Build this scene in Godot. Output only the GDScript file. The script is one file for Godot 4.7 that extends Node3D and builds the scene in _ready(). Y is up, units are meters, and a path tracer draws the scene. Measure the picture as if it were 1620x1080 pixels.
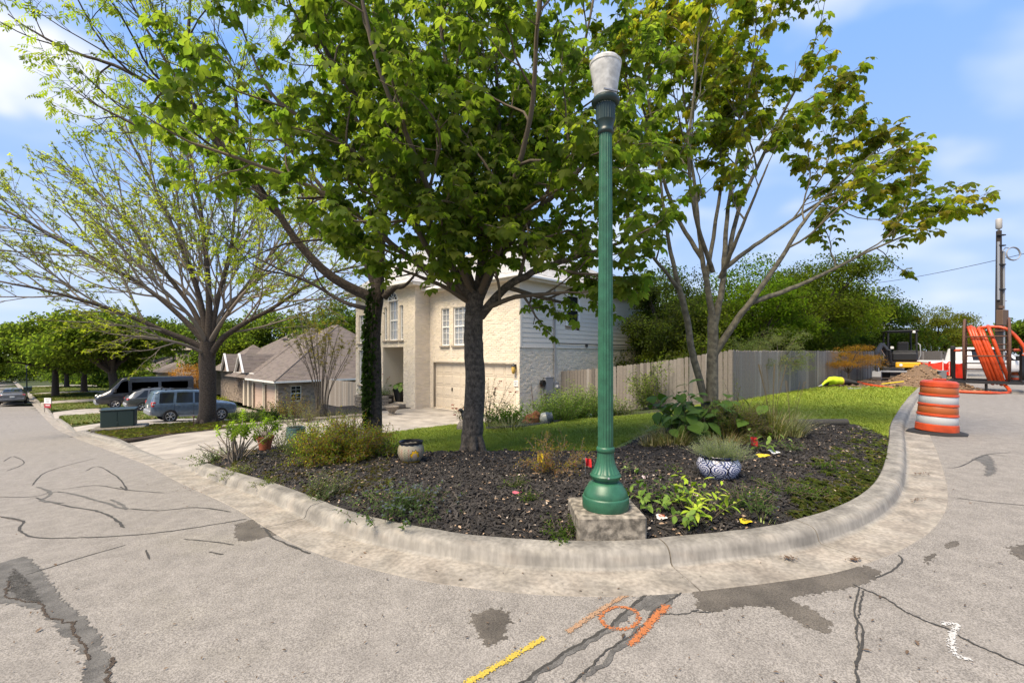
extends Node3D

const EYE := 1.5
const FPX := 720.0
const TURN := -0.7669 
var rg := RandomNumberGenerator.new()
var used := {}
var M := {}
var T := {}
var KERB: PackedVector2Array = []
var LOT: PackedVector2Array = []
var BED: PackedVector2Array = []
var nz := FastNoiseLite.new()

class MB:
	var v := PackedVector3Array()
	var n := PackedVector3Array()
	var u := PackedVector2Array()
	var c := PackedColorArray()
	var ix := PackedInt32Array()
	var col := Color.WHITE

	func vt(p: Vector3, nn: Vector3, t := Vector2.ZERO) -> int:
		v.append(p)
		n.append(nn)
		u.append(t)
		c.append(col)
		return v.size() - 1

	func tri(a: int, b: int, d: int) -> void:
		var g := (v[d] - v[a]).cross(v[b] - v[a])
		ix.append(a)
		if g.dot(n[a] + n[b] + n[d]) < 0.0:
			ix.append(d)
			ix.append(b)
		else:
			ix.append(b)
			ix.append(d)

	func face(p: PackedVector3Array, hint := Vector3.ZERO) -> void:
		var nn := (p[2] - p[0]).cross(p[1] - p[0]).normalized()
		if hint != Vector3.ZERO and nn.dot(hint) < 0.0:
			nn = -nn
		var s := v.size()
		for q in p:
			vt(q, nn, Vector2(q.x + q.z, q.y))
		for i in range(1, p.size() - 1):
			tri(s, s + i, s + i + 1)

	func box(ctr: Vector3, size: Vector3, bas := Basis(), bev := 0.0) -> void:
		var h := size * 0.5
		var b: float = minf(bev, minf(h.x, minf(h.y, h.z)) * 0.9)
		var k := h - Vector3(b, b, b)
		for ax in 3:
			var b1 := (ax + 1) % 3
			var b2 := (ax + 2) % 3
			for s in [-1.0, 1.0]:
				var pts := PackedVector3Array()
				for q in [[-1, -1], [1, -1], [1, 1], [-1, 1]]:
					var p := Vector3.ZERO
					p[ax] = h[ax] * s
					p[b1] = k[b1] * q[0]
					p[b2] = k[b2] * q[1]
					pts.append(ctr + bas * p)
				var nn := Vector3.ZERO
				nn[ax] = s
				face(pts, bas * nn)
				if b > 0.0:
					for s2 in [-1.0, 1.0]:
						var e := PackedVector3Array()
						for q in [[0, -1], [0, 1], [1, 1], [1, -1]]:
							var p := Vector3.ZERO
							p[ax] = (h[ax] if q[0] == 0 else k[ax]) * s
							p[b1] = (k[b1] if q[0] == 0 else h[b1]) * s2
							p[b2] = k[b2] * q[1]
							e.append(ctr + bas * p)
						var en := Vector3.ZERO
						en[ax] = s
						en[b1] = s2
						face(e, bas * en)
		if b > 0.0:
			for sx in [-1.0, 1.0]:
				for sy in [-1.0, 1.0]:
					for sz in [-1.0, 1.0]:
						var sg := Vector3(sx, sy, sz)
						face(PackedVector3Array([ctr + bas * (Vector3(h.x, k.y, k.z) * sg), ctr + bas * (Vector3(k.x, h.y, k.z) * sg), ctr + bas * (Vector3(k.x, k.y, h.z) * sg)]), bas * sg)

	func bar(p: Vector3, q: Vector3, w: float, h: float, bev := 0.0) -> void:
		var d := q - p
		var z := d.normalized()
		var x := (Vector3.UP if absf(z.y) < 0.95 else Vector3.RIGHT).cross(z).normalized()
		box((p + q) * 0.5, Vector3(w, h, d.length()), Basis(x, z.cross(x), z), bev)

	func tube(p: PackedVector3Array, r: PackedFloat32Array, sides := 6, cap := true, vs := 1.0) -> void:
		if p.size() < 2:
			return
		var t := (p[1] - p[0]).normalized()
		var x := (Vector3.UP if absf(t.y) < 0.9 else Vector3.RIGHT).cross(t).normalized()
		var s0 := v.size()
		var len_ := 0.0
		for i in p.size():
			if i > 0:
				len_ += p[i].distance_to(p[i - 1])
			var tt := t
			if i < p.size() - 1 and i > 0:
				tt = ((p[i + 1] - p[i]).normalized() + (p[i] - p[i - 1]).normalized()).normalized()
			elif i == p.size() - 1:
				tt = (p[i] - p[i - 1]).normalized()
			x = (x - tt * x.dot(tt)).normalized()
			var y := tt.cross(x)
			for k in sides + 1:
				var an := TAU * k / sides
				var d := x * cos(an) + y * sin(an)
				vt(p[i] + d * r[i], d, Vector2(float(k) / sides, len_ * vs))
		for i in p.size() - 1:
			for k in sides:
				var a := s0 + i * (sides + 1) + k
				tri(a, a + 1, a + sides + 1)
				tri(a + 1, a + sides + 2, a + sides + 1)
		if cap:
			for e in [0, p.size() - 1]:
				if r[e] > 0.004:
					var ring := PackedVector3Array()
					for k in sides:
						ring.append(v[s0 + e * (sides + 1) + k])
					face(ring, (p[0] - p[1]) if e == 0 else (p[e] - p[e - 1]))

	func rod(p: Vector3, q: Vector3, r: float, sides := 8) -> void:
		tube(PackedVector3Array([p, q]), PackedFloat32Array([r, r]), sides)

	func lathe(pr: PackedVector2Array, seg := 24, xf := Transform3D(), flutes := 0, depth := 0.0) -> void:
		var ns := PackedVector2Array()
		for i in pr.size() - 1:
			var d := pr[i + 1] - pr[i]
			ns.append(Vector2(d.y, -d.x).normalized())
		for i in pr.size() - 1:
			var na := ns[i]
			var nb := ns[i]
			if i > 0 and ns[i - 1].dot(ns[i]) > 0.7:
				na = (ns[i - 1] + ns[i]).normalized()
			if i < ns.size() - 1 and ns[i + 1].dot(ns[i]) > 0.7:
				nb = (ns[i + 1] + ns[i]).normalized()
			var s0 := v.size()
			for k in seg + 1:
				var an := TAU * k / seg
				var f := 1.0
				if flutes > 0:
					f = 1.0 - depth * (0.5 + 0.5 * cos(an * flutes))
				var cd := Vector3(cos(an), 0, sin(an))
				var nd := cd
				if flutes > 0:
					var dr := depth * 0.5 * flutes * sin(an * flutes)
					nd = (cd * f - Vector3(-sin(an), 0, cos(an)) * dr).normalized()
				vt(xf * (cd * pr[i].x * f + Vector3(0, pr[i].y, 0)), (xf.basis * (nd * na.x + Vector3(0, na.y, 0))).normalized(), Vector2(float(k) / seg, pr[i].y))
				vt(xf * (cd * pr[i + 1].x * f + Vector3(0, pr[i + 1].y, 0)), (xf.basis * (nd * nb.x + Vector3(0, nb.y, 0))).normalized(), Vector2(float(k) / seg, pr[i + 1].y))
			for k in seg:
				var a := s0 + k * 2
				if pr[i].x > 0.0001:
					tri(a, a + 2, a + 1)
				if pr[i + 1].x > 0.0001:
					tri(a + 2, a + 3, a + 1)

	func grid(rows: Array, wrap := false, flip := 1.0, cols: Array = []) -> void:
		var nr := rows.size()
		var nc: int = rows[0].size()
		var s0 := v.size()
		for i in nr:
			for j in nc:
				var jp := (j + 1) % nc if wrap else mini(j + 1, nc - 1)
				var jm := (j + nc - 1) % nc if wrap else maxi(j - 1, 0)
				var dj: Vector3 = rows[i][jp] - rows[i][jm]
				var di: Vector3 = rows[mini(i + 1, nr - 1)][j] - rows[maxi(i - 1, 0)][j]
				var nn := dj.cross(di).normalized() * flip
				if cols.size() > 0:
					col = cols[i][j]
				vt(rows[i][j], nn if nn != Vector3.ZERO else Vector3.UP, Vector2(float(j) / nc, float(i) / nr))
		for i in nr - 1:
			for j in (nc if wrap else nc - 1):
				var a := s0 + i * nc + j
				var b := s0 + i * nc + (j + 1) % nc
				tri(a, b, a + nc)
				tri(b, b + nc, a + nc)
		col = Color.WHITE

	func prism(poly: PackedVector2Array, xf: Transform3D, depth: float) -> void:
		var idx := Geometry2D.triangulate_polygon(poly)
		for sgn in [0.0, 1.0]:
			var s := v.size()
			var nn := (xf.basis * Vector3(0, 0, 1.0 if sgn > 0.5 else -1.0)).normalized()
			for q in poly:
				vt(xf * Vector3(q.x, q.y, depth * sgn), nn, q)
			for i in range(0, idx.size(), 3):
				tri(s + idx[i], s + idx[i + 1], s + idx[i + 2])
		var cc := Vector2.ZERO
		var area := 0.0
		for i in poly.size():
			area += poly[i].cross(poly[(i + 1) % poly.size()])
		for i in poly.size():
			var p := poly[i]
			var q := poly[(i + 1) % poly.size()]
			var o := Vector2((q - p).y, -(q - p).x) * signf(area)
			face(PackedVector3Array([xf * Vector3(p.x, p.y, 0), xf * Vector3(q.x, q.y, 0), xf * Vector3(q.x, q.y, depth), xf * Vector3(p.x, p.y, depth)]), xf.basis * Vector3(o.x, o.y, 0))

	func leaf(p: Vector3, dir: Vector3, up: Vector3, ln: float, wd: float, fold := 0.3, droop := 0.4, n_seg := 4, wide := 0.55) -> void:
		var side := dir.cross(up).normalized()
		var upn := side.cross(dir).normalized()
		var s0 := v.size()
		for i in n_seg + 1:
			var t := float(i) / n_seg
			var w := sin(PI * pow(t, log(0.5) / log(wide))) * wd * 0.5
			var m := p + dir * ln * t - upn * (droop * t * t * ln)
			var nn := (upn + dir * droop * t * 1.4).normalized()
			vt(m - side * w + upn * fold * w, (nn + side * fold * 0.8).normalized(), Vector2(0, t))
			vt(m, nn, Vector2(0.5, t))
			vt(m + side * w + upn * fold * w, (nn - side * fold * 0.8).normalized(), Vector2(1, t))
		for i in n_seg:
			var a := s0 + i * 3
			if i > 0:
				tri(a, a + 1, a + 3 if i < n_seg - 1 else a + 4)
				tri(a + 1, a + 2, a + 5 if i < n_seg - 1 else a + 4)
			if i < n_seg - 1:
				tri(a + 1, a + 4, a + 3)
				tri(a + 1, a + 5, a + 4)

	func mesh(vc := false) -> ArrayMesh:
		var arr := []
		arr.resize(Mesh.ARRAY_MAX)
		arr[Mesh.ARRAY_VERTEX] = v
		arr[Mesh.ARRAY_NORMAL] = n
		arr[Mesh.ARRAY_TEX_UV] = u
		if vc:
			arr[Mesh.ARRAY_COLOR] = c
		arr[Mesh.ARRAY_INDEX] = ix
		var m := ArrayMesh.new()
		if ix.size() > 0:
			m.add_surface_from_arrays(Mesh.PRIMITIVE_TRIANGLES, arr)
		return m

func numbered(called: String) -> String:
	var k: int = used.get(called, 0)
	used[called] = k + 1
	return called if k == 0 else "%s_%03d" % [called, k]

func tag(o: Node3D, label: String, category: String, group := "") -> Node3D:
	o.set_meta("label", label)
	o.set_meta("category", category)
	if group != "":
		o.set_meta("group", group)
	return o

func thing(called: String, label: String, category: String, pos := Vector3.ZERO, turn := 0.0, group := "") -> Node3D:
	var o := Node3D.new()
	o.name = numbered(called)
	add_child(o)
	o.position = pos
	o.rotation.y = turn
	return tag(o, label, category, group)

func put(called: String, mesh: Mesh, m: Material, parent: Node = null, kind := "") -> MeshInstance3D:
	var o := MeshInstance3D.new()
	o.mesh = mesh
	o.material_override = m
	if parent == null:
		o.name = numbered(called)
		add_child(o)
	else:
		o.name = called
		parent.add_child(o, true)
	if kind != "":
		o.set_meta("kind", kind)
	return o

func part(called: String, mb: MB, m: StandardMaterial3D, parent: Node = null, kind := "") -> MeshInstance3D:
	return put(called, mb.mesh(m.vertex_color_use_as_albedo), m, parent, kind)

func many(called: String, mesh: Mesh, m: Material, xf: Array, cols: Array, parent: Node = null, kind := "stuff") -> MultiMeshInstance3D:
	var mm := MultiMesh.new()
	mm.transform_format = MultiMesh.TRANSFORM_3D
	mm.use_colors = cols.size() > 0
	mm.mesh = mesh
	mm.instance_count = xf.size()
	for i in xf.size():
		mm.set_instance_transform(i, xf[i])
		if cols.size() > 0:
			mm.set_instance_color(i, cols[i])
	var o := MultiMeshInstance3D.new()
	o.multimesh = mm
	o.material_override = m
	if parent == null:
		o.name = numbered(called)
		add_child(o)
	else:
		o.name = called
		parent.add_child(o, true)
	if kind != "":
		o.set_meta("kind", kind)
	return o

func V(x: float, y: float, d: float) -> Vector3:
	return Vector3(x, y, -d)

func at(px: float, py: float, d: float) -> Vector3:
	return Vector3((px - 810.0) / FPX * d, EYE + (560.0 - py) / FPX * d, -d)

func xd(a: float, b: float) -> Vector2:
	return Vector2(-0.72 * a + 0.694 * b, 0.694 * a + 0.72 * b)

func ab(x: float, d: float) -> Vector2:
	return Vector2(-0.72 * x + 0.694 * d, 0.694 * x + 0.72 * d)

func pab(a: float, b: float, y: float) -> Vector3:
	var p := xd(a, b)
	return Vector3(p.x, y, -p.y)

func soft(t: float, w: float) -> float:
	return 0.5 * (t + sqrt(t * t + w * w))

func hroad(a: float) -> float:
	return -0.085 * (soft(a - 3.0, 2.0) - soft(a - 34.0, 6.0)) - 0.02 * soft(a - 34.0, 6.0) + 0.085 * (soft(-3.0, 2.0) - soft(-34.0, 6.0))

func kerb_b(a: float) -> float:
	return 1.83 - 0.04 * maxf(0.0, a - 12.0)

func hlot(a: float, b: float) -> float:
	var h := hroad(a) + 0.115
	var w := smoothstep(4.0, 11.0, b) * smoothstep(9.5, 12.5, a) * (1.0 - smoothstep(21.0, 26.0, a))
	h = lerpf(h, -1.1, w)
	h -= 0.28 * smoothstep(4.5, 8.5, a) * smoothstep(7.0, 15.0, b) * (1.0 - w)
	h -= 0.55 * smoothstep(3.0, 12.0, b) * smoothstep(23.0, 30.0, a)
	return h

func hl(x: float, d: float) -> float:
	var q := ab(x, d)
	return hlot(q.x, q.y)

func hr(x: float, d: float) -> float:
	return hroad(ab(x, d).x)

func ground(px: float, py: float, lot := true) -> Vector3:
	var d := 1.4
	while d < 300.0:
		var x := (px - 810.0) / FPX * d
		var y := EYE + (560.0 - py) / FPX * d
		if y < (hl(x, d) if lot else hr(x, d)):
			return Vector3(x, hl(x, d) if lot else hr(x, d), -d)
		d *= 1.002
	return Vector3(0, 0, -300)

func poly_sd(poly: PackedVector2Array, p: Vector2) -> float:
	var best := 1e9
	var ins := false
	var k := poly.size() - 1
	for i in poly.size():
		var a := poly[i]
		var b := poly[k]
		var e := b - a
		var w := p - a
		var q := w - e * clampf(w.dot(e) / maxf(e.length_squared(), 1e-9), 0.0, 1.0)
		best = minf(best, q.length_squared())
		if (a.y > p.y) != (b.y > p.y) and p.x < (b.x - a.x) * (p.y - a.y) / (b.y - a.y) + a.x:
			ins = not ins
		k = i
	return sqrt(best) * (1.0 if ins else -1.0)

func smooth_line(p: PackedVector2Array, step := 0.25) -> PackedVector2Array:
	var out := PackedVector2Array()
	for i in p.size() - 1:
		var p0 := p[maxi(i - 1, 0)]
		var p3 := p[mini(i + 2, p.size() - 1)]
		var cnt := maxi(1, int(p[i].distance_to(p[i + 1]) / (step if minf(p[i].length(), p[i + 1].length()) < 11.0 else 2.5)))
		for k in cnt:
			out.append(p[i].cubic_interpolate(p[i + 1], p0, p3, float(k) / cnt))
	out.append(p[p.size() - 1])
	return out

func smooth3(p: PackedVector3Array, k: int) -> PackedVector3Array:
	var out := PackedVector3Array()
	for i in p.size() - 1:
		for j in k:
			out.append(p[i].cubic_interpolate(p[i + 1], p[maxi(i - 1, 0)], p[mini(i + 2, p.size() - 1)], float(j) / k))
	out.append(p[p.size() - 1])
	return out

func ntex(sd: int, freq: float, oct: int, type: int, lo: float, hi: float, size := 512, contrast := 1.0, mono := true) -> ImageTexture:
	var f := FastNoiseLite.new()
	f.seed = sd
	f.frequency = freq
	f.noise_type = type
	f.fractal_octaves = oct
	f.fractal_type = FastNoiseLite.FRACTAL_FBM if oct > 1 else FastNoiseLite.FRACTAL_NONE
	var im: Image = f.get_seamless_image(size, size, false, false, 0.15, true)
	var by := im.get_data()
	var lut := PackedByteArray()
	for i in 256:
		var t := clampf((i / 255.0 - 0.5) * contrast + 0.5, 0.0, 1.0)
		lut.append(int(255.0 * Color(lerpf(lo, hi, t), 0, 0).linear_to_srgb().r) if mono else int(255.0 * lerpf(lo, hi, t)))
	for i in by.size():
		by[i] = lut[by[i]]
	return ImageTexture.create_from_image(Image.create_from_data(size, size, false, Image.FORMAT_L8, by))

func stretch(t: ImageTexture, kx: int) -> ImageTexture:
	var im := t.get_image()
	var w := im.get_width()
	im.resize(w, w / kx, Image.INTERPOLATE_BILINEAR)
	var o := Image.create(w, w, false, im.get_format())
	for k in kx:
		o.blit_rect(im, Rect2i(0, 0, w, w / kx), Vector2i(0, k * w / kx))
	return ImageTexture.create_from_image(o)

func mt(r: float, g: float, b: float, rough := 0.8, o := {}) -> StandardMaterial3D:
	var m := StandardMaterial3D.new()
	m.albedo_color = Color(r, g, b).linear_to_srgb()
	m.roughness = rough
	m.metallic = o.get("metal", 0.0)
	m.metallic_specular = o.get("spec", 0.5)
	if o.has("tex"):
		m.albedo_texture = o.tex
	if o.has("s"):
		m.uv1_triplanar = true
		m.uv1_world_triplanar = o.get("world", true)
		var s = o.s
		m.uv1_scale = s if s is Vector3 else Vector3(s, s, s)
	if o.has("uv"):
		m.uv1_scale = o.uv
	if o.has("bump"):
		m.heightmap_enabled = true
		m.heightmap_texture = o.bump
		m.heightmap_scale = o.get("cm", 0.5)
	if o.has("detail"):
		m.detail_enabled = true
		m.detail_albedo = o.detail
		m.detail_blend_mode = BaseMaterial3D.BLEND_MODE_MUL
		m.detail_uv_layer = BaseMaterial3D.DETAIL_UV_2
		m.uv2_triplanar = true
		m.uv2_world_triplanar = true
		var s2: float = o.get("ds", 0.2)
		m.uv2_scale = Vector3(s2, s2, s2)
	m.vertex_color_use_as_albedo = o.get("vc", false)
	if o.has("back"):
		m.backlight_enabled = true
		m.backlight = o.back
	if o.has("alpha"):
		m.albedo_color.a = o.alpha
		m.transparency = BaseMaterial3D.TRANSPARENCY_ALPHA
	if o.has("coat"):
		m.clearcoat_enabled = true
		m.clearcoat = o.coat
		m.clearcoat_roughness = 0.06
	if o.get("two", false):
		m.cull_mode = BaseMaterial3D.CULL_DISABLED
	return m

func make_materials() -> void:
	T.fine = ntex(1, 0.09, 3, FastNoiseLite.TYPE_SIMPLEX_SMOOTH, 0.72, 1.0, 512, 1.3)
	T.grit = ntex(2, 0.3, 2, FastNoiseLite.TYPE_VALUE, 0.45, 1.0, 1024, 1.7)
	T.pit = ntex(3, 0.22, 2, FastNoiseLite.TYPE_VALUE, 0.5, 1.0, 512, 1.5)
	T.mottle = ntex(4, 0.012, 5, FastNoiseLite.TYPE_SIMPLEX_SMOOTH, 0.55, 1.0, 512, 1.4)
	T.stain = ntex(5, 0.02, 5, FastNoiseLite.TYPE_SIMPLEX, 0.38, 1.0, 512, 1.9)
	T.smear = ntex(9, 0.03, 6, FastNoiseLite.TYPE_SIMPLEX, 0.68, 1.0, 512, 1.5)
	T.streak = stretch(ntex(6, 0.03, 4, FastNoiseLite.TYPE_SIMPLEX_SMOOTH, 0.5, 1.0, 512, 1.5), 8)
	T.bark = ntex(7, 0.03, 4, FastNoiseLite.TYPE_CELLULAR, 0.35, 1.0, 512, 1.6)
	T.cloud = ntex(10, 0.02, 4, FastNoiseLite.TYPE_SIMPLEX_SMOOTH, 0.8, 1.0, 512, 1.4)
	T.soil = ntex(8, 0.06, 5, FastNoiseLite.TYPE_SIMPLEX, 0.3, 1.0, 512, 1.7)
	var leafy := Color(1.2, 1.26, 0.78)
	M.asphalt = mt(0.33, 0.308, 0.284, 0.93, {"tex": T.grit, "s": 0.62, "bump": T.grit, "cm": 0.6, "detail": T.cloud, "ds": 0.37, "vc": true, "spec": 0.3})
	M.patch = mt(0.15, 0.132, 0.11, 0.9, {"tex": T.grit, "s": 0.8, "bump": T.grit, "cm": 0.5, "detail": T.mottle, "ds": 0.5})
	M.seal = mt(0.165, 0.158, 0.148, 0.88, {"tex": T.grit, "s": 0.9, "bump": T.grit, "cm": 0.4, "detail": T.mottle, "ds": 0.9})
	M.tar = mt(0.05, 0.047, 0.042, 0.8, {"tex": T.pit, "s": 2.0})
	M.crackdirt = mt(0.07, 0.05, 0.035, 0.95, {"tex": T.soil, "s": 2.0})
	M.concrete = mt(0.42, 0.375, 0.315, 0.9, {"tex": T.fine, "s": 0.9, "bump": T.pit, "cm": 0.18, "detail": T.stain, "ds": 0.33, "vc": true})
	M.kerb = mt(0.385, 0.35, 0.303, 0.92, {"tex": T.smear, "s": Vector3(1.1, 0.35, 1.1), "bump": T.fine, "cm": 0.2, "detail": T.mottle, "ds": 0.45, "vc": true})
	M.footing = mt(0.36, 0.32, 0.26, 0.92, {"tex": T.stain, "s": 1.1, "bump": T.pit, "cm": 0.4, "detail": T.mottle, "ds": 1.9})
	M.drive = mt(0.44, 0.40, 0.35, 0.9, {"tex": T.fine, "s": 0.6, "bump": T.pit, "cm": 0.15, "detail": T.mottle, "ds": 0.16})
	M.soil = mt(0.06, 0.045, 0.034, 0.95, {"tex": T.soil, "s": 1.1, "bump": T.soil, "cm": 3.0})
	M.mulch = mt(0.03, 0.026, 0.024, 0.9, {"tex": T.soil, "s": 1.3, "bump": T.soil, "cm": 4.0, "vc": true})
	M.chip = mt(1, 1, 1, 0.75, {"vc": true})
	M.dirt = mt(0.27, 0.18, 0.115, 0.95, {"tex": T.soil, "s": 0.9, "bump": T.soil, "cm": 6.0})
	M.lawn = mt(0.15, 0.20, 0.02, 0.95, {"tex": T.fine, "s": 1.2, "detail": T.mottle, "ds": 0.25})
	M.yard = mt(0.085, 0.12, 0.02, 0.95, {"tex": T.soil, "s": 0.9, "bump": T.soil, "cm": 4.0, "detail": T.stain, "ds": 0.16})
	M.blade = mt(1, 1, 1, 0.6, {"vc": true, "back": Color(0.6, 0.65, 0.35), "two": true})
	M.leaf = mt(1.0, 1.0, 1.0, 0.62, {"vc": true, "back": leafy, "two": true, "spec": 0.28})
	M.bark_grey = mt(0.21, 0.175, 0.14, 0.95, {"tex": T.bark, "s": Vector3(5, 1.6, 5), "world": false, "bump": T.bark, "cm": 2.5, "detail": T.stain, "ds": 0.9})
	M.bark_dark = mt(0.15, 0.115, 0.09, 0.95, {"tex": T.bark, "s": Vector3(6, 2.0, 6), "world": false, "bump": T.bark, "cm": 3.0, "detail": T.stain, "ds": 1.1})
	M.bark_smooth = mt(0.20, 0.18, 0.125, 0.85, {"tex": T.smear, "s": Vector3(4, 0.8, 4), "world": false, "bump": T.fine, "cm": 0.5, "detail": T.stain, "ds": 0.7})
	M.twig = mt(0.13, 0.10, 0.07, 0.9)
	M.twig_grey = mt(0.21, 0.175, 0.14, 0.9)
	M.green = mt(0.034, 0.15, 0.082, 0.42, {"tex": T.fine, "s": 1.4, "detail": T.mottle, "ds": 1.3})
	M.darkgreen = mt(0.012, 0.03, 0.027, 0.4)
	M.globe = mt(0.80, 0.80, 0.78, 0.35, {"tex": T.mottle, "s": 2.5, "back": Color(0.8, 0.8, 0.78)})
	M.cream = mt(0.79, 0.70, 0.57, 0.85, {"tex": T.fine, "s": 1.5, "vc": true})
	M.cream_trim = mt(0.68, 0.60, 0.48, 0.6, {"tex": T.fine, "s": 0.8})
	M.door = mt(0.76, 0.66, 0.53, 0.55, {"tex": T.streak, "s": 0.7})
	M.siding = mt(0.74, 0.69, 0.61, 0.65, {"tex": T.fine, "s": Vector3(0.4, 2.0, 0.4)})
	M.white = mt(0.74, 0.73, 0.70, 0.5)
	M.glass = mt(0.85, 0.9, 0.95, 0.03, {"alpha": 0.12})
	M.dark_glass = mt(0.015, 0.018, 0.022, 0.06, {"spec": 0.42})
	M.blind = mt(0.30, 0.31, 0.33, 0.8, {"tex": T.streak, "s": 3.0})
	M.dark = mt(0.02, 0.02, 0.022, 0.7)
	M.roof_grey = mt(0.48, 0.47, 0.46, 0.9, {"vc": true})
	M.roof_brown = mt(0.215, 0.178, 0.155, 0.92, {"vc": true, "tex": T.pit, "s": 1.0})
	M.brick_brown = mt(0.30, 0.24, 0.195, 0.9, {"vc": true, "tex": T.fine, "s": 2.0})
	M.steel = mt(0.28, 0.29, 0.31, 0.5, {"metal": 0.3})
	M.black = mt(0.013, 0.013, 0.014, 0.5)
	M.rubber = mt(0.017, 0.017, 0.018, 0.85, {"tex": T.fine, "s": 5.0})
	M.alloy = mt(0.55, 0.56, 0.58, 0.3, {"metal": 0.8})
	M.rust = mt(0.14, 0.065, 0.04, 0.85, {"tex": T.stain, "s": 2.0})
	M.orange = mt(0.72, 0.085, 0.015, 0.42, {"tex": T.fine, "s": 2.0, "detail": T.mottle, "ds": 0.6})
	M.reflect = mt(0.52, 0.53, 0.54, 0.4, {"tex": T.fine, "s": 2.0})
	M.reflect_o = mt(0.45, 0.12, 0.03, 0.4, {"tex": T.fine, "s": 2.0})
	M.yellow = mt(0.70, 0.38, 0.02, 0.45)
	M.terracotta = mt(0.42, 0.12, 0.055, 0.85, {"tex": T.mottle, "s": 2.5, "bump": T.fine, "cm": 0.2})
	M.teal = mt(0.12, 0.21, 0.20, 0.3, {"tex": T.mottle, "s": 2.0})
	M.plastic = mt(0.02, 0.021, 0.024, 0.5)
	M.wire = mt(0.03, 0.03, 0.03, 0.7)
	M.chrome = mt(0.6, 0.6, 0.6, 0.2, {"metal": 1.0})
	M.red = mt(0.55, 0.02, 0.02, 0.5, {"two": true})
	M.flag_yellow = mt(0.75, 0.55, 0.02, 0.5, {"two": true})
	M.paper = mt(0.72, 0.72, 0.70, 0.6, {"two": true})
	M.stone = mt(0.36, 0.31, 0.25, 0.9, {"tex": T.stain, "s": 1.8, "bump": T.pit, "cm": 0.8})
	for i in 5:
		var k: float = [0.85, 1.1, 0.6, 1.45, 0.98][i]
		var wv: float = [0.96, 1.0, 1.02, 0.98, 1.03][i]
		M["picket%d" % i] = mt(0.255 * k * wv, 0.23 * k, 0.205 * k / wv, 0.92, {"tex": T.smear, "s": Vector3(13.0, 0.7, 13.0), "bump": T.fine, "cm": 0.2, "detail": T.cloud, "ds": 0.9})
	for i in 4:
		var k: float = [1.0, 0.8, 1.2, 0.95][i]
		M["leaf%d" % i] = mt(0.22 * k * [1.0, 0.95, 1.08, 1.18][i], 0.30 * k, 0.062 * k, 0.6, {"tex": T.fine, "back": leafy, "two": true, "spec": 0.3})

func _ready() -> void:
	rg.seed = 7
	nz.seed = 11
	nz.frequency = 1.0
	var cam := Camera3D.new()
	cam.name = "camera"
	add_child(cam)
	cam.position = Vector3(0, EYE, 0)
	cam.set_frustum(0.05 * 2.0 * 540.0 / FPX, Vector2(0, 0.05 * 20.0 / FPX), 0.05, 1500.0)
	cam.current = true
	var we := WorldEnvironment.new()
	we.name = "environment"
	var en := Environment.new()
	en.background_mode = Environment.BG_SKY
	en.tonemap_mode = Environment.TONE_MAPPER_LINEAR
	en.tonemap_exposure = 3.9
	en.sdfgi_enabled = true
	en.ssao_enabled = true
	en.ssil_enabled = true
	var sky := Sky.new()
	var sm := PanoramaSkyMaterial.new()
	sm.panorama = sky_picture()
	sky.sky_material = sm
	en.sky = sky
	we.environment = en
	add_child(we)
	var sun := DirectionalLight3D.new()
	sun.name = "sun"
	sun.light_energy = 0.68
	sun.light_color = Color(1.0, 0.93, 0.82)
	sun.light_angular_distance = 32.0
	sun.shadow_enabled = true
	add_child(sun)
	sun.look_at_from_position(Vector3(-0.44, 1.0, 0.46), Vector3.ZERO)
	make_materials()
	make_ground()
	make_houses()
	make_fences()
	make_trees()
	make_far()
	make_vehicles()
	make_works()
	make_lamp()
	make_garden()

func sky_picture() -> ImageTexture:
	var w := 1024
	var h := 512
	var im := Image.create(w, h, false, Image.FORMAT_RGBAF)
	var f := FastNoiseLite.new()
	f.seed = 21
	f.frequency = 1.0
	f.fractal_octaves = 5
	var zen := Color(0.062, 0.127, 0.272)
	var hor := Color(0.182, 0.221, 0.282)
	for j in h:
		var el := (0.5 - (j + 0.5) / h) * PI
		var se := sin(el)
		var ce := cos(el)
		var t := pow(clampf(1.0 - se, 0.0, 1.0), 3.0)
		var base := zen.lerp(hor, t)
		if el < 0.0:
			base = Color(0.155, 0.147, 0.132)
		for i in w:
			var c := base
			if el >= 0.0:
				var ph := wrapf((i + 0.5) / w * TAU, -PI, PI)
				var dx := sin(ph) * ce
				var dz := -cos(ph) * ce
				var q := 1.0 / (se + 0.16)
				var wisp := f.get_noise_2d(dx * q * 0.75 + dz * q * 1.3 + 3.0, (dz * q * 0.5 - dx * q * 0.28) * 2.3)
				var soft_ := f.get_noise_3d(dx * 1.7 + 9.0, se * 3.0, dz * 1.7)
				var m := clampf((wisp + 0.5 * soft_ + 0.12) * 1.5, 0.0, 1.0) * 0.6
				var pf := f.get_noise_3d(dx * 2.2 - 4.0, se * 4.5 + 7.0, dz * 2.2)
				var puff := smoothstep(0.16, 0.55, pf) * 0.5
				var du := (ph + 0.835) / 0.125
				var dv := (el - 0.41) / 0.07
				var edge := f.get_noise_3d(dx * 9.0, se * 11.0, dz * 9.0) * 0.75 + f.get_noise_3d(dx * 3.0 + 5.0, se * 5.0, dz * 3.0) * 0.5
				puff = maxf(puff * smoothstep(0.9, 1.7, du * du + dv * dv), smoothstep(1.25, 0.1, du * du + dv * dv + edge) * 0.98)
				c = c.lerp(Color(0.213, 0.24, 0.282), m)
				c = c.lerp(Color(0.279, 0.282, 0.29), puff)
			im.set_pixel(i, j, c)
	return ImageTexture.create_from_image(im)

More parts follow.
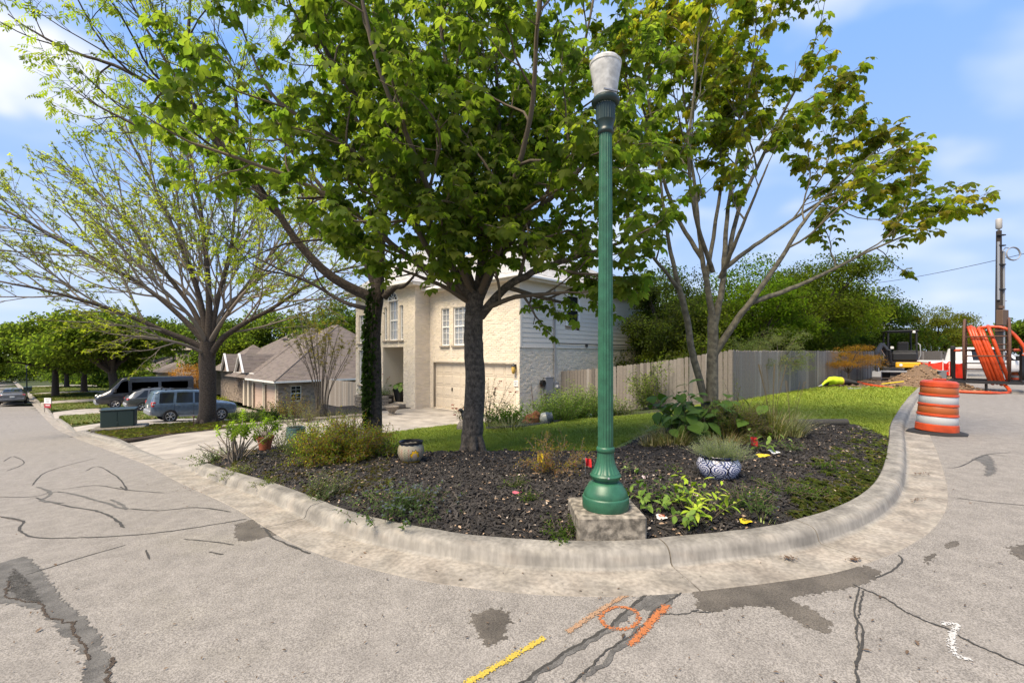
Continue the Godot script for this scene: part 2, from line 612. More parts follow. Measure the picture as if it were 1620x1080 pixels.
func lines(spec: Array) -> PackedFloat32Array:
	var out := PackedFloat32Array()
	var x: float = spec[0]
	for i in range(1, spec.size(), 2):
		var to: float = spec[i]
		var st: float = spec[i + 1]
		while x < to - st * 0.5:
			out.append(x)
			x += st
		x = to
	out.append(x)
	return out

func sheet(xs: PackedFloat32Array, ds: PackedFloat32Array, hf: Callable, keep: Callable, cf = null) -> MB:
	var mb := MB.new()
	var id := PackedInt32Array()
	var nx := xs.size()
	id.resize(nx * ds.size())
	var hs := PackedFloat32Array()
	hs.resize(nx * ds.size())
	var kp := PackedByteArray()
	kp.resize(nx * ds.size())
	for j in ds.size():
		for i in nx:
			var k := j * nx + i
			kp[k] = 1 if keep.call(xs[i], ds[j]) else 0
			hs[k] = hf.call(xs[i], ds[j]) if kp[k] == 1 else 0.0
			id[k] = -1
	for j in ds.size() - 1:
		for i in nx - 1:
			var k := j * nx + i
			if kp[k] + kp[k + 1] + kp[k + nx] + kp[k + nx + 1] < 4:
				continue
			var q := [k, k + 1, k + nx + 1, k + nx]
			for m in q:
				if id[m] < 0:
					var mi: int = m % nx
					var mj: int = m / nx
					var i0: int = m - 1 if mi > 0 and kp[m - 1] == 1 else m
					var i1: int = m + 1 if mi < nx - 1 and kp[m + 1] == 1 else m
					var j0: int = m - nx if mj > 0 and kp[m - nx] == 1 else m
					var j1: int = m + nx if mj < ds.size() - 1 and kp[m + nx] == 1 else m
					var sx := (hs[i1] - hs[i0]) / maxf(xs[i1 % nx] - xs[i0 % nx], 0.001)
					var sd := (hs[j1] - hs[j0]) / maxf(ds[j1 / nx] - ds[j0 / nx], 0.001)
					mb.col = cf.call(xs[mi], ds[mj]) if cf != null else Color.WHITE
					id[m] = mb.vt(V(xs[mi], hs[m], ds[mj]), Vector3(-sx, 1.0, sd).normalized(), Vector2(xs[mi], ds[mj]))
			mb.tri(id[q[0]], id[q[1]], id[q[2]])
			mb.tri(id[q[0]], id[q[2]], id[q[3]])
	return mb

func strip_ab(mb: MB, a0: float, a1: float, b0: Callable, b1: Callable, hf: Callable, na: int, nb: int) -> void:
	var rows := []
	for i in na + 1:
		var a := lerpf(a0, a1, float(i) / na)
		var row := PackedVector3Array()
		var lo: float = b0.call(a)
		var hi: float = b1.call(a)
		for j in nb + 1:
			var b := lerpf(lo, hi, float(j) / nb)
			var p := pab(a, b, hf.call(a, b))
			if j == 0:
				row.append(p - Vector3(0, 0.1, 0))
			row.append(p)
			if j == nb:
				row.append(p - Vector3(0, 0.1, 0))
		if i == 0:
			var under := PackedVector3Array()
			for p in row:
				under.append(p - Vector3(0, 0.1, 0))
			rows.append(under)
		rows.append(row)
		if i == na:
			var under2 := PackedVector3Array()
			for p in row:
				under2.append(p - Vector3(0, 0.1, 0))
			rows.append(under2)
	mb.grid(rows, false, 1.0)
	var up := 0.0
	for i in range(mb.n.size() / 2, mini(mb.n.size(), mb.n.size() / 2 + 40)):
		up += mb.n[i].y
	if up < 0.0:
		for i in mb.n.size():
			mb.n[i] = -mb.n[i]

func road_color(x: float, d: float) -> Color:
	var k := 1.0 + 0.10 * nz.get_noise_2d(x * 0.5, d * 0.5) + 0.07 * nz.get_noise_2d(x * 1.9 + 40.0, d * 1.9)
	var c := Color(k, k, k)
	for s in [[-1.35, 2.38, 0.75, 0.13, 0.2], [-2.75, 4.05, 0.9, 0.18, -0.5], [-2.2, 2.9, 0.5, 0.12, -0.6]]:
		var dx: float = x - s[0]
		var dd: float = d - s[1]
		var p := Vector2(dx * cos(s[4]) + dd * sin(s[4]), -dx * sin(s[4]) + dd * cos(s[4]))
		var e: float = p.x * p.x / (s[2] * s[2]) + p.y * p.y / (s[3] * s[3]) + 0.9 * nz.get_noise_2d(x * 3.0, d * 3.0)
		c = c.lerp(Color(1.26, 1.16, 0.98), smoothstep(1.5, 0.1, e) * 0.8)
	return c

func ribbon(pts: PackedVector3Array, w: float, jit: float, lift: float, sub := 6, fray := 0.0) -> MB:
	var mb := MB.new()
	var p := smooth3(pts, sub)
	var rows := []
	var ph := rg.randf() * 90.0
	for i in p.size():
		var t := (p[mini(i + 1, p.size() - 1)] - p[maxi(i - 1, 0)]).normalized()
		var s := Vector3(-t.z, 0, t.x).normalized()
		var q := p[i] + s * jit * (nz.get_noise_2d(p[i].x * 7.0, p[i].z * 7.0) + 0.5 * nz.get_noise_2d(p[i].x * 22.0, p[i].z * 22.0))
		var ww := w * (1.0 + fray * (1.3 * nz.get_noise_2d(i * 0.23, ph) + 0.5 * nz.get_noise_2d(i * 0.9, ph + 20.0))) * 0.5
		if i == 0 or i == p.size() - 1:
			ww *= 0.35
		var row := PackedVector3Array()
		for k in [-1.0, 1.0]:
			var r: Vector3 = q + s * ww * k
			r.y = hr(r.x, -r.z) + lift
			row.append(r)
		rows.append(row)
	mb.grid(rows, false, 1.0)
	for i in mb.n.size():
		mb.n[i] = Vector3.UP
	return mb

func spray(pts: PackedVector3Array, w: float) -> MB:
	var p := smooth3(pts, 6)
	var lo := Vector2(1e9, 1e9)
	var hi := -lo
	for r in p:
		lo = lo.min(Vector2(r.x, -r.z))
		hi = hi.max(Vector2(r.x, -r.z))
	lo -= Vector2.ONE * w
	hi += Vector2.ONE * w
	return sheet(lines([lo.x, hi.x, 0.004]), lines([lo.y, hi.y, 0.004]), func(x, d): return hr(x, d) + 0.005, func(x, d):
		var best := 9.0
		for i in p.size() - 1:
			var a := Vector2(p[i].x, -p[i].z)
			var e := Vector2(p[i + 1].x, -p[i + 1].z) - a
			var u := Vector2(x, d) - a
			best = minf(best, (u - e * clampf(u.dot(e) / maxf(e.length_squared(), 1e-8), 0, 1)).length_squared())
			if best < 0.0001:
				break
		return sqrt(best) / w * 2.0 + 1.2 * nz.get_noise_2d(x * 130.0, d * 130.0) + 0.2 * nz.get_noise_2d(x * 14.0, d * 14.0) < 0.8)

func gpts(px: Array, lot := false) -> PackedVector3Array:
	var out := PackedVector3Array()
	for i in range(0, px.size(), 2):
		out.append(ground(px[i], px[i + 1], lot))
	return out

func blot(px: Array, lift: float, rag: float, sub := 3) -> MB:
	var p := gpts(px)
	p.append(p[0])
	var q := smooth3(p, 3)
	q.resize(q.size() - 1)
	var poly := PackedVector2Array()
	var lo := Vector2(1e9, 1e9)
	var hi := -lo
	for r in q:
		poly.append(Vector2(r.x, -r.z))
		lo = lo.min(Vector2(r.x, -r.z))
		hi = hi.max(Vector2(r.x, -r.z))
	lo -= Vector2.ONE * rag
	hi += Vector2.ONE * rag
	var st := maxf(0.007, maxf(hi.x - lo.x, hi.y - lo.y) / 210.0)
	return sheet(lines([lo.x, hi.x, st]), lines([lo.y, hi.y, st]), func(x, d): return hr(x, d) + lift, func(x, d):
		return poly_sd(poly, Vector2(x, d)) + rag * (nz.get_noise_2d(x * 14.0, d * 14.0) + 0.8 * nz.get_noise_2d(x * 60.0, d * 60.0)) > 0.0)

func make_ground() -> void:
	var kp := PackedVector2Array()
	for a in [165.0, 130.0, 100.0, 80.0, 63.0, 50.0, 40.0, 30.0, 22.0, 16.0, 12.0, 9.0]:
		kp.append(xd(a, kerb_b(a)))
	var corner := PackedVector2Array([Vector2(-4.25, 6.66), Vector2(-2.94, 5.46), Vector2(-1.62, 4.15), Vector2(-0.7, 3.55), Vector2(-0.014, 3.3), Vector2(0.55, 3.22), Vector2(1.045, 3.25), Vector2(1.97, 3.44), Vector2(2.45, 3.63), Vector2(3.02, 3.94), Vector2(3.6, 4.36), Vector2(4.22, 4.93), Vector2(5.04, 5.82), Vector2(6.25, 7.22), Vector2(8.31, 9.6), Vector2(13.0, 14.6), Vector2(20.0, 21.8), Vector2(34.0, 36.2), Vector2(60.0, 63.0)])
	kp.append_array(corner)
	KERB = smooth_line(kp, 0.11)
	var inner := PackedVector2Array()
	for i in KERB.size():
		var t := (KERB[mini(i + 1, KERB.size() - 1)] - KERB[maxi(i - 1, 0)]).normalized()
		inner.append(KERB[i] + Vector2(-t.y, t.x) * 0.2)
	for i in inner.size():
		if i % 4 == 0 or i == inner.size() - 1:
			LOT.append(inner[i])
	LOT.append(Vector2(60, 200))
	LOT.append(Vector2(-160, 200))

	var far := sheet(lines([-700, -140, 80, -60, 16, 60, 8, 140, 16, 700, 80]), lines([-40, 0, 20, 60, 6, 140, 16, 900, 95]),
		func(x, d): return (hl(x, d) if x * x + d * d < 40000.0 else minf(hl(x, d), -2.0)) - 0.35, func(_x, _d): return true)
	part("ground", far, M.yard).set_meta("kind", "structure")

	var road := Node3D.new()
	road.name = "road"
	road.set_meta("kind", "structure")
	add_child(road)
	var surf := sheet(lines([-130, -70, 4, -30, 2, -12, 0.8, -7, 0.3, 7.4, 0.1, 14, 0.5, 40, 2, 70, 5]), lines([-12, 0, 3, 1.2, 0.4, 6.5, 0.09, 12, 0.4, 40, 1.6, 150, 5]),
		func(x, d): return hr(x, d), func(x, d): return keep_road(x, d), road_color)
	part("road_surface", surf, M.asphalt, road)
	for q in [[-40, 905, 40, 880, 75, 912, 105, 950, 145, 985, 175, 1040, 180, 1095, 120, 1100, 130, 1040, 95, 1005, 55, 965, -20, 950],
			[20, 895, 60, 935, 62, 955, 8, 935]]:
		part("seal_coat", blot(q, 0.002, 0.03), M.seal, road)
	for q in [[745, 972, 775, 963, 800, 966, 808, 985, 800, 1003, 804, 1012, 790, 1018, 775, 1024, 758, 1010, 750, 992, 742, 985],
			[1080, 928, 1160, 920, 1250, 912, 1320, 902, 1368, 894, 1392, 905, 1382, 920, 1350, 930, 1310, 938, 1290, 942, 1262, 944, 1256, 950, 1290, 965, 1318, 990, 1308, 1003, 1290, 1000, 1262, 985, 1240, 972, 1215, 962, 1170, 962, 1120, 970, 1105, 965, 1098, 945],
			[372, 830, 400, 822, 412, 832, 440, 845, 420, 850, 395, 856, 370, 852],
			[1592, 866, 1622, 862, 1650, 872, 1640, 888, 1612, 884],
			[1490, 862, 1510, 855, 1520, 858, 1515, 866, 1498, 868], [1462, 882, 1480, 876, 1478, 890, 1466, 893],
			[768, 924, 780, 922, 784, 928, 772, 930]]:
		part("asphalt_patch", blot(q, 0.0022, 0.035, 12), M.patch, road)
	for q in [[1535, 728, 1560, 718, 1572, 728, 1578, 745, 1570, 753, 1556, 752, 1560, 740, 1548, 730]]:
		part("seal_coat", blot(q, 0.002, 0.04), M.seal, road)
	for q in [[0.05, 0, 786, 50, 786, 90, 778, 140, 788, 200, 806, 175, 790], [0.035, 55, 787, 100, 800, 150, 808, 180, 820, 195, 835], [0.06, 58, 770, 80, 780, 66, 792, 100, 796],
			[0.03, 95, 775, 150, 768, 200, 775, 260, 780], [0.03, 135, 745, 155, 738, 185, 755, 200, 775, 190, 770], [0.03, 50, 768, 70, 748, 110, 735, 150, 725], [0.035, 5, 730, 20, 722, 38, 732, 10, 745],
			[0.03, 205, 805, 250, 808, 310, 803, 365, 810], [0.03, 0, 817, 35, 824, 30, 838, 55, 850, 120, 851, 230, 845, 320, 833, 390, 821], [0.02, 40, 910, 120, 885, 200, 862], [0.02, 290, 853, 340, 858, 370, 862],
			[0.03, 420, 838, 430, 850, 470, 868, 490, 876], [0.025, 415, 835, 450, 848], [0.02, 330, 873, 352, 878], [0.02, 230, 870, 236, 885],
			[0.02, 1500, 740, 1520, 738, 1560, 720, 1600, 716], [0.016, 1515, 788, 1560, 794, 1625, 800],
			[0.016, 1360, 930, 1352, 970, 1366, 1000, 1356, 1060], [0.018, 1422, 878, 1428, 888, 1410, 905, 1386, 915]]:
		var w: float = q[0] * 0.7
		part("tar_seal", ribbon(gpts(q.slice(1)), w, w * 0.6, 0.003, 9, 0.45), M.seal if w > 0.025 else M.tar, road)
	for q in [[0.018, 1366, 935, 1358, 985, 1359, 1040, 1356, 1090], [0.022, 1350, 925, 1400, 948, 1440, 972, 1500, 997, 1560, 1028, 1640, 1062], [0.02, 1082, 935, 1040, 965, 1010, 998, 960, 1030, 905, 1085],
			[0.03, 1075, 932, 1020, 945, 960, 995, 900, 1030, 820, 1085], [0.012, 1040, 972, 1080, 972, 1105, 965], [0.014, 1095, 968, 1125, 970]]:
		part("crack", ribbon(gpts(q.slice(1)), q[0] * 0.55, 0.016, 0.0042, 22, 0.7), M.tar, road)
	part("tar_seal", ribbon(gpts([1050, 945, 1010, 962, 965, 995, 905, 1032, 830, 1080]), 0.04, 0.03, 0.0034, 14, 0.6), M.seal, road)
	part("tar_seal", ribbon(gpts([1065, 950, 1030, 978, 985, 1020, 925, 1080]), 0.03, 0.03, 0.0034, 14, 0.6), M.seal, road)
	part("asphalt_patch", blot([1030, 935, 1075, 930, 1062, 948, 1036, 968, 1012, 962, 1000, 955], 0.002, 0.02), M.seal, road)
	for q in [[0.02, 12, 920, 14, 945, 60, 955, 75, 975, 100, 985, 118, 988], [0.022, 115, 985, 122, 1010, 138, 1030, 142, 1045], [0.03, 180, 1040, 172, 1060, 170, 1085], [0.012, -10, 815, 35, 826]]:
		part("crack", ribbon(gpts(q.slice(1)), q[0] * 0.55, 0.022, 0.005, 22, 0.8), M.crackdirt, road)
	var paint_o := mt(0.5, 0.165, 0.05, 0.9, {"tex": T.grit, "s": 1.2, "bump": T.grit, "cm": 0.5})
	var paint_f := mt(0.42, 0.26, 0.155, 0.9, {"tex": T.grit, "s": 1.2, "bump": T.grit, "cm": 0.5})
	var paint_y := mt(0.6, 0.44, 0.06, 0.9, {"tex": T.grit, "s": 1.2, "bump": T.grit, "cm": 0.5})
	var paint_w := mt(0.6, 0.59, 0.57, 0.9, {"tex": T.grit, "s": 1.2, "bump": T.grit, "cm": 0.5})
	var ring := []
	for i in 25:
		var an := TAU * i / 24.0 + 1.2
		ring.append(981.0 + cos(an) * 30.0)
		ring.append(979.0 + sin(an) * 17.5)
	for q in [["orange spray painted ring on the asphalt over the crack", ring, 0.022, paint_o], ["bold orange spray painted dash right of the painted ring", [1055, 960, 1040, 974, 1022, 995, 1000, 1019], 0.038, paint_o],
			["faded orange spray painted line left of the painted ring", [990, 942, 960, 960, 925, 982, 900, 1000], 0.03, paint_f], ["yellow spray painted line running off the bottom of the road", [857, 1012, 820, 1035, 780, 1058, 735, 1085], 0.034, paint_y],
			["white spray painted hook mark on the right of the road", [1494, 988, 1507, 987, 1514, 991, 1508, 1005, 1506, 1022, 1514, 1038, 1531, 1043], 0.026, paint_w]]:
		var o := part("painted_mark", spray(gpts(q[1]), q[2] * 2.1), q[3])
		tag(o, q[0], "road marking")
	var kerb := Node3D.new()
	kerb.name = "kerb"
	kerb.set_meta("kind", "structure")
	add_child(kerb)
	var prof := [[-0.365, 0.001, 1.0], [-0.36, 0.010, 1.0], [-0.2, 0.006, 1.0], [-0.05, 0.004, 0.95], [-0.015, 0.007, 0.85], [0.0, 0.022, 0.85], [0.012, 0.07, 0.62], [0.028, 0.098, 0.8], [0.055, 0.118, 1.0], [0.10, 0.126, 1.05], [0.19, 0.128, 0.95], [0.205, 0.12, 0.9], [0.21, -0.12, 0.8]]
	var breaks := [ground(500, 818, false), ground(1047, 890, false), ground(1290, 858, false), ground(1436, 783, false), ground(1436, 722, false)]
	var cut := []
	for b in breaks:
		var bi := 0
		for i in KERB.size():
			if KERB[i].distance_to(Vector2(b.x, -b.z)) < KERB[bi].distance_to(Vector2(b.x, -b.z)):
				bi = i
		cut.append(bi)
	var start := 0
	var run := 0.0
	for i in range(1, KERB.size()):
		run += KERB[i].distance_to(KERB[i - 1])
		var near := KERB[i].length() < 9.0
		if i == KERB.size() - 1 or i in cut or (run > (3.2 if KERB[i].length() < 30.0 else 9.0) and not near) or (near and run > 4.5 and not (i + 8 in cut or i + 4 in cut or i + 12 in cut)):
			kerb_piece(kerb, start, i, prof)
			start = i
			run = 0.0
	var drive := Node3D.new()
	drive.name = "driveway"
	drive.set_meta("kind", "structure")
	add_child(drive)
	var hd := func(a, b): return lerpf(hroad(a) + 0.012, hlot(a, b) + 0.004, smoothstep(0.0, 1.6, b - kerb_b(a)))
	var bs := [1.83, 4.6, 7.4, 10.3, 13.2]
	for k in 4:
		for s in 2:
			var mb := MB.new()
			var lo := func(b): return (10.35 - 0.45 * smoothstep(3.6, 1.9, b) - 0.0) if s == 0 else 14.52
			var hi := func(b): return 14.5 if s == 0 else 18.7 + 0.6 * smoothstep(3.6, 1.9, b) * -1.0
			var rows := []
			var na := 8
			for i in 9:
				var b := lerpf(bs[k] + 0.008, bs[k + 1] - 0.008, i / 8.0)
				var row := PackedVector3Array()
				for j in na + 1:
					var a := lerpf(lo.call(b), hi.call(b), float(j) / na)
					var y: float = hd.call(a, b)
					if j == 0:
						row.append(pab(a, b, y - 0.12))
					row.append(pab(a, b, y))
					if j == na:
						row.append(pab(a, b, y - 0.12))
				rows.append(row)
			mb.grid(rows, false, -1.0)
			fix_up(mb)
			part("concrete_slab", mb, M.drive, drive)
	for q in [[27.8, 33.8], [41.6, 48.3], [57.0, 63.0], [80.0, 85.0], [110.0, 116.0]]:
		var cuts := [kerb_b(q[0]), kerb_b(q[0]) + 3.5, kerb_b(q[0]) + 7.0, kerb_b(q[0]) + 12.5]
		for k in 3:
			var mb := MB.new()
			strip_ab(mb, q[0] + 0.3, q[1] - 0.3, func(_a): return cuts[k] + 0.01, func(_a): return cuts[k + 1] - 0.01, func(a, b): return hd.call(a, b) + 0.03, 6, 6)
			part("concrete_slab", mb, M.drive, drive)
	for q in [[33.8, 41.6], [48.3, 57.0], [63.0, 80.0], [85.0, 110.0], [116.0, 160.0]]:
		var mb := MB.new()
		strip_ab(mb, q[0] - 0.28, q[1] + 0.28, func(a): return kerb_b(a) + 0.2, func(a): return kerb_b(a) + 14.0, func(a, b): return hlot(a, b) + 0.03, 12, 12)
		part("front_lawn", mb, M.yard).set_meta("kind", "structure")
	var isl := MB.new()
	strip_ab(isl, 18.72, 27.5, func(a): return kerb_b(a) + 0.2, func(_a): return 13.0, func(a, b): return hlot(a, b) + 0.025 + 0.03 * nz.get_noise_2d(a * 2.0, b * 2.0), 40, 40)
	part("verge", isl, M.soil).set_meta("kind", "structure")
	var lawn := sheet(lines([-9, 10, 0.3, 30, 1.0]), lines([3.4, 17, 0.3, 45, 1.0]), func(x, d): return lawn_h(x, d), func(x, d): return keep_lawn(x, d))
	part("lawn", lawn, M.lawn).set_meta("kind", "structure")
	var back := sheet(lines([-60, 60, 4]), lines([14, 80, 4]), func(x, d): return hl(x, d) - 0.02, func(x, d): return poly_sd(LOT, Vector2(x, d)) > 2.0 and ab(x, d).y > 12.0)
	part("back_yard", back, M.yard).set_meta("kind", "structure")
	var bp := PackedVector2Array()
	for i in inner.size():
		var q := ab(inner[i].x, inner[i].y)
		if q.x < 10.1 and inner[i].x < 6.7 and i % 6 == 0:
			bp.append(inner[i])
	for q in [[1398, 688], [1372, 676], [1330, 671], [1240, 667], [1160, 664], [1110, 665], [1075, 670], [1040, 680], [1010, 690], [985, 702], [960, 713], [930, 716], [860, 716], [800, 715], [750, 716], [700, 717], [650, 720], [625, 718]]:
		var g := ground(q[0], q[1])
		bp.append(Vector2(g.x, -g.z))
	for q in [[9.3, 5.4], [10.2, 5.0], [10.3, 4.0], [10.3, 2.6]]:
		bp.append(xd(q[0], q[1]))
	BED = bp
	var bed := sheet(lines([-7.6, 7.4, 0.1]), lines([3.3, 12.0, 0.1]), func(x, d): return bed_h(x, d), func(x, d): return poly_sd(BED, Vector2(x, d)) > -0.13, func(x, d): return bed_color(x, d))
	part("mulch_bed", bed, M.mulch).set_meta("kind", "structure")
	scatter_ground()

func fix_up(mb: MB) -> void:
	var up := 0.0
	for nn in mb.n:
		up += nn.y
	if up < 0.0:
		for i in mb.n.size():
			mb.n[i] = -mb.n[i]
		for i in range(0, mb.ix.size(), 3):
			var t := mb.ix[i + 1]
			mb.ix[i + 1] = mb.ix[i + 2]
			mb.ix[i + 2] = t

func keep_road(x: float, d: float) -> bool:
	var q := ab(x, d)
	if q.x > 5.0 and q.y > kerb_b(q.x) + (1.2 if q.x > 9.0 else 0.6):
		return false
	if q.y > 6.0 and q.x > 2.2:
		return false
	if q.x > 3.0 and q.y > 3.5:
		return false
	return q.y > -13.0 or q.x < 8.0

func keep_lawn(x: float, d: float) -> bool:
	var q := ab(x, d)
	if q.x > 10.6 or q.x < 0.0 or q.y > 34.0:
		return false
	return poly_sd(LOT, Vector2(x, d)) > -0.02

func lawn_h(x: float, d: float) -> float:
	var s := clampf(poly_sd(LOT, Vector2(x, d)), 0.0, 0.3)
	return hl(x, d) - 0.03 + s * 0.1 + 0.012 * nz.get_noise_2d(x * 1.2, d * 1.2)

func bed_h(x: float, d: float) -> float:
	var s := poly_sd(BED, Vector2(x, d))
	var m := hl(x, d) - 0.035 + minf(0.11, maxf(s, -0.15) * 0.28)
	return m + 0.025 * nz.get_noise_2d(x * 2.2, d * 2.2) + 0.012 * nz.get_noise_2d(x * 8.0, d * 8.0)

func bed_color(x: float, d: float) -> Color:
	var s := poly_sd(BED, Vector2(x, d)) + 0.18 * nz.get_noise_2d(x * 2.0, d * 2.0)
	var q := ab(x, d)
	var k := smoothstep(0.32, 0.05, s) * 0.8 + smoothstep(7.5, 9.5, q.x) * 0.7
	return Color(1, 1, 1).lerp(Color(4.4, 3.2, 2.4), clampf(k, 0.0, 1.0))

func kerb_piece(kerb: Node3D, i0: int, i1: int, prof: Array) -> void:
	var mb := MB.new()
	var rows := []
	var cols := []
	for i in range(i0, i1 + 1):
		var t := (KERB[mini(i + 1, KERB.size() - 1)] - KERB[maxi(i - 1, 0)]).normalized()
		var nrm := Vector2(-t.y, t.x)
		var c := KERB[i]
		if i == i0:
			c += t * 0.006
		if i == i1:
			c -= t * 0.006
		var q := ab(c.x, c.y)
		var hf := 1.0
		for g in [[10.1, 17.3], [27.8, 33.8], [41.6, 48.3], [57.0, 63.0], [80.0, 85.0], [110.0, 116.0]]:
			if q.y < 4.0:
				hf = minf(hf, 1.0 - smoothstep(g[0] - 0.7, g[0] + 0.1, q.x) * (1.0 - smoothstep(g[1] - 0.1, g[1] + 0.7, q.x)))
		var row := PackedVector3Array()
		var cr := []
		for p in prof:
			var w: Vector2 = c + nrm * p[0]
			var y: float = p[1]
			if p[0] > -0.02 and y > 0.0:
				y = lerpf(0.012, y, hf) + 0.006 * nz.get_noise_2d(w.x * 3.0, w.y * 3.0)
			row.append(V(w.x, hroad(q.x) + y, w.y))
			var sk := 1.0 + 0.16 * nz.get_noise_2d(w.x * 6.0 + y * 9.0, w.y * 6.0) + 0.14 * nz.get_noise_2d(w.x * 1.3, w.y * 1.3 + 8.0)
			var warm := 0.025 if p[0] < -0.02 else -0.03
			if p[0] > -0.02 and p[0] < 0.06:
				sk -= 0.45 * maxf(0.0, nz.get_noise_2d(w.x * 9.0, w.y * 9.0) + 0.15)
			elif p[0] > 0.05:
				sk -= 0.2 + 0.5 * maxf(0.0, nz.get_noise_2d(w.x * 4.0, w.y * 4.0))
			cr.append(Color(sk * (1.0 + warm), sk, sk * (1.0 - warm * 0.9)))
		rows.append(row)
		cols.append(cr)
	mb.grid(rows, false, 1.0, cols)
	fix_up(mb)
	for e in [0, rows.size() - 1]:
		var endcap: PackedVector3Array = rows[e]
		var low := endcap.duplicate()
		var inward: Vector3 = rows[1][6] - rows[0][6] if e == 0 else rows[rows.size() - 2][6] - rows[rows.size() - 1][6]
		for k in endcap.size() - 1:
			var a := endcap[k]
			var b := endcap[k + 1]
			mb.face(PackedVector3Array([a, b, Vector3(b.x, a.y - 0.3, b.z), Vector3(a.x, a.y - 0.3, a.z)]), -inward)
	part("kerb_segment", mb, M.kerb, kerb)

func blade_tuft(nb: int, hgt: float, wid: float, lean: float) -> ArrayMesh:
	var mb := MB.new()
	for i in nb:
		var an := rg.randf() * TAU
		var o := Vector3(cos(an), 0, sin(an)) * rg.randf() * 0.035
		var ld := rg.randf() * TAU
		var tip := o + Vector3(cos(ld) * lean, 1.0, sin(ld) * lean) * hgt * rg.randf_range(0.6, 1.15)
		var s := Vector3(cos(an + 1.57), 0, sin(an + 1.57)) * wid
		var mid := o.lerp(tip, 0.5) + Vector3(0, hgt * 0.12, 0)
		var nn := (Vector3.UP + Vector3(cos(ld), 0, sin(ld)) * 0.4).normalized()
		var a := mb.vt(o - s, nn)
		var b := mb.vt(o + s, nn)
		var c := mb.vt(mid - s * 0.7, nn)
		var d := mb.vt(mid + s * 0.7, nn)
		var e := mb.vt(tip, nn)
		mb.tri(a, b, c)
		mb.tri(b, d, c)
		mb.tri(c, d, e)
	return mb.mesh(true)

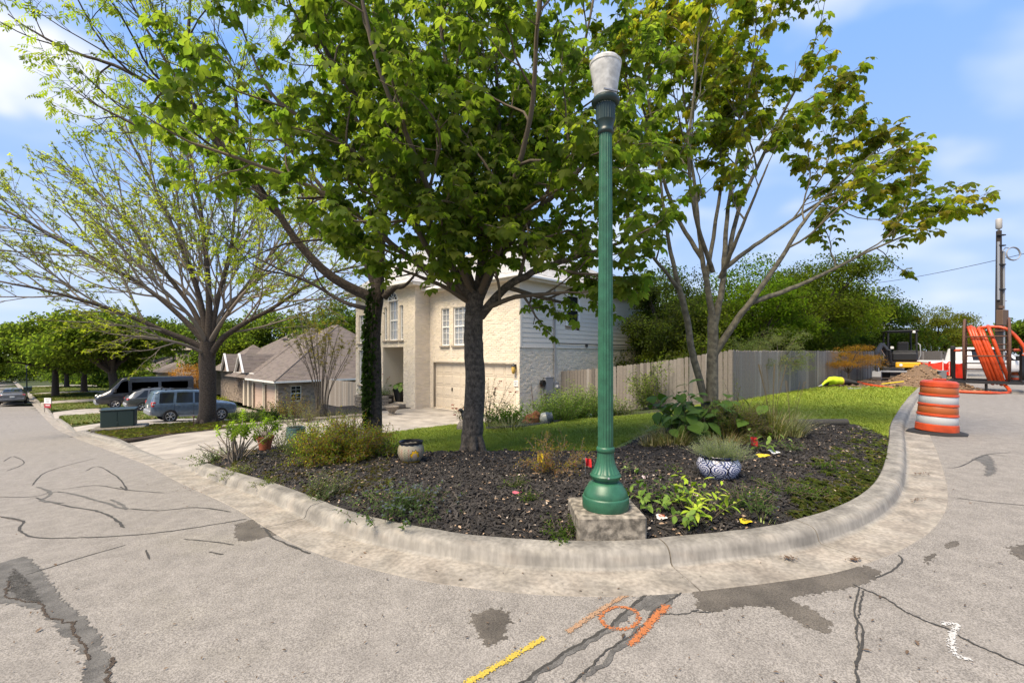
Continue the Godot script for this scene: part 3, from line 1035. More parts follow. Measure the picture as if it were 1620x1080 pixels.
func scatter_ground() -> void:
	var tuft := blade_tuft(10, 0.05, 0.003, 0.5)
	var xf := []
	var cl := []
	var tries := 0
	while xf.size() < 85000 and tries < 500000:
		tries += 1
		var px := rg.randf_range(600.0, 1460.0)
		var py := 612.0 + 110.0 * pow(rg.randf(), 0.8)
		var g := ground_fast(px, py)
		var p := Vector2(g.x, -g.z)
		if not keep_lawn(p.x, p.y) or poly_sd(BED, p) > -0.02 or g.z < -27.0:
			continue
		if poly_sd(LOT, p) < 0.03:
			continue
		var q := ab(p.x, p.y)
		if q.x > 10.3 or house_bed(q):
			continue
		var s := rg.randf_range(0.7, 1.25)
		xf.append(Transform3D(Basis(Vector3.UP, rg.randf() * TAU).scaled(Vector3(s, s * rg.randf_range(0.7, 1.2), s) * clampf(-g.z / 11.0, 0.8, 1.5)), Vector3(g.x, lawn_h(p.x, p.y) - 0.004, g.z)))
		var k := rg.randf_range(0.75, 1.15) * (1.0 + 0.22 * nz.get_noise_2d(p.x * 0.8, p.y * 0.8))
		var y := rg.randf()
		cl.append(Color((0.29 + 0.1 * y) * k, (0.42 + 0.02 * y) * k, 0.045 * k))
	many("lawn_grass", tuft, M.blade, xf, cl)
	var t2 := blade_tuft(12, 0.09, 0.012, 0.6)
	xf = []
	cl = []
	for q in [[33.8, 41.6], [48.3, 57.0], [63.0, 80.0], [85.0, 110.0]]:
		for i in 2600:
			var a: float = rg.randf_range(q[0], q[1])
			var b := kerb_b(a) + 0.25 + 12.0 * rg.randf() * rg.randf()
			var s := rg.randf_range(0.8, 1.6)
			xf.append(Transform3D(Basis(Vector3.UP, rg.randf() * TAU).scaled(Vector3(s * 1.6, s, s * 1.6)), pab(a, b, hlot(a, b) + 0.02)))
			var k := rg.randf_range(0.6, 1.1)
			cl.append(Color(0.15 * k, 0.20 * k, 0.03 * k) if rg.randf() < 0.8 else Color(0.26 * k, 0.22 * k, 0.09 * k))
	many("lawn_grass", t2, M.blade, xf, cl)
	var cm := MB.new()
	cm.box(Vector3.ZERO, Vector3(0.05, 0.007, 0.011), Basis(Vector3(0, 0, 1), 0.1))
	cm.box(Vector3(0.01, 0.003, 0.006), Vector3(0.035, 0.006, 0.007), Basis(Vector3(0, 1, 0), 0.5))
	var chip := cm.mesh(true)
	xf = []
	cl = []
	tries = 0
	var bb := Rect2(-7.2, 3.2, 14.2, 8.2)
	while xf.size() < 30000 and tries < 300000:
		tries += 1
		var p := Vector2(rg.randf_range(-7.2, 6.9), 3.3 + 8.0 * pow(rg.randf(), 1.7))
		var s := poly_sd(BED, p)
		if s < 0.02:
			continue
		var bare := bed_color(p.x, p.y).r - 1.0
		if rg.randf() < bare / 3.4 * 0.75:
			continue
		var sc := rg.randf_range(0.6, 1.5)
		var bas := Basis(Vector3.UP, rg.randf() * TAU) * Basis(Vector3(0, 0, 1), rg.randfn(0.0, 0.35)) * Basis(Vector3(1, 0, 0), rg.randfn(0.0, 0.4))
		xf.append(Transform3D(bas.scaled(Vector3.ONE * sc), V(p.x, bed_h(p.x, p.y) + rg.randf_range(0.0, 0.018), p.y)))
		var k := rg.randf_range(0.4, 1.6)
		cl.append(Color(0.026 * k, 0.022 * k, 0.0195 * k))
	many("bark_mulch", chip, M.chip, xf, cl)
	var lm := MB.new()
	lm.leaf(Vector3(-0.025, 0.004, 0), Vector3(1, 0, 0), Vector3.UP, 0.055, 0.024, 0.35, 0.2, 4)
	var dry := lm.mesh(true)
	xf = []
	cl = []
	while xf.size() < 4800:
		var p := Vector2(rg.randf_range(-7.2, 6.9), 3.3 + 7.0 * pow(rg.randf(), 1.5))
		var s := poly_sd(BED, p)
		if s < 0.03:
			continue
		if nz.get_noise_2d(p.x * 0.9 + 70.0, p.y * 0.9) < -0.1 and rg.randf() < 0.6:
			continue
		var bas := Basis(Vector3.UP, rg.randf() * TAU) * Basis(Vector3(1, 0, 0), rg.randfn(0.0, 0.5))
		xf.append(Transform3D(bas.scaled(Vector3.ONE * rg.randf_range(0.25, 0.9)), V(p.x, bed_h(p.x, p.y) + rg.randf_range(0.008, 0.022), p.y)))
		var k := rg.randf_range(0.5, 1.3)
		cl.append(Color(0.34 * k, 0.24 * k, 0.16 * k) if rg.randf() < 0.8 else Color(0.42 * k, 0.36 * k, 0.3 * k))
	many("dry_leaves", dry, M.chip, xf, cl)
	xf = []
	cl = []
	for i in 420:
		var px := rg.randf_range(0.0, 1620.0)
		var py := 760.0 + 330.0 * rg.randf()
		var g := ground(px, py, false)
		if poly_sd(LOT, Vector2(g.x, -g.z)) > -0.3:
			continue
		var gut := rg.randf() < 0.15
		xf.append(Transform3D((Basis(Vector3.UP, rg.randf() * TAU) * Basis(Vector3(1, 0, 0), rg.randfn(0, 0.2))).scaled(Vector3.ONE * rg.randf_range(0.12, 0.45 if not gut else 0.8)), g + Vector3(0, 0.01, 0)))
		var k := rg.randf_range(0.4, 1.2)
		cl.append(Color(0.12 * k, 0.08 * k, 0.05 * k))
	for q in [[1456, 752, 26, 3], [1454, 794, 18, 3], [1250, 887, 16, 3], [1352, 890, 14, 4], [300, 775, 30, 8], [752, 878, 18, 3]]:
		for i in 26:
			var g := ground(q[0] + rg.randfn(0, q[2] * 0.4), q[1] + rg.randfn(0, q[3] * 0.5), false)
			xf.append(Transform3D((Basis(Vector3.UP, rg.randf() * TAU)).scaled(Vector3.ONE * rg.randf_range(0.3, 0.7)), g + Vector3(0, 0.024, 0)))
			var k := rg.randf_range(0.4, 1.0)
			cl.append(Color(0.15 * k, 0.09 * k, 0.05 * k))
	many("road_debris", dry, M.chip, xf, cl)

func house_bed(q: Vector2) -> bool:
	return q.y > lerpf(8.6, 12.4, clampf((9.4 - q.x) / 3.0, 0.0, 1.0)) and q.x > 6.2

func ground_fast(px: float, py: float) -> Vector3:
	var d := 9.0
	for i in 14:
		var x := (px - 810.0) / FPX * d
		d = lerpf(d, (EYE - hl(x, d)) * FPX / (py - 560.0), 0.6)
		d = clampf(d, 2.0, 60.0)
	return Vector3((px - 810.0) / FPX * d, hl((px - 810.0) / FPX * d, d), -d)

class Grower:
	var trunk: MB
	var limbs: MB
	var spots: Array = []    
	var rg: RandomNumberGenerator
	var bounds: Array = []   
	var levels := 3
	var wander := 0.16
	var lift := 0.05
	var gap := 0.5           
	var angle := 0.8
	var ratio := 0.62
	var leaf_gap := 0.14
	var leaf_from := 0.25
	var twig := 0.004
	var step := 0.22
	var flat := 0.0
	var first := 0.25
	var leaf_lvl := 1
	var maxlen := 2.2

	func inside(p: Vector3) -> bool:
		if bounds.is_empty():
			return true
		for b in bounds:
			var q: Vector3 = (p - b[0]) / b[1]
			if q.length_squared() < 1.0:
				return true
		return false

	func limb(pts: PackedVector3Array, r0: float, r1: float, mb: MB, lvl := 0, from := -1.0) -> void:
		var p := PackedVector3Array()
		for i in pts.size() - 1:
			for j in 6:
				p.append(pts[i].cubic_interpolate(pts[i + 1], pts[maxi(i - 1, 0)], pts[mini(i + 2, pts.size() - 1)], j / 6.0))
		p.append(pts[pts.size() - 1])
		var r := PackedFloat32Array()
		for i in p.size():
			var t := float(i) / (p.size() - 1)
			r.append(lerpf(r0, r1, pow(t, 0.8)))
			if i > 0 and i < p.size() - 1:
				p[i] += Vector3(rg.randfn(0, 1), rg.randfn(0, 1), rg.randfn(0, 1)) * r[i] * (0.025 if r[i] > 0.06 else 0.1)
		mb.tube(p, r, 12 if r0 > 0.1 else 8)
		if lvl < levels:
			shoots(p, r, lvl, first if from < 0.0 else from)

	func shoots(p: PackedVector3Array, r: PackedFloat32Array, lvl: int, from: float) -> void:
		var total := 0.0
		for i in p.size() - 1:
			total += p[i].distance_to(p[i + 1])
		var g := gap * pow(0.68, lvl)
		var run := 0.0
		var next := total * from + g * rg.randf()
		var turn := rg.randf() * TAU
		for i in p.size() - 1:
			var seg := p[i].distance_to(p[i + 1])
			while next < run + seg:
				var t := (next - run) / seg
				var q := p[i].lerp(p[i + 1], t)
				var dir := (p[i + 1] - p[i]).normalized()
				turn += 2.4 + rg.randfn(0, 0.4)
				var x := (Vector3.UP if absf(dir.y) < 0.9 else Vector3.RIGHT).cross(dir).normalized()
				var o := x * cos(turn) + dir.cross(x) * sin(turn)
				if flat > 0.0:
					o.y *= 1.0 - flat
				var an := angle * rg.randf_range(0.7, 1.25)
				var nd := (dir * cos(an) + o.normalized() * sin(an)).normalized()
				var rr: float = minf(lerpf(r[i], r[i + 1], t) * 0.62, 0.05)
				var ln: float = minf((total - next) * 0.8 + total * 0.22, maxlen) * pow(ratio, 0.6 * lvl) * rg.randf_range(0.7, 1.15)
				grow(q, nd, maxf(ln, 0.25), maxf(rr, twig), lvl + 1)
				next += g * rg.randf_range(0.6, 1.4)
			run += seg
		grow(p[p.size() - 1], (p[p.size() - 1] - p[p.size() - 2]).normalized(), maxf(total * 0.2, 0.3), maxf(r[r.size() - 1] * 0.9, twig), lvl + 1)

	func grow(p: Vector3, dir: Vector3, ln: float, rad: float, lvl: int) -> void:
		var n := maxi(2, int(ln / step) + 1)
		var sl := ln / n
		var pts := PackedVector3Array([p])
		var rs := PackedFloat32Array([rad])
		var d := dir
		for i in n:
			d = (d + Vector3(rg.randfn(0, wander), rg.randfn(0, wander) + lift, rg.randfn(0, wander))).normalized()
			var q := pts[pts.size() - 1] + d * sl
			if not inside(q):
				break
			pts.append(q)
			rs.append(maxf(lerpf(rad, rad * 0.35, float(i + 1) / n), twig * 0.6))
		if pts.size() < 2:
			return
		limbs.tube(pts, rs, 6 if rad > 0.02 else (4 if rad > 0.008 else 3), false)
		if lvl < levels:
			shoots(pts, rs, lvl, 0.2)
		if lvl >= levels - leaf_lvl:
			var run := leaf_from * ln if lvl == levels else ln * 0.6
			var acc := 0.0
			for i in pts.size() - 1:
				while run < acc + sl:
					var t := (run - acc) / sl
					spots.append([pts[i].lerp(pts[i + 1], t), (pts[i + 1] - pts[i]).normalized()])
					run += leaf_gap * rg.randf_range(0.6, 1.4)
				acc += sl
			spots.append([pts[pts.size() - 1], d])

func new_tree(sd: int) -> Grower:
	var t := Grower.new()
	t.trunk = MB.new()
	t.limbs = MB.new()
	t.rg = RandomNumberGenerator.new()
	t.rg.seed = sd
	return t

func palmate() -> ArrayMesh:
	var mb := MB.new()
	mb.tube(PackedVector3Array([Vector3.ZERO, Vector3(0, 0.01, 0.05), Vector3(0, 0.0, 0.09)]), PackedFloat32Array([0.0022, 0.002, 0.0018]), 3, false)
	for k in 5:
		var an: float = [-1.75, -0.9, 0.0, 0.9, 1.75][k]
		var ln: float = [0.10, 0.145, 0.165, 0.15, 0.105][k]
		var dir := Vector3(sin(an), -0.06, cos(an)).normalized()
		mb.col = Color.WHITE * [0.92, 1.05, 1.0, 0.95, 1.06][k]
		mb.leaf(Vector3(0, 0.002 * k, 0.09), dir, Vector3.UP, ln, ln * 0.62, 0.22, [0.55, 0.4, 0.5, 0.38, 0.6][k], 4, 0.62)
	return mb.mesh(true)

func pinnate() -> ArrayMesh:
	var mb := MB.new()
	mb.tube(PackedVector3Array([Vector3.ZERO, Vector3(0, 0.01, 0.07), Vector3(0, -0.01, 0.15)]), PackedFloat32Array([0.0015, 0.0012, 0.001]), 3, false)
	for k in 7:
		var s := 1.0 if k % 2 == 0 else -1.0
		var z := 0.04 + 0.017 * k
		var dir := Vector3(s, 0.0, 0.55).normalized() if k < 6 else Vector3(0, 0, 1)
		mb.leaf(Vector3(0, 0.004 - 0.012 * z / 0.15, z), dir, Vector3.UP, 0.06, 0.026, 0.3, 0.55, 3)
	return mb.mesh(true)

func tuft_leaf(nl: int, ln: float, wd: float, sd: int) -> ArrayMesh:
	var mb := MB.new()
	var r := RandomNumberGenerator.new()
	r.seed = sd
	for k in nl:
		var an := TAU * k / nl + r.randf() * 0.5
		var e := r.randf_range(-0.2, 0.9)
		var dir := Vector3(cos(an) * cos(e), sin(e), sin(an) * cos(e))
		mb.leaf(dir * 0.004, dir, Vector3.UP if absf(dir.y) < 0.8 else Vector3.RIGHT, ln * r.randf_range(0.7, 1.1), wd, 0.3, 0.5, 3)
	return mb.mesh(true)

func clump(nl: int, rad: float, ln: float, sd: int) -> ArrayMesh:
	var mb := MB.new()
	var r := RandomNumberGenerator.new()
	r.seed = sd
	for k in nl:
		var p := Vector3(r.randfn(0, 0.5), r.randfn(0, 0.4), r.randfn(0, 0.5)) * rad
		var dir := Vector3(r.randf_range(-1, 1), r.randf_range(-0.7, 0.3), r.randf_range(-1, 1)).normalized()
		var up := (Vector3.UP + Vector3(r.randf_range(-0.8, 0.8), 0, r.randf_range(-0.8, 0.8))).normalized()
		mb.col = Color.WHITE * r.randf_range(0.75, 1.25)
		mb.leaf(p, dir, up, ln * r.randf_range(0.7, 1.2), ln * 0.62, 0.25, 0.35, 2)
	return mb.mesh(true)

func leaf_basis(dir: Vector3, sag: float, r: RandomNumberGenerator) -> Basis:
	var z := (Vector3(dir.x, 0, dir.z).normalized() * r.randf_range(0.3, 1.0) + Vector3(r.randfn(0, 0.7), -sag + r.randfn(0, 0.25), r.randfn(0, 0.7))).normalized()
	var up := (Vector3.UP + Vector3(r.randfn(0, 0.3), 0, r.randfn(0, 0.3))).normalized()
	var x := up.cross(z).normalized()
	return Basis(x, z.cross(x), z)

func plant_tree(called: String, label: String, cat: String, t: Grower, base: Vector3, bark: StandardMaterial3D, twigm: StandardMaterial3D, leaf: Mesh, scl: Vector2, cols: Array, singles: int, group := "", sag := 0.35, keep := 1.0, limit := 40000) -> Node3D:
	var o := thing(called, label, cat, base, 0.0, group)
	for mb in [t.trunk, t.limbs]:
		for i in mb.v.size():
			mb.v[i] -= base
	part("trunk", t.trunk, bark, o)
	part("branches", t.limbs, twigm, o)
	var all := []
	for s in t.spots:
		if t.rg.randf() > keep:
			continue
		var p: Vector3 = s[0]
		var b := leaf_basis(s[1], sag, t.rg)
		var sc: float = t.rg.randf_range(scl.x, scl.y)
		var k: float = t.rg.randf_range(0.72, 1.2) * 1.75
		var c: Color = cols[t.rg.randi() % cols.size()]
		all.append([p.length() if singles > 0 else 0.0, Transform3D(b.scaled(Vector3.ONE * sc), p - base), Color(c.r * k, c.g * k, c.b * k), p])
	if singles > 0:
		all.sort_custom(func(x, y): return x[0] < y[0])
	var xf := []
	var cl := []
	var made := 0
	for e in all:
		var p: Vector3 = e[3]
		if made < singles and p.z < -0.5 and absf(p.x) < -p.z * 1.1 and (p.y - EYE) < -p.z * 0.76:
			var lf := put("leaf", leaf, M["leaf%d" % (made % 4)], o)
			lf.transform = e[1]
			made += 1
		elif xf.size() < limit:
			xf.append(e[1])
			cl.append(e[2])
	if xf.size() > 0:
		many("foliage", leaf, M.leaf, xf, cl, o)
	return o

func lp(px: Array) -> PackedVector3Array:
	var out := PackedVector3Array()
	for i in range(0, px.size(), 3):
		out.append(at(px[i], px[i + 1], px[i + 2]))
	return out

func ball(px: float, py: float, d: float, rx: float, ry: float, rz: float) -> Array:
	return [at(px, py, d), Vector3(rx, ry, rz) * Vector3(d / FPX, d / FPX, 1.0)]

func flare(mb: MB, base: Vector3, r: float, hgt: float) -> void:
	for k in 6:
		var an := TAU * k / 6.0 + 0.4
		var d := Vector3(cos(an), 0, sin(an))
		mb.tube(PackedVector3Array([base + d * r * 1.25 + Vector3(0, -0.08, 0), base + d * r * 0.88 + Vector3(0, hgt * 0.25, 0), base + d * r * 0.64 + Vector3(0, hgt, 0)]), PackedFloat32Array([r * 0.4, r * 0.42, r * 0.3]), 7)

func make_trees() -> void:
	var whorl := palmate()
	var green := [Color(0.125, 0.172, 0.038), Color(0.10, 0.15, 0.034), Color(0.15, 0.195, 0.042), Color(0.17, 0.205, 0.046)]
	var t := new_tree(101)
	t.levels = 3
	t.gap = 0.36
	t.leaf_lvl = 2
	t.angle = 0.85
	t.leaf_gap = 0.076
	t.maxlen = 1.5
	t.lift = 0.04
	t.bounds = [ball(730, 170, 6.6, 290, 330, 2.3), ball(470, 170, 6.3, 230, 150, 1.6), ball(880, 250, 6.4, 200, 280, 2.0), ball(690, 430, 6.6, 95, 70, 1.2), ball(900, 430, 6.4, 120, 85, 1.3), ball(360, 235, 6.0, 130, 70, 0.9), ball(700, -120, 6.3, 380, 260, 2.4)]
	var b2 := ground(748, 719)
	t.limb(PackedVector3Array([b2 - Vector3(0, 0.1, 0), at(747, 690, 7.3), at(752, 610, 7.3), at(749, 545, 7.25), at(750, 490, 7.2), at(752, 462, 7.2)]), 0.185, 0.135, t.trunk, 9)
	flare(t.trunk, b2, 0.18, 0.3)
	for l in [
		[0.085, 752, 480, 7.2, 725, 440, 7.0, 680, 350, 6.7, 625, 255, 6.4, 565, 155, 6.2, 505, 60, 6.0, 470, -40, 5.9],
		[0.08, 755, 470, 7.2, 762, 380, 7.2, 745, 270, 7.1, 715, 150, 7.0, 695, 20, 6.9, 690, -120, 6.8],
		[0.08, 757, 475, 7.2, 790, 405, 7.0, 835, 350, 6.7, 890, 295, 6.4, 945, 235, 6.2, 1000, 160, 6.0],
		[0.085, 760, 500, 7.2, 800, 455, 7.0, 850, 428, 6.8, 905, 408, 6.6, 960, 392, 6.4, 1010, 370, 6.2],
		[0.075, 757, 465, 7.2, 780, 330, 7.3, 790, 220, 7.4, 785, 100, 7.5, 790, -60, 7.6],
		[0.065, 748, 475, 7.2, 700, 440, 7.0, 640, 402, 6.8, 570, 345, 6.5, 480, 290, 6.2, 390, 255, 6.0, 300, 225, 5.8],
		[0.06, 752, 460, 7.2, 700, 340, 7.6, 640, 250, 7.9, 560, 130, 8.1, 500, 0, 8.2],
		[0.06, 758, 462, 7.2, 830, 340, 7.6, 880, 220, 7.9, 920, 90, 8.0, 950, -60, 8.1],
		[0.06, 750, 470, 7.2, 720, 400, 6.6, 690, 330, 6.0, 650, 230, 5.5, 600, 110, 5.1, 560, -60, 4.8],
		[0.06, 756, 470, 7.2, 790, 390, 6.6, 810, 300, 6.0, 840, 180, 5.5, 850, 40, 5.1, 860, -120, 4.9],
		[0.05, 745, 480, 7.2, 705, 455, 6.9, 670, 440, 6.6, 630, 425, 6.4],
		[0.05, 700, 440, 7.0, 640, 330, 6.6, 560, 240, 6.2, 440, 160, 5.9, 400, 90, 5.8],
		[0.05, 762, 490, 7.2, 815, 470, 6.8, 865, 465, 6.5, 900, 462, 6.3]]:
		t.limb(lp(l.slice(1)), l[0], 0.016, t.trunk if l[0] > 0.07 else t.limbs, 0, 0.12)
	plant_tree("shade_tree", "large leafy broad-leaved tree with straight grey trunk left of the lamp post", "tree", t, b2, M.bark_grey, M.twig, whorl, Vector2(0.5, 0.88), green, 300, "", 0.5)
	t = new_tree(202)
	t.levels = 3
	t.gap = 0.48
	t.angle = 0.7
	t.leaf_gap = 0.105
	t.leaf_from = 0.25
	t.maxlen = 1.7
	t.lift = 0.06
	t.twig = 0.005
	t.bounds = [ball(1080, 160, 8.6, 190, 330, 2.4), ball(1070, 360, 8.0, 150, 150, 1.7), ball(1230, 280, 8.6, 170, 170, 2.0), ball(1385, 335, 8.6, 140, 110, 1.6), ball(1240, 120, 8.8, 110, 110, 1.3), ball(1180, 330, 7.8, 110, 120, 1.6), ball(1100, -120, 8.6, 230, 200, 2.4)]
	var b3 := ground(1122, 684)
	for l in [
		[0.115, 0.085, 1126, 650, 8.1, 1127, 590, 8.1, 1128, 540, 8.1, 1128, 500, 8.1],
		[0.075, 0.05, 1118, 680, 8.1, 1112, 620, 8.1, 1096, 560, 8.05, 1086, 500, 8.0, 1074, 455, 8.0]]:
		var p := lp(l.slice(2))
		p.insert(0, b3 + Vector3(0.02 if l[0] > 0.1 else -0.12, -0.1, 0))
		t.limb(p, l[0], l[1], t.trunk, 9)
	for l in [
		[0.07, 1128, 510, 8.1, 1120, 455, 8.1, 1110, 400, 8.1, 1100, 300, 8.2, 1085, 180, 8.3, 1070, 30, 8.4],
		[0.07, 1130, 515, 8.1, 1142, 460, 8.1, 1147, 400, 8.1, 1152, 330, 8.2, 1170, 230, 8.4, 1190, 110, 8.6, 1215, 20, 8.7],
		[0.07, 1130, 560, 8.1, 1162, 512, 8.0, 1202, 458, 7.9, 1238, 405, 7.9, 1280, 340, 8.0, 1340, 280, 8.2, 1400, 225, 8.3],
		[0.05, 1190, 478, 7.95, 1250, 457, 8.0, 1310, 430, 8.2, 1380, 395, 8.4, 1450, 365, 8.6],
		[0.05, 1146, 425, 8.1, 1185, 395, 8.2, 1250, 350, 8.4, 1330, 300, 8.6, 1420, 250, 8.7],
		[0.05, 1150, 420, 8.1, 1170, 330, 8.4, 1215, 230, 8.7, 1260, 140, 8.9, 1310, 60, 9.0],
		[0.05, 1075, 460, 8.0, 1062, 400, 8.0, 1050, 330, 8.0, 1040, 240, 8.1, 1020, 130, 8.2],
		[0.04, 1074, 458, 8.0, 1045, 420, 7.8, 1010, 380, 7.6, 990, 340, 7.5],
		[0.045, 1112, 410, 8.1, 1070, 340, 8.3, 1040, 250, 8.6, 1010, 140, 8.9, 990, 20, 9.0],
		[0.045, 1140, 440, 8.1, 1165, 380, 7.7, 1190, 320, 7.4, 1215, 260, 7.2],
		[0.045, 1128, 430, 8.1, 1100, 340, 7.7, 1090, 240, 7.4, 1100, 130, 7.2, 1110, 0, 7.1],
		[0.045, 1118, 440, 8.1, 1140, 300, 8.8, 1150, 180, 9.2, 1140, 40, 9.4]]:
		t.limb(lp(l.slice(1)), l[0], 0.012, t.trunk if l[0] > 0.06 else t.limbs, 0, 0.35)
	plant_tree("shade_tree", "broad-leaved tree with several smooth leaning stems beside the wooden fence", "tree", t, b3, M.bark_smooth, M.bark_smooth, whorl, Vector2(0.6, 1.0), [Color(0.14, 0.165, 0.026), Color(0.17, 0.18, 0.03), Color(0.11, 0.14, 0.022), Color(0.2, 0.17, 0.035)], 300, "", 0.3)
	t = new_tree(303)
	t.levels = 3
	t.gap = 0.5
	t.angle = 0.6
	t.leaf_gap = 0.27
	t.leaf_from = 0.5
	t.maxlen = 2.0
	t.wander = 0.12
	t.twig = 0.0045
	t.bounds = [ball(360, 210, 8.0, 250, 220, 2.5), ball(210, 90, 7.8, 180, 110, 1.6), ball(540, 200, 8.6, 220, 330, 2.6), ball(560, -60, 8.6, 420, 200, 2.8)]
	var b1 := ground(592, 713)
	t.limb(PackedVector3Array([b1 - Vector3(0, 0.1, 0), at(592, 690, 8.38), at(592, 600, 8.38), at(592, 520, 8.38), at(598, 465, 8.38), at(600, 420, 8.4), at(606, 330, 8.4), at(612, 220, 8.4), at(596, 90, 8.4), at(590, -60, 8.4)]), 0.175, 0.04, t.trunk, 0, 0.45)
	flare(t.trunk, b1, 0.18, 0.3)
	for l in [
		[0.11, 600, 475, 8.38, 560, 458, 8.3, 515, 430, 8.2, 468, 380, 8.1, 432, 325, 8.0, 395, 285, 7.9, 335, 205, 7.8, 270, 110, 7.7, 210, 10, 7.6],
		[0.085, 596, 460, 8.38, 578, 410, 8.5, 560, 370, 8.6, 520, 310, 8.8, 470, 250, 8.9, 400, 160, 9.0, 340, 60, 9.1],
		[0.05, 595, 400, 8.4, 560, 395, 8.2, 510, 370, 8.0, 455, 330, 7.8, 380, 290, 7.7],
		[0.06, 430, 325, 8.0, 360, 245, 7.8, 290, 170, 7.7, 195, 110, 7.6, 110, 80, 7.5, 45, 45, 7.4],
		[0.05, 590, 490, 8.38, 545, 478, 8.7, 495, 450, 9.0, 440, 425, 9.2, 380, 395, 9.4],
		[0.06, 606, 330, 8.4, 575, 220, 8.2, 530, 110, 8.0, 490, -20, 7.9],
		[0.06, 610, 300, 8.4, 650, 200, 8.8, 690, 80, 9.2, 710, -60, 9.4],
		[0.05, 395, 285, 7.9, 320, 240, 7.7, 230, 205, 7.6, 150, 165, 7.5],
		[0.045, 335, 205, 7.8, 300, 110, 7.9, 300, 10, 8.0, 310, -80, 8.1],
		[0.07, 608, 470, 8.36, 625, 455, 8.3, 640, 452, 8.2, 660, 430, 8.0]]:
		t.limb(lp(l.slice(1)), l[0], 0.014, t.trunk if l[0] > 0.07 else t.limbs, 0, 0.3)
	plant_tree("shade_tree", "tall thinly leaved tree with ivy up its rough dark trunk", "tree", t, b1, M.bark_dark, M.bark_dark, pinnate(), Vector2(0.8, 1.3), [Color(0.17, 0.21, 0.03), Color(0.13, 0.17, 0.028), Color(0.20, 0.22, 0.035)], 0, "", 0.45)
	var iv := thing("ivy", "green ivy climbing the left side of the rough dark trunk", "ivy", b1)
	var im := MB.new()
	im.leaf(Vector3.ZERO, Vector3(0, -0.5, 0.85).normalized(), Vector3(0, 0.85, 0.5), 0.07, 0.06, 0.15, 0.2, 3)
	var ivm := im.mesh(true)
	var xf := []
	var cl := []
	for i in 1500:
		var py := 455.0 + 215.0 * pow(rg.randf(), 0.85)
		var wid := 1.9 if py < 600.0 else 1.9 - (py - 600.0) / 45.0
		if wid < 0.1:
			continue
		var an := PI * 0.78 + rg.randfn(0, 0.55) * wid * 0.55 - (py - 520.0) * 0.002
		var dv := Vector3(cos(an), 0, sin(an))
		var c := at(592.0 + maxf(0.0, (520.0 - py)) * 0.11, py, 8.38)
		var rr := lerpf(0.14, 0.168, (py - 460.0) / 200.0) + rg.randf_range(0.0, 0.05)
		var yaw := atan2(dv.x, dv.z) + rg.randfn(0, 0.5)
		xf.append(Transform3D((Basis(Vector3.UP, yaw) * Basis(Vector3(0, 0, 1), rg.randfn(0, 0.6)) * Basis(Vector3(1, 0, 0), rg.randf_range(0.0, 1.0))).scaled(Vector3.ONE * rg.randf_range(0.45, 1.1)), c + dv * rr - b1))
		var k := rg.randf_range(0.6, 1.4)
		cl.append(Color(0.045 * k, 0.085 * k, 0.018 * k))
	many("foliage", ivm, M.leaf, xf, cl, iv)
	var st := MB.new()
	for i in 7:
		var an := PI * 0.78 + rg.randfn(0, 0.5)
		var p := PackedVector3Array()
		for j in 9:
			var py := 700.0 - j * 29.0
			an += rg.randfn(0, 0.12)
			p.append(at(592.0 + maxf(0.0, (520.0 - py)) * 0.11, py, 8.38) + Vector3(cos(an), 0, sin(an)) * lerpf(0.175, 0.15, j / 8.0) - b1)
		var rs := PackedFloat32Array()
		for j in 9:
			rs.append(0.008)
		st.tube(smooth3(p, 3), PackedFloat32Array(range(25).map(func(_k): return 0.007)), 4)
	part("stem", st, M.twig, iv)
	t = new_tree(404)
	t.levels = 3
	t.gap = 0.62
	t.angle = 0.5
	t.leaf_gap = 0.5
	t.leaf_from = 0.35
	t.maxlen = 4.0
	t.wander = 0.07
	t.lift = 0.03
	t.twig = 0.011
	t.step = 0.6
	t.first = 0.16
	var b4 := ground(328, 670)
	t.limb(PackedVector3Array([b4 - Vector3(0, 0.2, 0), at(328, 655, 20.06), at(328, 610, 20.06), at(327, 565, 20.06), at(329, 540, 20.06)]), 0.33, 0.31, t.trunk, 9)
	flare(t.trunk, b4, 0.34, 0.55)
	t.bounds = [ball(290, 420, 20.0, 310, 245, 8.0), ball(120, 430, 19.0, 190, 160, 5.0), ball(460, 430, 20.0, 150, 140, 5.0)]
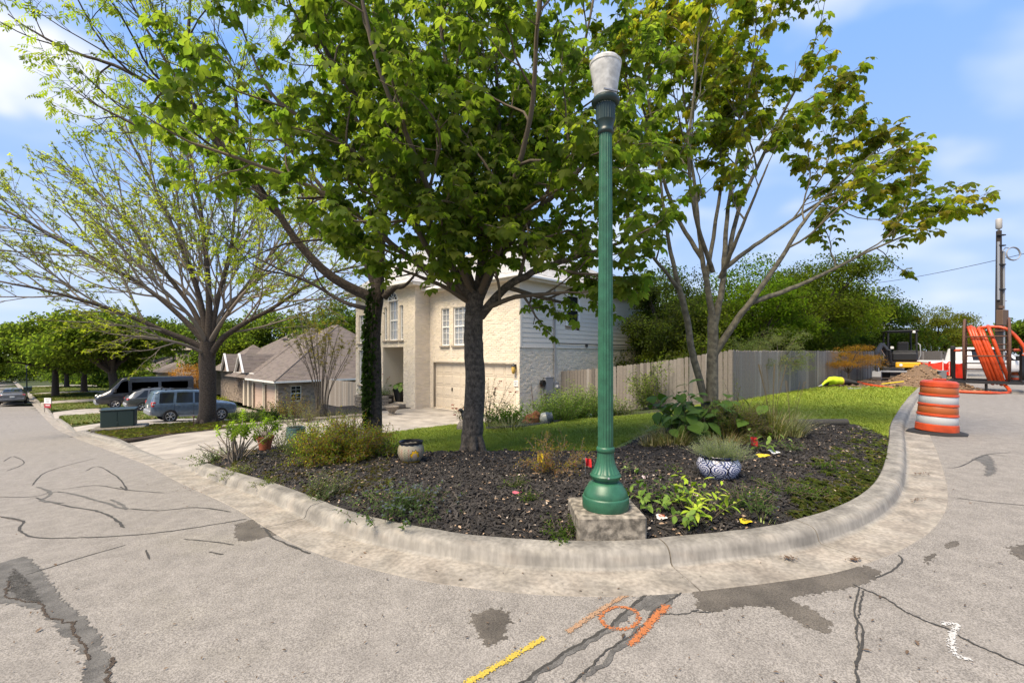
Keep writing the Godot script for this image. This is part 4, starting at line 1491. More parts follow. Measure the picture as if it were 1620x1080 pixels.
	for l in [
		[0.20, 326, 555, 20.06, 300, 540, 19.8, 262, 525, 19.4, 205, 500, 18.9, 130, 475, 18.4, 50, 455, 18.0, -30, 440, 17.7],
		[0.17, 326, 545, 20.06, 290, 505, 19.9, 230, 455, 19.5, 150, 410, 19.0, 70, 365, 18.6, 0, 330, 18.4],
		[0.16, 327, 545, 20.06, 305, 490, 20.3, 260, 430, 20.6, 200, 350, 20.8, 130, 285, 21.0, 60, 240, 21.2],
		[0.17, 328, 545, 20.06, 315, 470, 20.1, 290, 400, 20.1, 255, 320, 20.0, 215, 240, 19.8, 185, 190, 19.7],
		[0.19, 330, 545, 20.06, 330, 470, 20.0, 325, 400, 20.0, 315, 320, 20.0, 300, 240, 20.0, 290, 185, 20.0],
		[0.15, 331, 545, 20.06, 345, 470, 20.2, 365, 390, 20.4, 375, 300, 20.6, 395, 220, 20.8],
		[0.18, 331, 565, 20.06, 352, 535, 19.9, 385, 512, 19.7, 430, 488, 19.5, 480, 455, 19.3, 530, 430, 19.0, 570, 420, 18.8],
		[0.15, 331, 550, 20.06, 355, 500, 20.4, 395, 445, 20.8, 440, 390, 21.2, 490, 330, 21.5],
		[0.12, 332, 540, 20.06, 350, 510, 19.4, 380, 470, 18.6, 425, 420, 17.9, 470, 370, 17.4],
		[0.12, 326, 540, 20.06, 300, 500, 19.2, 255, 455, 18.2, 200, 400, 17.4, 150, 350, 16.8],
		[0.11, 328, 535, 20.06, 310, 480, 21.2, 270, 440, 22.4, 210, 410, 23.4, 150, 400, 24.0],
		[0.11, 330, 535, 20.06, 360, 480, 21.4, 400, 460, 22.6, 450, 450, 23.5],
		[0.10, 325, 560, 20.0, 290, 545, 19.0, 245, 535, 18.0, 190, 530, 17.2]]:
		t.limb(lp(l.slice(1)), l[0] * 0.85, 0.025, t.trunk if l[0] > 0.14 else t.limbs, 0, 0.16)
	plant_tree("shade_tree", "wide spreading old tree just coming into leaf beside the blue car", "tree", t, b4, M.bark_dark, M.twig_grey, tuft_leaf(6, 0.14, 0.075, 5), Vector2(0.38, 0.85), [Color(0.21, 0.23, 0.03), Color(0.16, 0.18, 0.03), Color(0.25, 0.26, 0.035)], 0, "", 0.2)

func far_tree(called: String, label: String, sd: int, base: Vector3, hgt: float, wid: float, trunk_r: float, fork: float, col: Color, n: int, cl_size: float, lm: Mesh, bark: StandardMaterial3D, cat := "tree", group := "", lean := Vector3.ZERO, squash := 1.0) -> Node3D:
	var r := RandomNumberGenerator.new()
	r.seed = sd
	var o := thing(called, label, cat, base, 0.0, group)
	var mb := MB.new()
	var top := Vector3(lean.x, hgt * fork, lean.z)
	mb.tube(PackedVector3Array([Vector3(0, -0.3, 0), Vector3(0, hgt * 0.04, 0), top * 0.6, top]), PackedFloat32Array([trunk_r * 1.35, trunk_r, trunk_r * 0.85, trunk_r * 0.7]), 9)
	var lobes := []
	for i in 14:
		var an := TAU * i / 5.0 + r.randf()
		var e := r.randf_range(-0.05, 1.0)
		var c := top + Vector3(cos(an) * wid * 0.5 * (1.0 - 0.35 * e) * r.randf_range(0.5, 0.85), (hgt - top.y) * (0.12 + 0.7 * e) * r.randf_range(0.7, 1.05), sin(an) * wid * 0.5 * (1.0 - 0.35 * e) * r.randf_range(0.5, 0.85))
		lobes.append([c, r.randf_range(0.35, 1.05)])
		mb.tube(PackedVector3Array([top * r.randf_range(0.75, 1.0), top.lerp(c, 0.5) + Vector3(0, 0.15, 0), c]), PackedFloat32Array([trunk_r * 0.5, trunk_r * 0.3, trunk_r * 0.1]), 5)
	lobes.append([top + Vector3(0, (hgt - top.y) * 0.72, 0), 0.9])
	lobes.append([top + Vector3(0, (hgt - top.y) * 0.35, 0), 1.1])
	part("trunk", mb, bark, o)
	var xf := []
	var cs := []
	for i in n:
		var lb = lobes[r.randi() % lobes.size()]
		var dv := Vector3(r.randfn(0, 1), r.randfn(0, 1) * 0.8, r.randfn(0, 1)).normalized() * pow(r.randf(), 0.45)
		var rad: float = lb[1]
		var p: Vector3 = lb[0] + dv * Vector3(wid * 0.24, (hgt - top.y) * 0.24 * squash, wid * 0.24) * rad
		var s := cl_size * r.randf_range(0.7, 1.3)
		xf.append(Transform3D(Basis(Vector3.UP, r.randf() * TAU).scaled(Vector3(s, s, s)), p))
		var k := r.randf_range(0.62, 1.3) * 1.3
		var y := r.randf_range(0.9, 1.12)
		cs.append(Color(col.r * k * y, col.g * k, col.b * k))
	many("crown", lm, M.leaf, xf, cs, o)
	return o

func wall_skin(mb: MB, o: Vector3, ux: Vector3, w: float, h: float, holes: Array, thick := 0.2) -> void:
	var nn := ux.cross(Vector3.UP)
	var xs := [0.0, w]
	var ys := [0.0, h]
	for q in holes:
		xs.append_array([q[0], q[2]])
		ys.append_array([q[1], q[3]])
	xs.sort()
	ys.sort()
	for i in xs.size() - 1:
		for j in ys.size() - 1:
			if xs[i + 1] - xs[i] < 0.001 or ys[j + 1] - ys[j] < 0.001:
				continue
			var cx: float = (xs[i] + xs[i + 1]) * 0.5
			var cy: float = (ys[j] + ys[j + 1]) * 0.5
			var open := false
			for q in holes:
				if cx > q[0] and cx < q[2] and cy > q[1] and cy < q[3]:
					open = true
			if not open:
				mb.face(PackedVector3Array([o + ux * xs[i] + Vector3.UP * ys[j], o + ux * xs[i + 1] + Vector3.UP * ys[j], o + ux * xs[i + 1] + Vector3.UP * ys[j + 1], o + ux * xs[i] + Vector3.UP * ys[j + 1]]), nn)
	for q in holes:
		var p := [o + ux * q[0] + Vector3.UP * q[1], o + ux * q[2] + Vector3.UP * q[1], o + ux * q[2] + Vector3.UP * q[3], o + ux * q[0] + Vector3.UP * q[3]]
		var hc: Vector3 = (p[0] + p[2]) * 0.5
		for k in 4:
			var a: Vector3 = p[k]
			var b: Vector3 = p[(k + 1) % 4]
			mb.face(PackedVector3Array([a, b, b - nn * thick, a - nn * thick]), hc - (a + b) * 0.5)

func brickwork(parent: Node3D, o: Vector3, ux: Vector3, w: float, h: float, holes: Array, m: Material, col: Color, bl := 0.205, bh := 0.076, rough := 0.008, var_ := 0.09) -> void:
	var nn := ux.cross(Vector3.UP)
	var unit := BoxMesh.new()
	unit.size = Vector3.ONE
	var xf := []
	var cl := []
	var row := 0
	var y := 0.0
	while y < h - 0.01:
		var x := -bl * 0.5 if row % 2 == 1 else 0.0
		while x < w - 0.01:
			var x0 := maxf(x, 0.0) + 0.004
			var x1 := minf(x + bl, w) - 0.005
			var y1 := minf(y + bh, h) - 0.009
			for q in holes:
				if y + bh * 0.5 > q[1] and y + bh * 0.5 < q[3]:
					if x0 >= q[0] and x1 <= q[2]:
						x1 = x0
					elif x0 < q[0] and x1 > q[0]:
						x1 = q[0]
					elif x0 < q[2] and x1 > q[2]:
						x0 = q[2]
			if x1 - x0 > 0.02 and y1 - y > 0.01:
				var pr := 0.010 + rg.randf_range(-1.0, 1.0) * rough
				var c := o + ux * (x0 + x1) * 0.5 + Vector3.UP * ((y + y1) * 0.5) + nn * (pr - 0.01)
				var bas := Basis(ux * (x1 - x0), Vector3.UP * (y1 - y), nn * 0.02)
				xf.append(Transform3D(Basis(nn, rg.randfn(0, 0.006)) * bas, c))
				var k := 1.0 + rg.randf_range(-var_, var_)
				cl.append(Color(col.r * k, col.g * k, col.b * k * rg.randf_range(0.97, 1.03)))
			x += bl
		y += bh
		row += 1
	many("brickwork", unit, m, xf, cl, parent)

func roof_slope(mb: MB, e0: Vector3, e1: Vector3, t1: Vector3, t0: Vector3, tab := 0.32, course := 0.15, dark := 0.28) -> void:
	var up := ((t0 + t1) * 0.5 - (e0 + e1) * 0.5)
	var nn := (e1 - e0).cross(up)
	if nn.y < 0.0:
		nn = -nn
	nn = nn.normalized()
	var n := maxi(2, int(up.length() / course))
	for i in n:
		var f0 := float(i) / n
		var f1 := minf(1.0, (i + 1.12) / n)
		var a0 := e0.lerp(t0, f0) + nn * 0.022
		var b0 := e1.lerp(t1, f0) + nn * 0.022
		var a1 := e0.lerp(t0, f1) + nn * 0.004
		var b1 := e1.lerp(t1, f1) + nn * 0.004
		var cnt := maxi(1, int(a0.distance_to(b0) / tab))
		var off := rg.randf() * 0.6
		for k in cnt:
			var u0 := clampf((k + (off if k > 0 else 0.0)) / cnt, 0, 1)
			var u1 := clampf((k + 1 + (off if k < cnt - 1 else 0.0)) / cnt, 0, 1)
			var g := 1.0 + rg.randf_range(-dark, dark * 0.7)
			mb.col = Color(g, g * rg.randf_range(0.97, 1.03), g * rg.randf_range(0.95, 1.04))
			mb.face(PackedVector3Array([a0.lerp(b0, u0), a0.lerp(b0, u1), a1.lerp(b1, u1), a1.lerp(b1, u0)]), nn)
			mb.face(PackedVector3Array([a0.lerp(b0, u0), a0.lerp(b0, u1), a0.lerp(b0, u1) - nn * 0.02, a0.lerp(b0, u0) - nn * 0.02]), -up)
	mb.col = Color.WHITE

func hip(mb: MB, x0: float, x1: float, z0: float, z1: float, y: float, rise: float, rx0: float, rx1: float, rz: float, tab := 0.32) -> void:
	var a := Vector3(x0, y, z1)
	var b := Vector3(x1, y, z1)
	var c := Vector3(x1, y, z0)
	var d := Vector3(x0, y, z0)
	var r0 := Vector3(rx0, y + rise, rz)
	var r1 := Vector3(rx1, y + rise, rz)
	roof_slope(mb, a, b, r1, r0, tab)
	roof_slope(mb, b, c, r1, r1, tab)
	roof_slope(mb, c, d, r0, r1, tab)
	roof_slope(mb, d, a, r0, r0, tab)

func ridge_caps(mb: MB, p: Vector3, q: Vector3) -> void:
	var n := maxi(1, int(p.distance_to(q) / 0.25))
	for i in n:
		var g := rg.randf_range(0.8, 1.05)
		mb.col = Color(g, g, g)
		mb.tube(PackedVector3Array([p.lerp(q, float(i) / n), p.lerp(q, (i + 1.1) / n)]), PackedFloat32Array([0.075, 0.06]), 6, false)
	mb.col = Color.WHITE

func window(parent: Node3D, o: Vector3, ux: Vector3, w: float, h: float, cols: int, rows: int, set_back := 0.09, split := true, lower_bars := true, frame: StandardMaterial3D = null, blind := true, dark := false) -> Node3D:
	if frame == null:
		frame = M.white
	var nn := ux.cross(Vector3.UP)
	var win := Node3D.new()
	win.name = "window"
	parent.add_child(win, true)
	var bas := Basis(ux, Vector3.UP, nn)
	win.transform = Transform3D(bas, o - nn * set_back)
	var fr := MB.new()
	var t := 0.05
	fr.box(Vector3(t * 0.5, h * 0.5, 0), Vector3(t, h, 0.06), Basis(), 0.006)
	fr.box(Vector3(w - t * 0.5, h * 0.5, 0), Vector3(t, h, 0.06), Basis(), 0.006)
	fr.box(Vector3(w * 0.5, t * 0.5, 0.002), Vector3(w - 2 * t, t, 0.06), Basis(), 0.006)
	fr.box(Vector3(w * 0.5, h - t * 0.5, 0.002), Vector3(w - 2 * t, t, 0.06), Basis(), 0.006)
	if split:
		fr.box(Vector3(w * 0.5, h * 0.5, 0.004), Vector3(w - 2 * t, 0.06, 0.05), Basis(), 0.006)
	for i in range(1, cols):
		var x := w * i / cols
		if lower_bars or not split:
			fr.box(Vector3(x, h * 0.5, -0.004), Vector3(0.02, h - 2 * t, 0.022))
		else:
			fr.box(Vector3(x, h * 0.75, -0.004), Vector3(0.02, h * 0.5 - t, 0.022))
	for j in range(1, rows):
		if not split or j * 2 != rows:
			fr.box(Vector3(w * 0.5, h * j / rows, -0.006), Vector3(w - 2 * t, 0.02, 0.02))
	part("frame", fr, frame, win)
	var g := MB.new()
	g.box(Vector3(w * 0.5, h * 0.5, -0.02), Vector3(w - t, h - t, 0.006))
	part("pane", g, M.dark_glass if dark else M.glass, win)
	if not dark:
		var bl := MB.new()
		if blind:
			var nb := int(h * 0.96 / 0.05)
			for k in nb:
				bl.box(Vector3(w * 0.5, 0.04 + k * 0.05, -0.075), Vector3(w - 0.07, 0.046, 0.004), Basis(Vector3(1, 0, 0), 0.35))
		bl.face(PackedVector3Array([Vector3(0.03, 0.03, -0.12), Vector3(w - 0.03, 0.03, -0.12), Vector3(w - 0.03, h - 0.03, -0.12), Vector3(0.03, h - 0.03, -0.12)]), Vector3(0, 0, 1))
		part("blind", bl, M.blind if blind else M.dark, win)
	return win

func make_houses() -> void:
	main_house()
	neighbour_house()
	brown_house()
	far_houses()

func main_house() -> void:
	var Y := -1.1
	var org := xd(12.35, 13.24)
	var h := thing("brick_house", "two storey cream painted brick house with double garage and arched upstairs window", "house", V(org.x, Y, org.y), TURN)
	var U := Vector3(1, 0, 0)
	var S := Vector3(0, 0, -1)   
	var H := 5.62
	var BX := -6.0               
	var BW := 5.85
	var BZ := 0.85
	var wall := MB.new()
	var g_holes := [[0.30, 0.02, 2.86, 2.24], [3.14, 0.02, 5.70, 2.24], [0.92, 3.0, 1.52, 4.75], [1.82, 3.0, 2.72, 4.75], [3.02, 3.0, 3.62, 4.75]]
	wall_skin(wall, Vector3(BX, 0, 0), U, 6.0, H, g_holes, 0.22)
	var b_holes := [[2.95, 0.17, 4.85, 2.95], [3.03, 3.3, 3.33, 5.0], [3.53, 3.3, 4.33, 5.72 - 0.42], [4.53, 3.3, 4.83, 5.05], [0.35, 3.2, 0.95, 4.75], [0.35, 0.9, 0.95, 2.85]]
	wall_skin(wall, Vector3(BX - BW, 0, BZ), U, BW, H + 0.3, b_holes, 0.22)
	wall_skin(wall, Vector3(BX, 0, BZ), S, BZ, H + 0.3, [], 0.2)
	wall_skin(wall, Vector3(0, 0, 0), S, 10.35, 2.86, [[6.1, 1.0, 7.0, 2.45]], 0.2)
	wall.box(Vector3(-5.9, H * 0.5, -5.5), Vector3(11.5, H - 0.02, 9.5))
	wall_skin(wall, Vector3(BX - BW, 0, -10.35), Vector3(0, 0, 1), 11.2, H + 0.3, [], 0.2)
	part("wall", wall, M.cream, h)
	var white := Color(1, 1, 1)
	brickwork(h, Vector3(BX, 0, 0), U, 6.0, H, g_holes, M.cream, white)
	brickwork(h, Vector3(BX - BW, 0, BZ), U, BW, H + 0.3, b_holes, M.cream, white)
	brickwork(h, Vector3(BX, 0, BZ), S, BZ, H + 0.3, [], M.cream, white)
	brickwork(h, Vector3(0, 0, 0), S, 10.35, 2.86, [[6.1, 1.0, 7.0, 2.45]], M.cream, white)
	for k in 2:
		var x: float = BX + g_holes[k][0]
		var d := Node3D.new()
		d.name = "garage_door"
		h.add_child(d, true)
		d.position = Vector3(x, 0.0, -0.16)
		for r in 4:
			for c in 4:
				var mb := MB.new()
				var pw := 2.56 / 4.0
				mb.box(Vector3((c + 0.5) * pw, 0.02 + (r + 0.5) * 0.545, 0), Vector3(pw - 0.004, 0.535, 0.04), Basis(), 0.006)
				mb.box(Vector3((c + 0.5) * pw, 0.02 + (r + 0.5) * 0.545, 0.022), Vector3(pw - 0.16, 0.36, 0.02), Basis(), 0.018)
				part("door_panel", mb, M.door, d)
		var sl := MB.new()
		sl.box(Vector3(1.28, 0.012, 0.01), Vector3(2.56, 0.03, 0.05))
		part("rubber_seal", sl, M.black, d)
		var kn := MB.new()
		kn.box(Vector3(1.28, 0.95, 0.04), Vector3(0.06, 0.16, 0.04), Basis(), 0.01)
		part("handle", kn, M.black, d)
		var tr := MB.new()
		tr.box(Vector3(-0.045, 1.12, 0.1), Vector3(0.09, 2.24, 0.16), Basis(), 0.008)
		tr.box(Vector3(2.605, 1.12, 0.1), Vector3(0.09, 2.24, 0.16), Basis(), 0.008)
		tr.box(Vector3(1.28, 2.27, 0.1), Vector3(2.74, 0.09, 0.166), Basis(), 0.008)
		part("door_frame", tr, M.cream_trim, d)
	for k in [2, 3, 4]:
		var q = g_holes[k]
		window(h, Vector3(BX + q[0], q[1], 0), U, q[2] - q[0], q[3] - q[1], 3 if k == 3 else 2, 6, 0.08)
		var sill := MB.new()
		sill.box(Vector3(BX + (q[0] + q[2]) * 0.5, q[1] - 0.05, 0.03), Vector3(q[2] - q[0] + 0.12, 0.09, 0.12), Basis(), 0.012)
		part("sill", sill, M.stone, h)
	for k in [1, 2, 3, 4, 5]:
		var q = b_holes[k]
		window(h, Vector3(BX - BW + q[0], q[1], BZ), U, q[2] - q[0], q[3] - q[1], 3 if k == 2 else (1 if k != 4 and k != 5 else 2), 5 if k != 2 else 4, 0.08, k in [2, 4, 5], true, null, k != 1 and k != 3, false)
		var sill := MB.new()
		sill.box(Vector3(BX - BW + (q[0] + q[2]) * 0.5, q[1] - 0.05, BZ + 0.03), Vector3(q[2] - q[0] + 0.12, 0.09, 0.12), Basis(), 0.012)
		part("sill", sill, M.stone, h)
	var arch := Node3D.new()
	arch.name = "arched_fanlight"
	h.add_child(arch)
	var ac := Vector3(BX - BW + 3.93, 5.30, BZ)
	arch.position = ac
	var half := PackedVector2Array()
	for i in 13:
		half.append(Vector2(cos(PI * i / 12.0), sin(PI * i / 12.0)) * 0.4)
	var pane := MB.new()
	pane.prism(half, Transform3D(Basis(), Vector3(0, 0, 0.02)), 0.004)
	part("pane", pane, M.dark_glass, arch)
	var af := MB.new()
	var arc := PackedVector3Array()
	for i in 17:
		arc.append(Vector3(cos(PI * i / 16.0) * 0.42, sin(PI * i / 16.0) * 0.42, 0.03))
	af.tube(arc, PackedFloat32Array(range(17).map(func(_k): return 0.03)), 6)
	var arc2 := PackedVector3Array()
	for i in 11:
		arc2.append(Vector3(cos(PI * i / 10.0) * 0.2, sin(PI * i / 10.0) * 0.2, 0.03))
	af.tube(arc2, PackedFloat32Array(range(11).map(func(_k): return 0.011)), 5)
	for i in 4:
		var an := PI * (i + 1) / 5.0
		af.bar(Vector3(cos(an) * 0.03, sin(an) * 0.03, 0.03), Vector3(cos(an) * 0.42, sin(an) * 0.42, 0.03), 0.02, 0.02)
	af.box(Vector3(0, 0.0, 0.035), Vector3(0.86, 0.05, 0.05))
	part("frame", af, M.white, arch)
	var px := BX - BW + 3.9
	var porch := MB.new()
	porch.face(PackedVector3Array([Vector3(px - 0.95, 0.17, BZ - 1.5), Vector3(px + 0.95, 0.17, BZ - 1.5), Vector3(px + 0.95, 2.95, BZ - 1.5), Vector3(px - 0.95, 2.95, BZ - 1.5)]), Vector3(0, 0, 1))
	for s in [-1.0, 1.0]:
		porch.face(PackedVector3Array([Vector3(px + 0.95 * s, 0.17, BZ - 1.5), Vector3(px + 0.95 * s, 0.17, BZ - 0.2), Vector3(px + 0.95 * s, 2.95, BZ - 0.2), Vector3(px + 0.95 * s, 2.95, BZ - 1.5)]), Vector3(-s, 0, 0))
	porch.face(PackedVector3Array([Vector3(px - 0.95, 2.95, BZ - 1.5), Vector3(px + 0.95, 2.95, BZ - 1.5), Vector3(px + 0.95, 2.95, BZ - 0.1), Vector3(px - 0.95, 2.95, BZ - 0.1)]), Vector3(0, -1, 0))
	for k in 14:
		porch.box(Vector3(px - 0.45, 0.27 + k * 0.2, BZ - 1.485), Vector3(0.98, 0.19, 0.025), Basis(Vector3(1, 0, 0), 0.04))
	part("porch_wall", porch, M.cream, h)
	var fl := MB.new()
	fl.box(Vector3(px, 0.085, BZ - 0.35), Vector3(2.3, 0.165, 2.2), Basis(), 0.015)
	fl.box(Vector3(px - 0.1, 0.06, BZ + 0.9), Vector3(2.5, 0.1, 0.55), Basis(), 0.015)
	part("porch_step", fl, M.stone, h)
	var fd := Node3D.new()
	fd.name = "front_door"
	h.add_child(fd)
	fd.position = Vector3(px + 0.5, 0.18, BZ - 1.44)
	var dm := MB.new()
	dm.box(Vector3(0.18, 1.05, 0), Vector3(0.5, 2.1, 0.05), Basis(), 0.01)
	dm.box(Vector3(-0.22, 1.05, 0.01), Vector3(0.3, 2.1, 0.06), Basis(), 0.01)
	part("door_leaf", dm, M.white, fd)
	for k in 5:
		var pm := MB.new()
		pm.box(Vector3(-0.22, 0.42 + k * 0.34, 0.045), Vector3(0.15, 0.31, 0.012))
		part("pane", pm, M.dark_glass, fd)
	var lt := MB.new()
	lt.lathe(PackedVector2Array([Vector2(0.02, 0.0), Vector2(0.07, -0.03), Vector2(0.10, -0.10), Vector2(0.07, -0.22), Vector2(0.02, -0.24)]), 12, Transform3D(Basis(), Vector3(px + 0.45, 2.93, BZ - 0.5)))
	part("porch_light", lt, M.black, h)
	var sd := [[5.05, 4.2, 6.05, 5.28], [6.95, 3.62, 7.9, 5.28], [3.2, 3.95, 4.2, 5.28]]
	sd = [[3.05, 3.95, 3.95, 5.25], [5.75, 3.62, 6.75, 5.28]]
	var nb := 14
	for k in nb:
		var y := 2.90 + k * 0.195
		var runs := [[0.14, 10.23]]
		for q in sd:
			if y + 0.19 > q[1] - 0.09 and y < q[3] + 0.09:
				var nr := []
				for r in runs:
					if r[0] < q[0] - 0.09 and r[1] > q[2] + 0.09:
						nr.append([r[0], q[0] - 0.09])
						nr.append([q[2] + 0.09, r[1]])
					else:
						nr.append(r)
				runs = nr
		for r in runs:
			var mb := MB.new()
			mb.box(Vector3(0.012, y + 0.1, -(r[0] + r[1]) * 0.5), Vector3(0.02, 0.2, r[1] - r[0]), Basis(Vector3(0, 0, 1), 0.075))
			part("siding_board", mb, M.siding, h)
	var trim := MB.new()
	trim.box(Vector3(0.012, 4.23, -0.07), Vector3(0.05, 2.72, 0.135), Basis(), 0.005)
	trim.box(Vector3(0.012, 4.23, -10.29), Vector3(0.05, 2.72, 0.11), Basis(), 0.005)
	trim.box(Vector3(0.016, 2.875, -5.2), Vector3(0.055, 0.045, 10.2), Basis(), 0.005)
	part("corner_trim", trim, M.siding, h)
	for q in sd:
		window(h, Vector3(0.03, q[1], -q[0]), S, q[2] - q[0], q[3] - q[1], 1, 2, 0.0, true, true, M.white, false, true)
		var tr := MB.new()
		var zc: float = -(q[0] + q[2]) * 0.5
		var w: float = q[2] - q[0]
		tr.box(Vector3(0.045, q[1] - 0.045, zc), Vector3(0.04, 0.09, w + 0.18), Basis(), 0.005)
		tr.box(Vector3(0.045, q[3] + 0.045, zc), Vector3(0.04, 0.09, w + 0.18), Basis(), 0.005)
		for s in [0, 2]:
			tr.box(Vector3(0.043, (q[1] + q[3]) * 0.5, -q[s] + (0.045 if s == 0 else -0.045)), Vector3(0.036, q[3] - q[1], 0.09), Basis(), 0.005)
		part("window_trim", tr, M.white, h)
	window(h, Vector3(0, 1.0, -6.1), S, 0.9, 1.45, 1, 2, 0.06, true, true, M.white, false, true)
	var rf := MB.new()
	var ov := 0.42
	hip(rf, -11.85 - ov, ov, -10.35 - ov, ov, H + 0.06, 3.3, -7.6, -4.6, -5.2)
	hip(rf, BX - BW - ov, BX + ov, -4.5, BZ + ov, H + 0.36, 2.4, BX - 3.3, BX - 2.6, -1.6)
	part("roof", rf, M.roof_grey, h, "stuff")
	var eave := MB.new()
	eave.box(Vector3(-2.8, H - 0.02, ov * 0.5), Vector3(6.5, 0.14, ov - 0.02))
	eave.box(Vector3(ov * 0.5, H - 0.022, -5.2), Vector3(ov - 0.02, 0.14, 10.35 + 2 * ov))
	eave.box(Vector3(BX - BW * 0.5, H + 0.28, BZ + ov * 0.5), Vector3(BW + 2 * ov, 0.14, ov - 0.02))
	eave.box(Vector3(BX + ov * 0.5 + 0.01, H + 0.278, BZ - 0.5), Vector3(ov - 0.04, 0.14, 1.0))
	eave.box(Vector3(-5.9, H + 0.04, -5.2), Vector3(11.8, 0.03, 10.2))
	part("eave", eave, M.cream_trim, h)
	var gut := MB.new()
	gut.box(Vector3(ov + 0.05, H + 0.05, -5.2), Vector3(0.11, 0.11, 10.35 + 2 * ov), Basis(), 0.02)
	gut.box(Vector3(-2.8, H + 0.05, ov + 0.05), Vector3(6.4, 0.11, 0.11), Basis(), 0.02)
	gut.box(Vector3(BX - BW * 0.5, H + 0.36, BZ + ov + 0.05), Vector3(BW + 2 * ov, 0.11, 0.11), Basis(), 0.02)
	part("gutter", gut, M.white, h)
	var wl := Node3D.new()
	wl.name = "wall_lamp"
	h.add_child(wl)
	wl.position = Vector3(-0.19, 1.98, 0.02)
	var lb := MB.new()
	lb.box(Vector3(0, 0.12, 0.01), Vector3(0.09, 0.2, 0.03), Basis(), 0.01)
	lb.bar(Vector3(0, 0.16, 0.02), Vector3(0, 0.22, 0.12), 0.02, 0.02)
	lb.lathe(PackedVector2Array([Vector2(0.0, 0.26), Vector2(0.05, 0.22), Vector2(0.085, 0.16), Vector2(0.09, 0.13), Vector2(0.075, 0.12)]), 10, Transform3D(Basis(), Vector3(0, 0, 0.13)))
	part("bracket", lb, M.black, wl)
	var lg := MB.new()
	lg.lathe(PackedVector2Array([Vector2(0.075, 0.12), Vector2(0.085, 0.0), Vector2(0.06, -0.14), Vector2(0.02, -0.17)]), 10, Transform3D(Basis(), Vector3(0, 0, 0.13)))
	part("lantern_glass", lg, mt(0.55, 0.36, 0.08, 0.25), wl)
	var np := MB.new()
	np.box(Vector3(-0.17, 1.42, 0.02), Vector3(0.24, 0.22, 0.05), Basis(), 0.01)
	var plate := part("number_plate", np, M.white, h)
	for r in 2:
		for k in (5 if r == 0 else 3):
			var nm := MB.new()
			var w := 0.03 if r == 0 else 0.035
			nm.box(Vector3(-0.25 + k * 0.038 + (0.04 if r == 1 else 0.0), 1.475 - r * 0.075, 0.047), Vector3(w, 0.03 + r * 0.012, 0.004))
			part("numeral", nm, M.steel, plate)
	var mast := MB.new()
	mast.rod(Vector3(0.09, 1.3, -2.15), Vector3(0.09, 5.4, -2.15), 0.035)
	mast.rod(Vector3(0.09, 2.3, -2.15), Vector3(0.09, 2.5, -2.15), 0.045)
	part("service_pipe", mast, M.steel, h)
	var cab := MB.new()
	cab.tube(PackedVector3Array([Vector3(0.05, 3.08, -2.3), Vector3(0.06, 3.06, -3.6), Vector3(0.06, 3.08, -4.4), Vector3(0.06, 3.04, -5.5), Vector3(0.06, 3.06, -8.0), Vector3(0.06, 3.05, -10.2)]), PackedFloat32Array([0.014, 0.014, 0.014, 0.014, 0.014, 0.014]), 5)
	cab.box(Vector3(0.07, 3.0, -4.55), Vector3(0.07, 0.14, 0.16), Basis(), 0.02)
	part("cable", cab, M.wire, h)
	var mbx := Node3D.new()
	mbx.name = "meter_panel"
	h.add_child(mbx)
	mbx.position = Vector3(0.02, 0.0, 0.0)
	var e1 := MB.new()
	e1.box(Vector3(0.07, 1.26, -1.72), Vector3(0.13, 0.7, 0.52), Basis(), 0.012)
	e1.box(Vector3(0.075, 1.62, -1.72), Vector3(0.15, 0.03, 0.55), Basis(), 0.008)
	part("panel_box", e1, M.steel, mbx)
	var e2 := MB.new()
	e2.box(Vector3(0.07, 1.15, -2.2), Vector3(0.12, 0.5, 0.34), Basis(), 0.012)
	e2.lathe(PackedVector2Array([Vector2(0.11, 0.0), Vector2(0.11, 0.06), Vector2(0.085, 0.11), Vector2(0.0, 0.13)]), 16, Transform3D(Basis(Vector3(0, 0, 1), -PI / 2), Vector3(0.13, 1.18, -2.2)))
	part("meter", e2, M.steel, mbx)
	var e3 := MB.new()
	e3.box(Vector3(0.06, 0.52, -1.74), Vector3(0.1, 0.55, 0.26), Basis(), 0.012)
	e3.box(Vector3(0.06, 0.58, -2.2), Vector3(0.12, 0.36, 0.3), Basis(), 0.012)
	e3.rod(Vector3(0.07, -0.2, -1.74), Vector3(0.07, 0.3, -1.74), 0.05)
	e3.rod(Vector3(0.07, 0.7, -2.2), Vector3(0.07, 1.0, -2.2), 0.03)
	part("junction_box", e3, M.steel, mbx)
	var ho := thing("garden_hose", "dark hose hanging in loops from a reel on the side wall", "hose", V(org.x, Y, org.y), TURN)
	var hm := MB.new()
	for k in 3:
		var p := PackedVector3Array()
		for i in 11:
			var t := i / 10.0
			p.append(Vector3(0.09 + 0.02 * k, 1.35 - sin(PI * t) * [0.15, 1.0, 1.45][k] - (0.9 * t if k == 2 else 0.0), -1.35 + (t - 0.5) * [0.25, 0.4, -0.9][k] + (0.35 if k == 2 else 0.0)))
		hm.tube(smooth3(p, 2), PackedFloat32Array(range(21).map(func(_k): return 0.012)), 5)
	part("hose", hm, M.rust, ho)
	var hr_ := MB.new()
	hr_.lathe(PackedVector2Array([Vector2(0.13, 0), Vector2(0.14, 0.03), Vector2(0.13, 0.06), Vector2(0.05, 0.07), Vector2(0.05, 0.11), Vector2(0.13, 0.12), Vector2(0.13, 0.15)]), 16, Transform3D(Basis(Vector3(0, 0, 1), -PI / 2), Vector3(0.02, 1.38, -1.33)))
	part("hanger", hr_, M.black, ho)
	var bin := thing("wheeled_bin", "dark wheeled bin standing between the meter boxes and the fence", "bin", pab(11.95, 16.3, -1.08), TURN)
	var bm := MB.new()
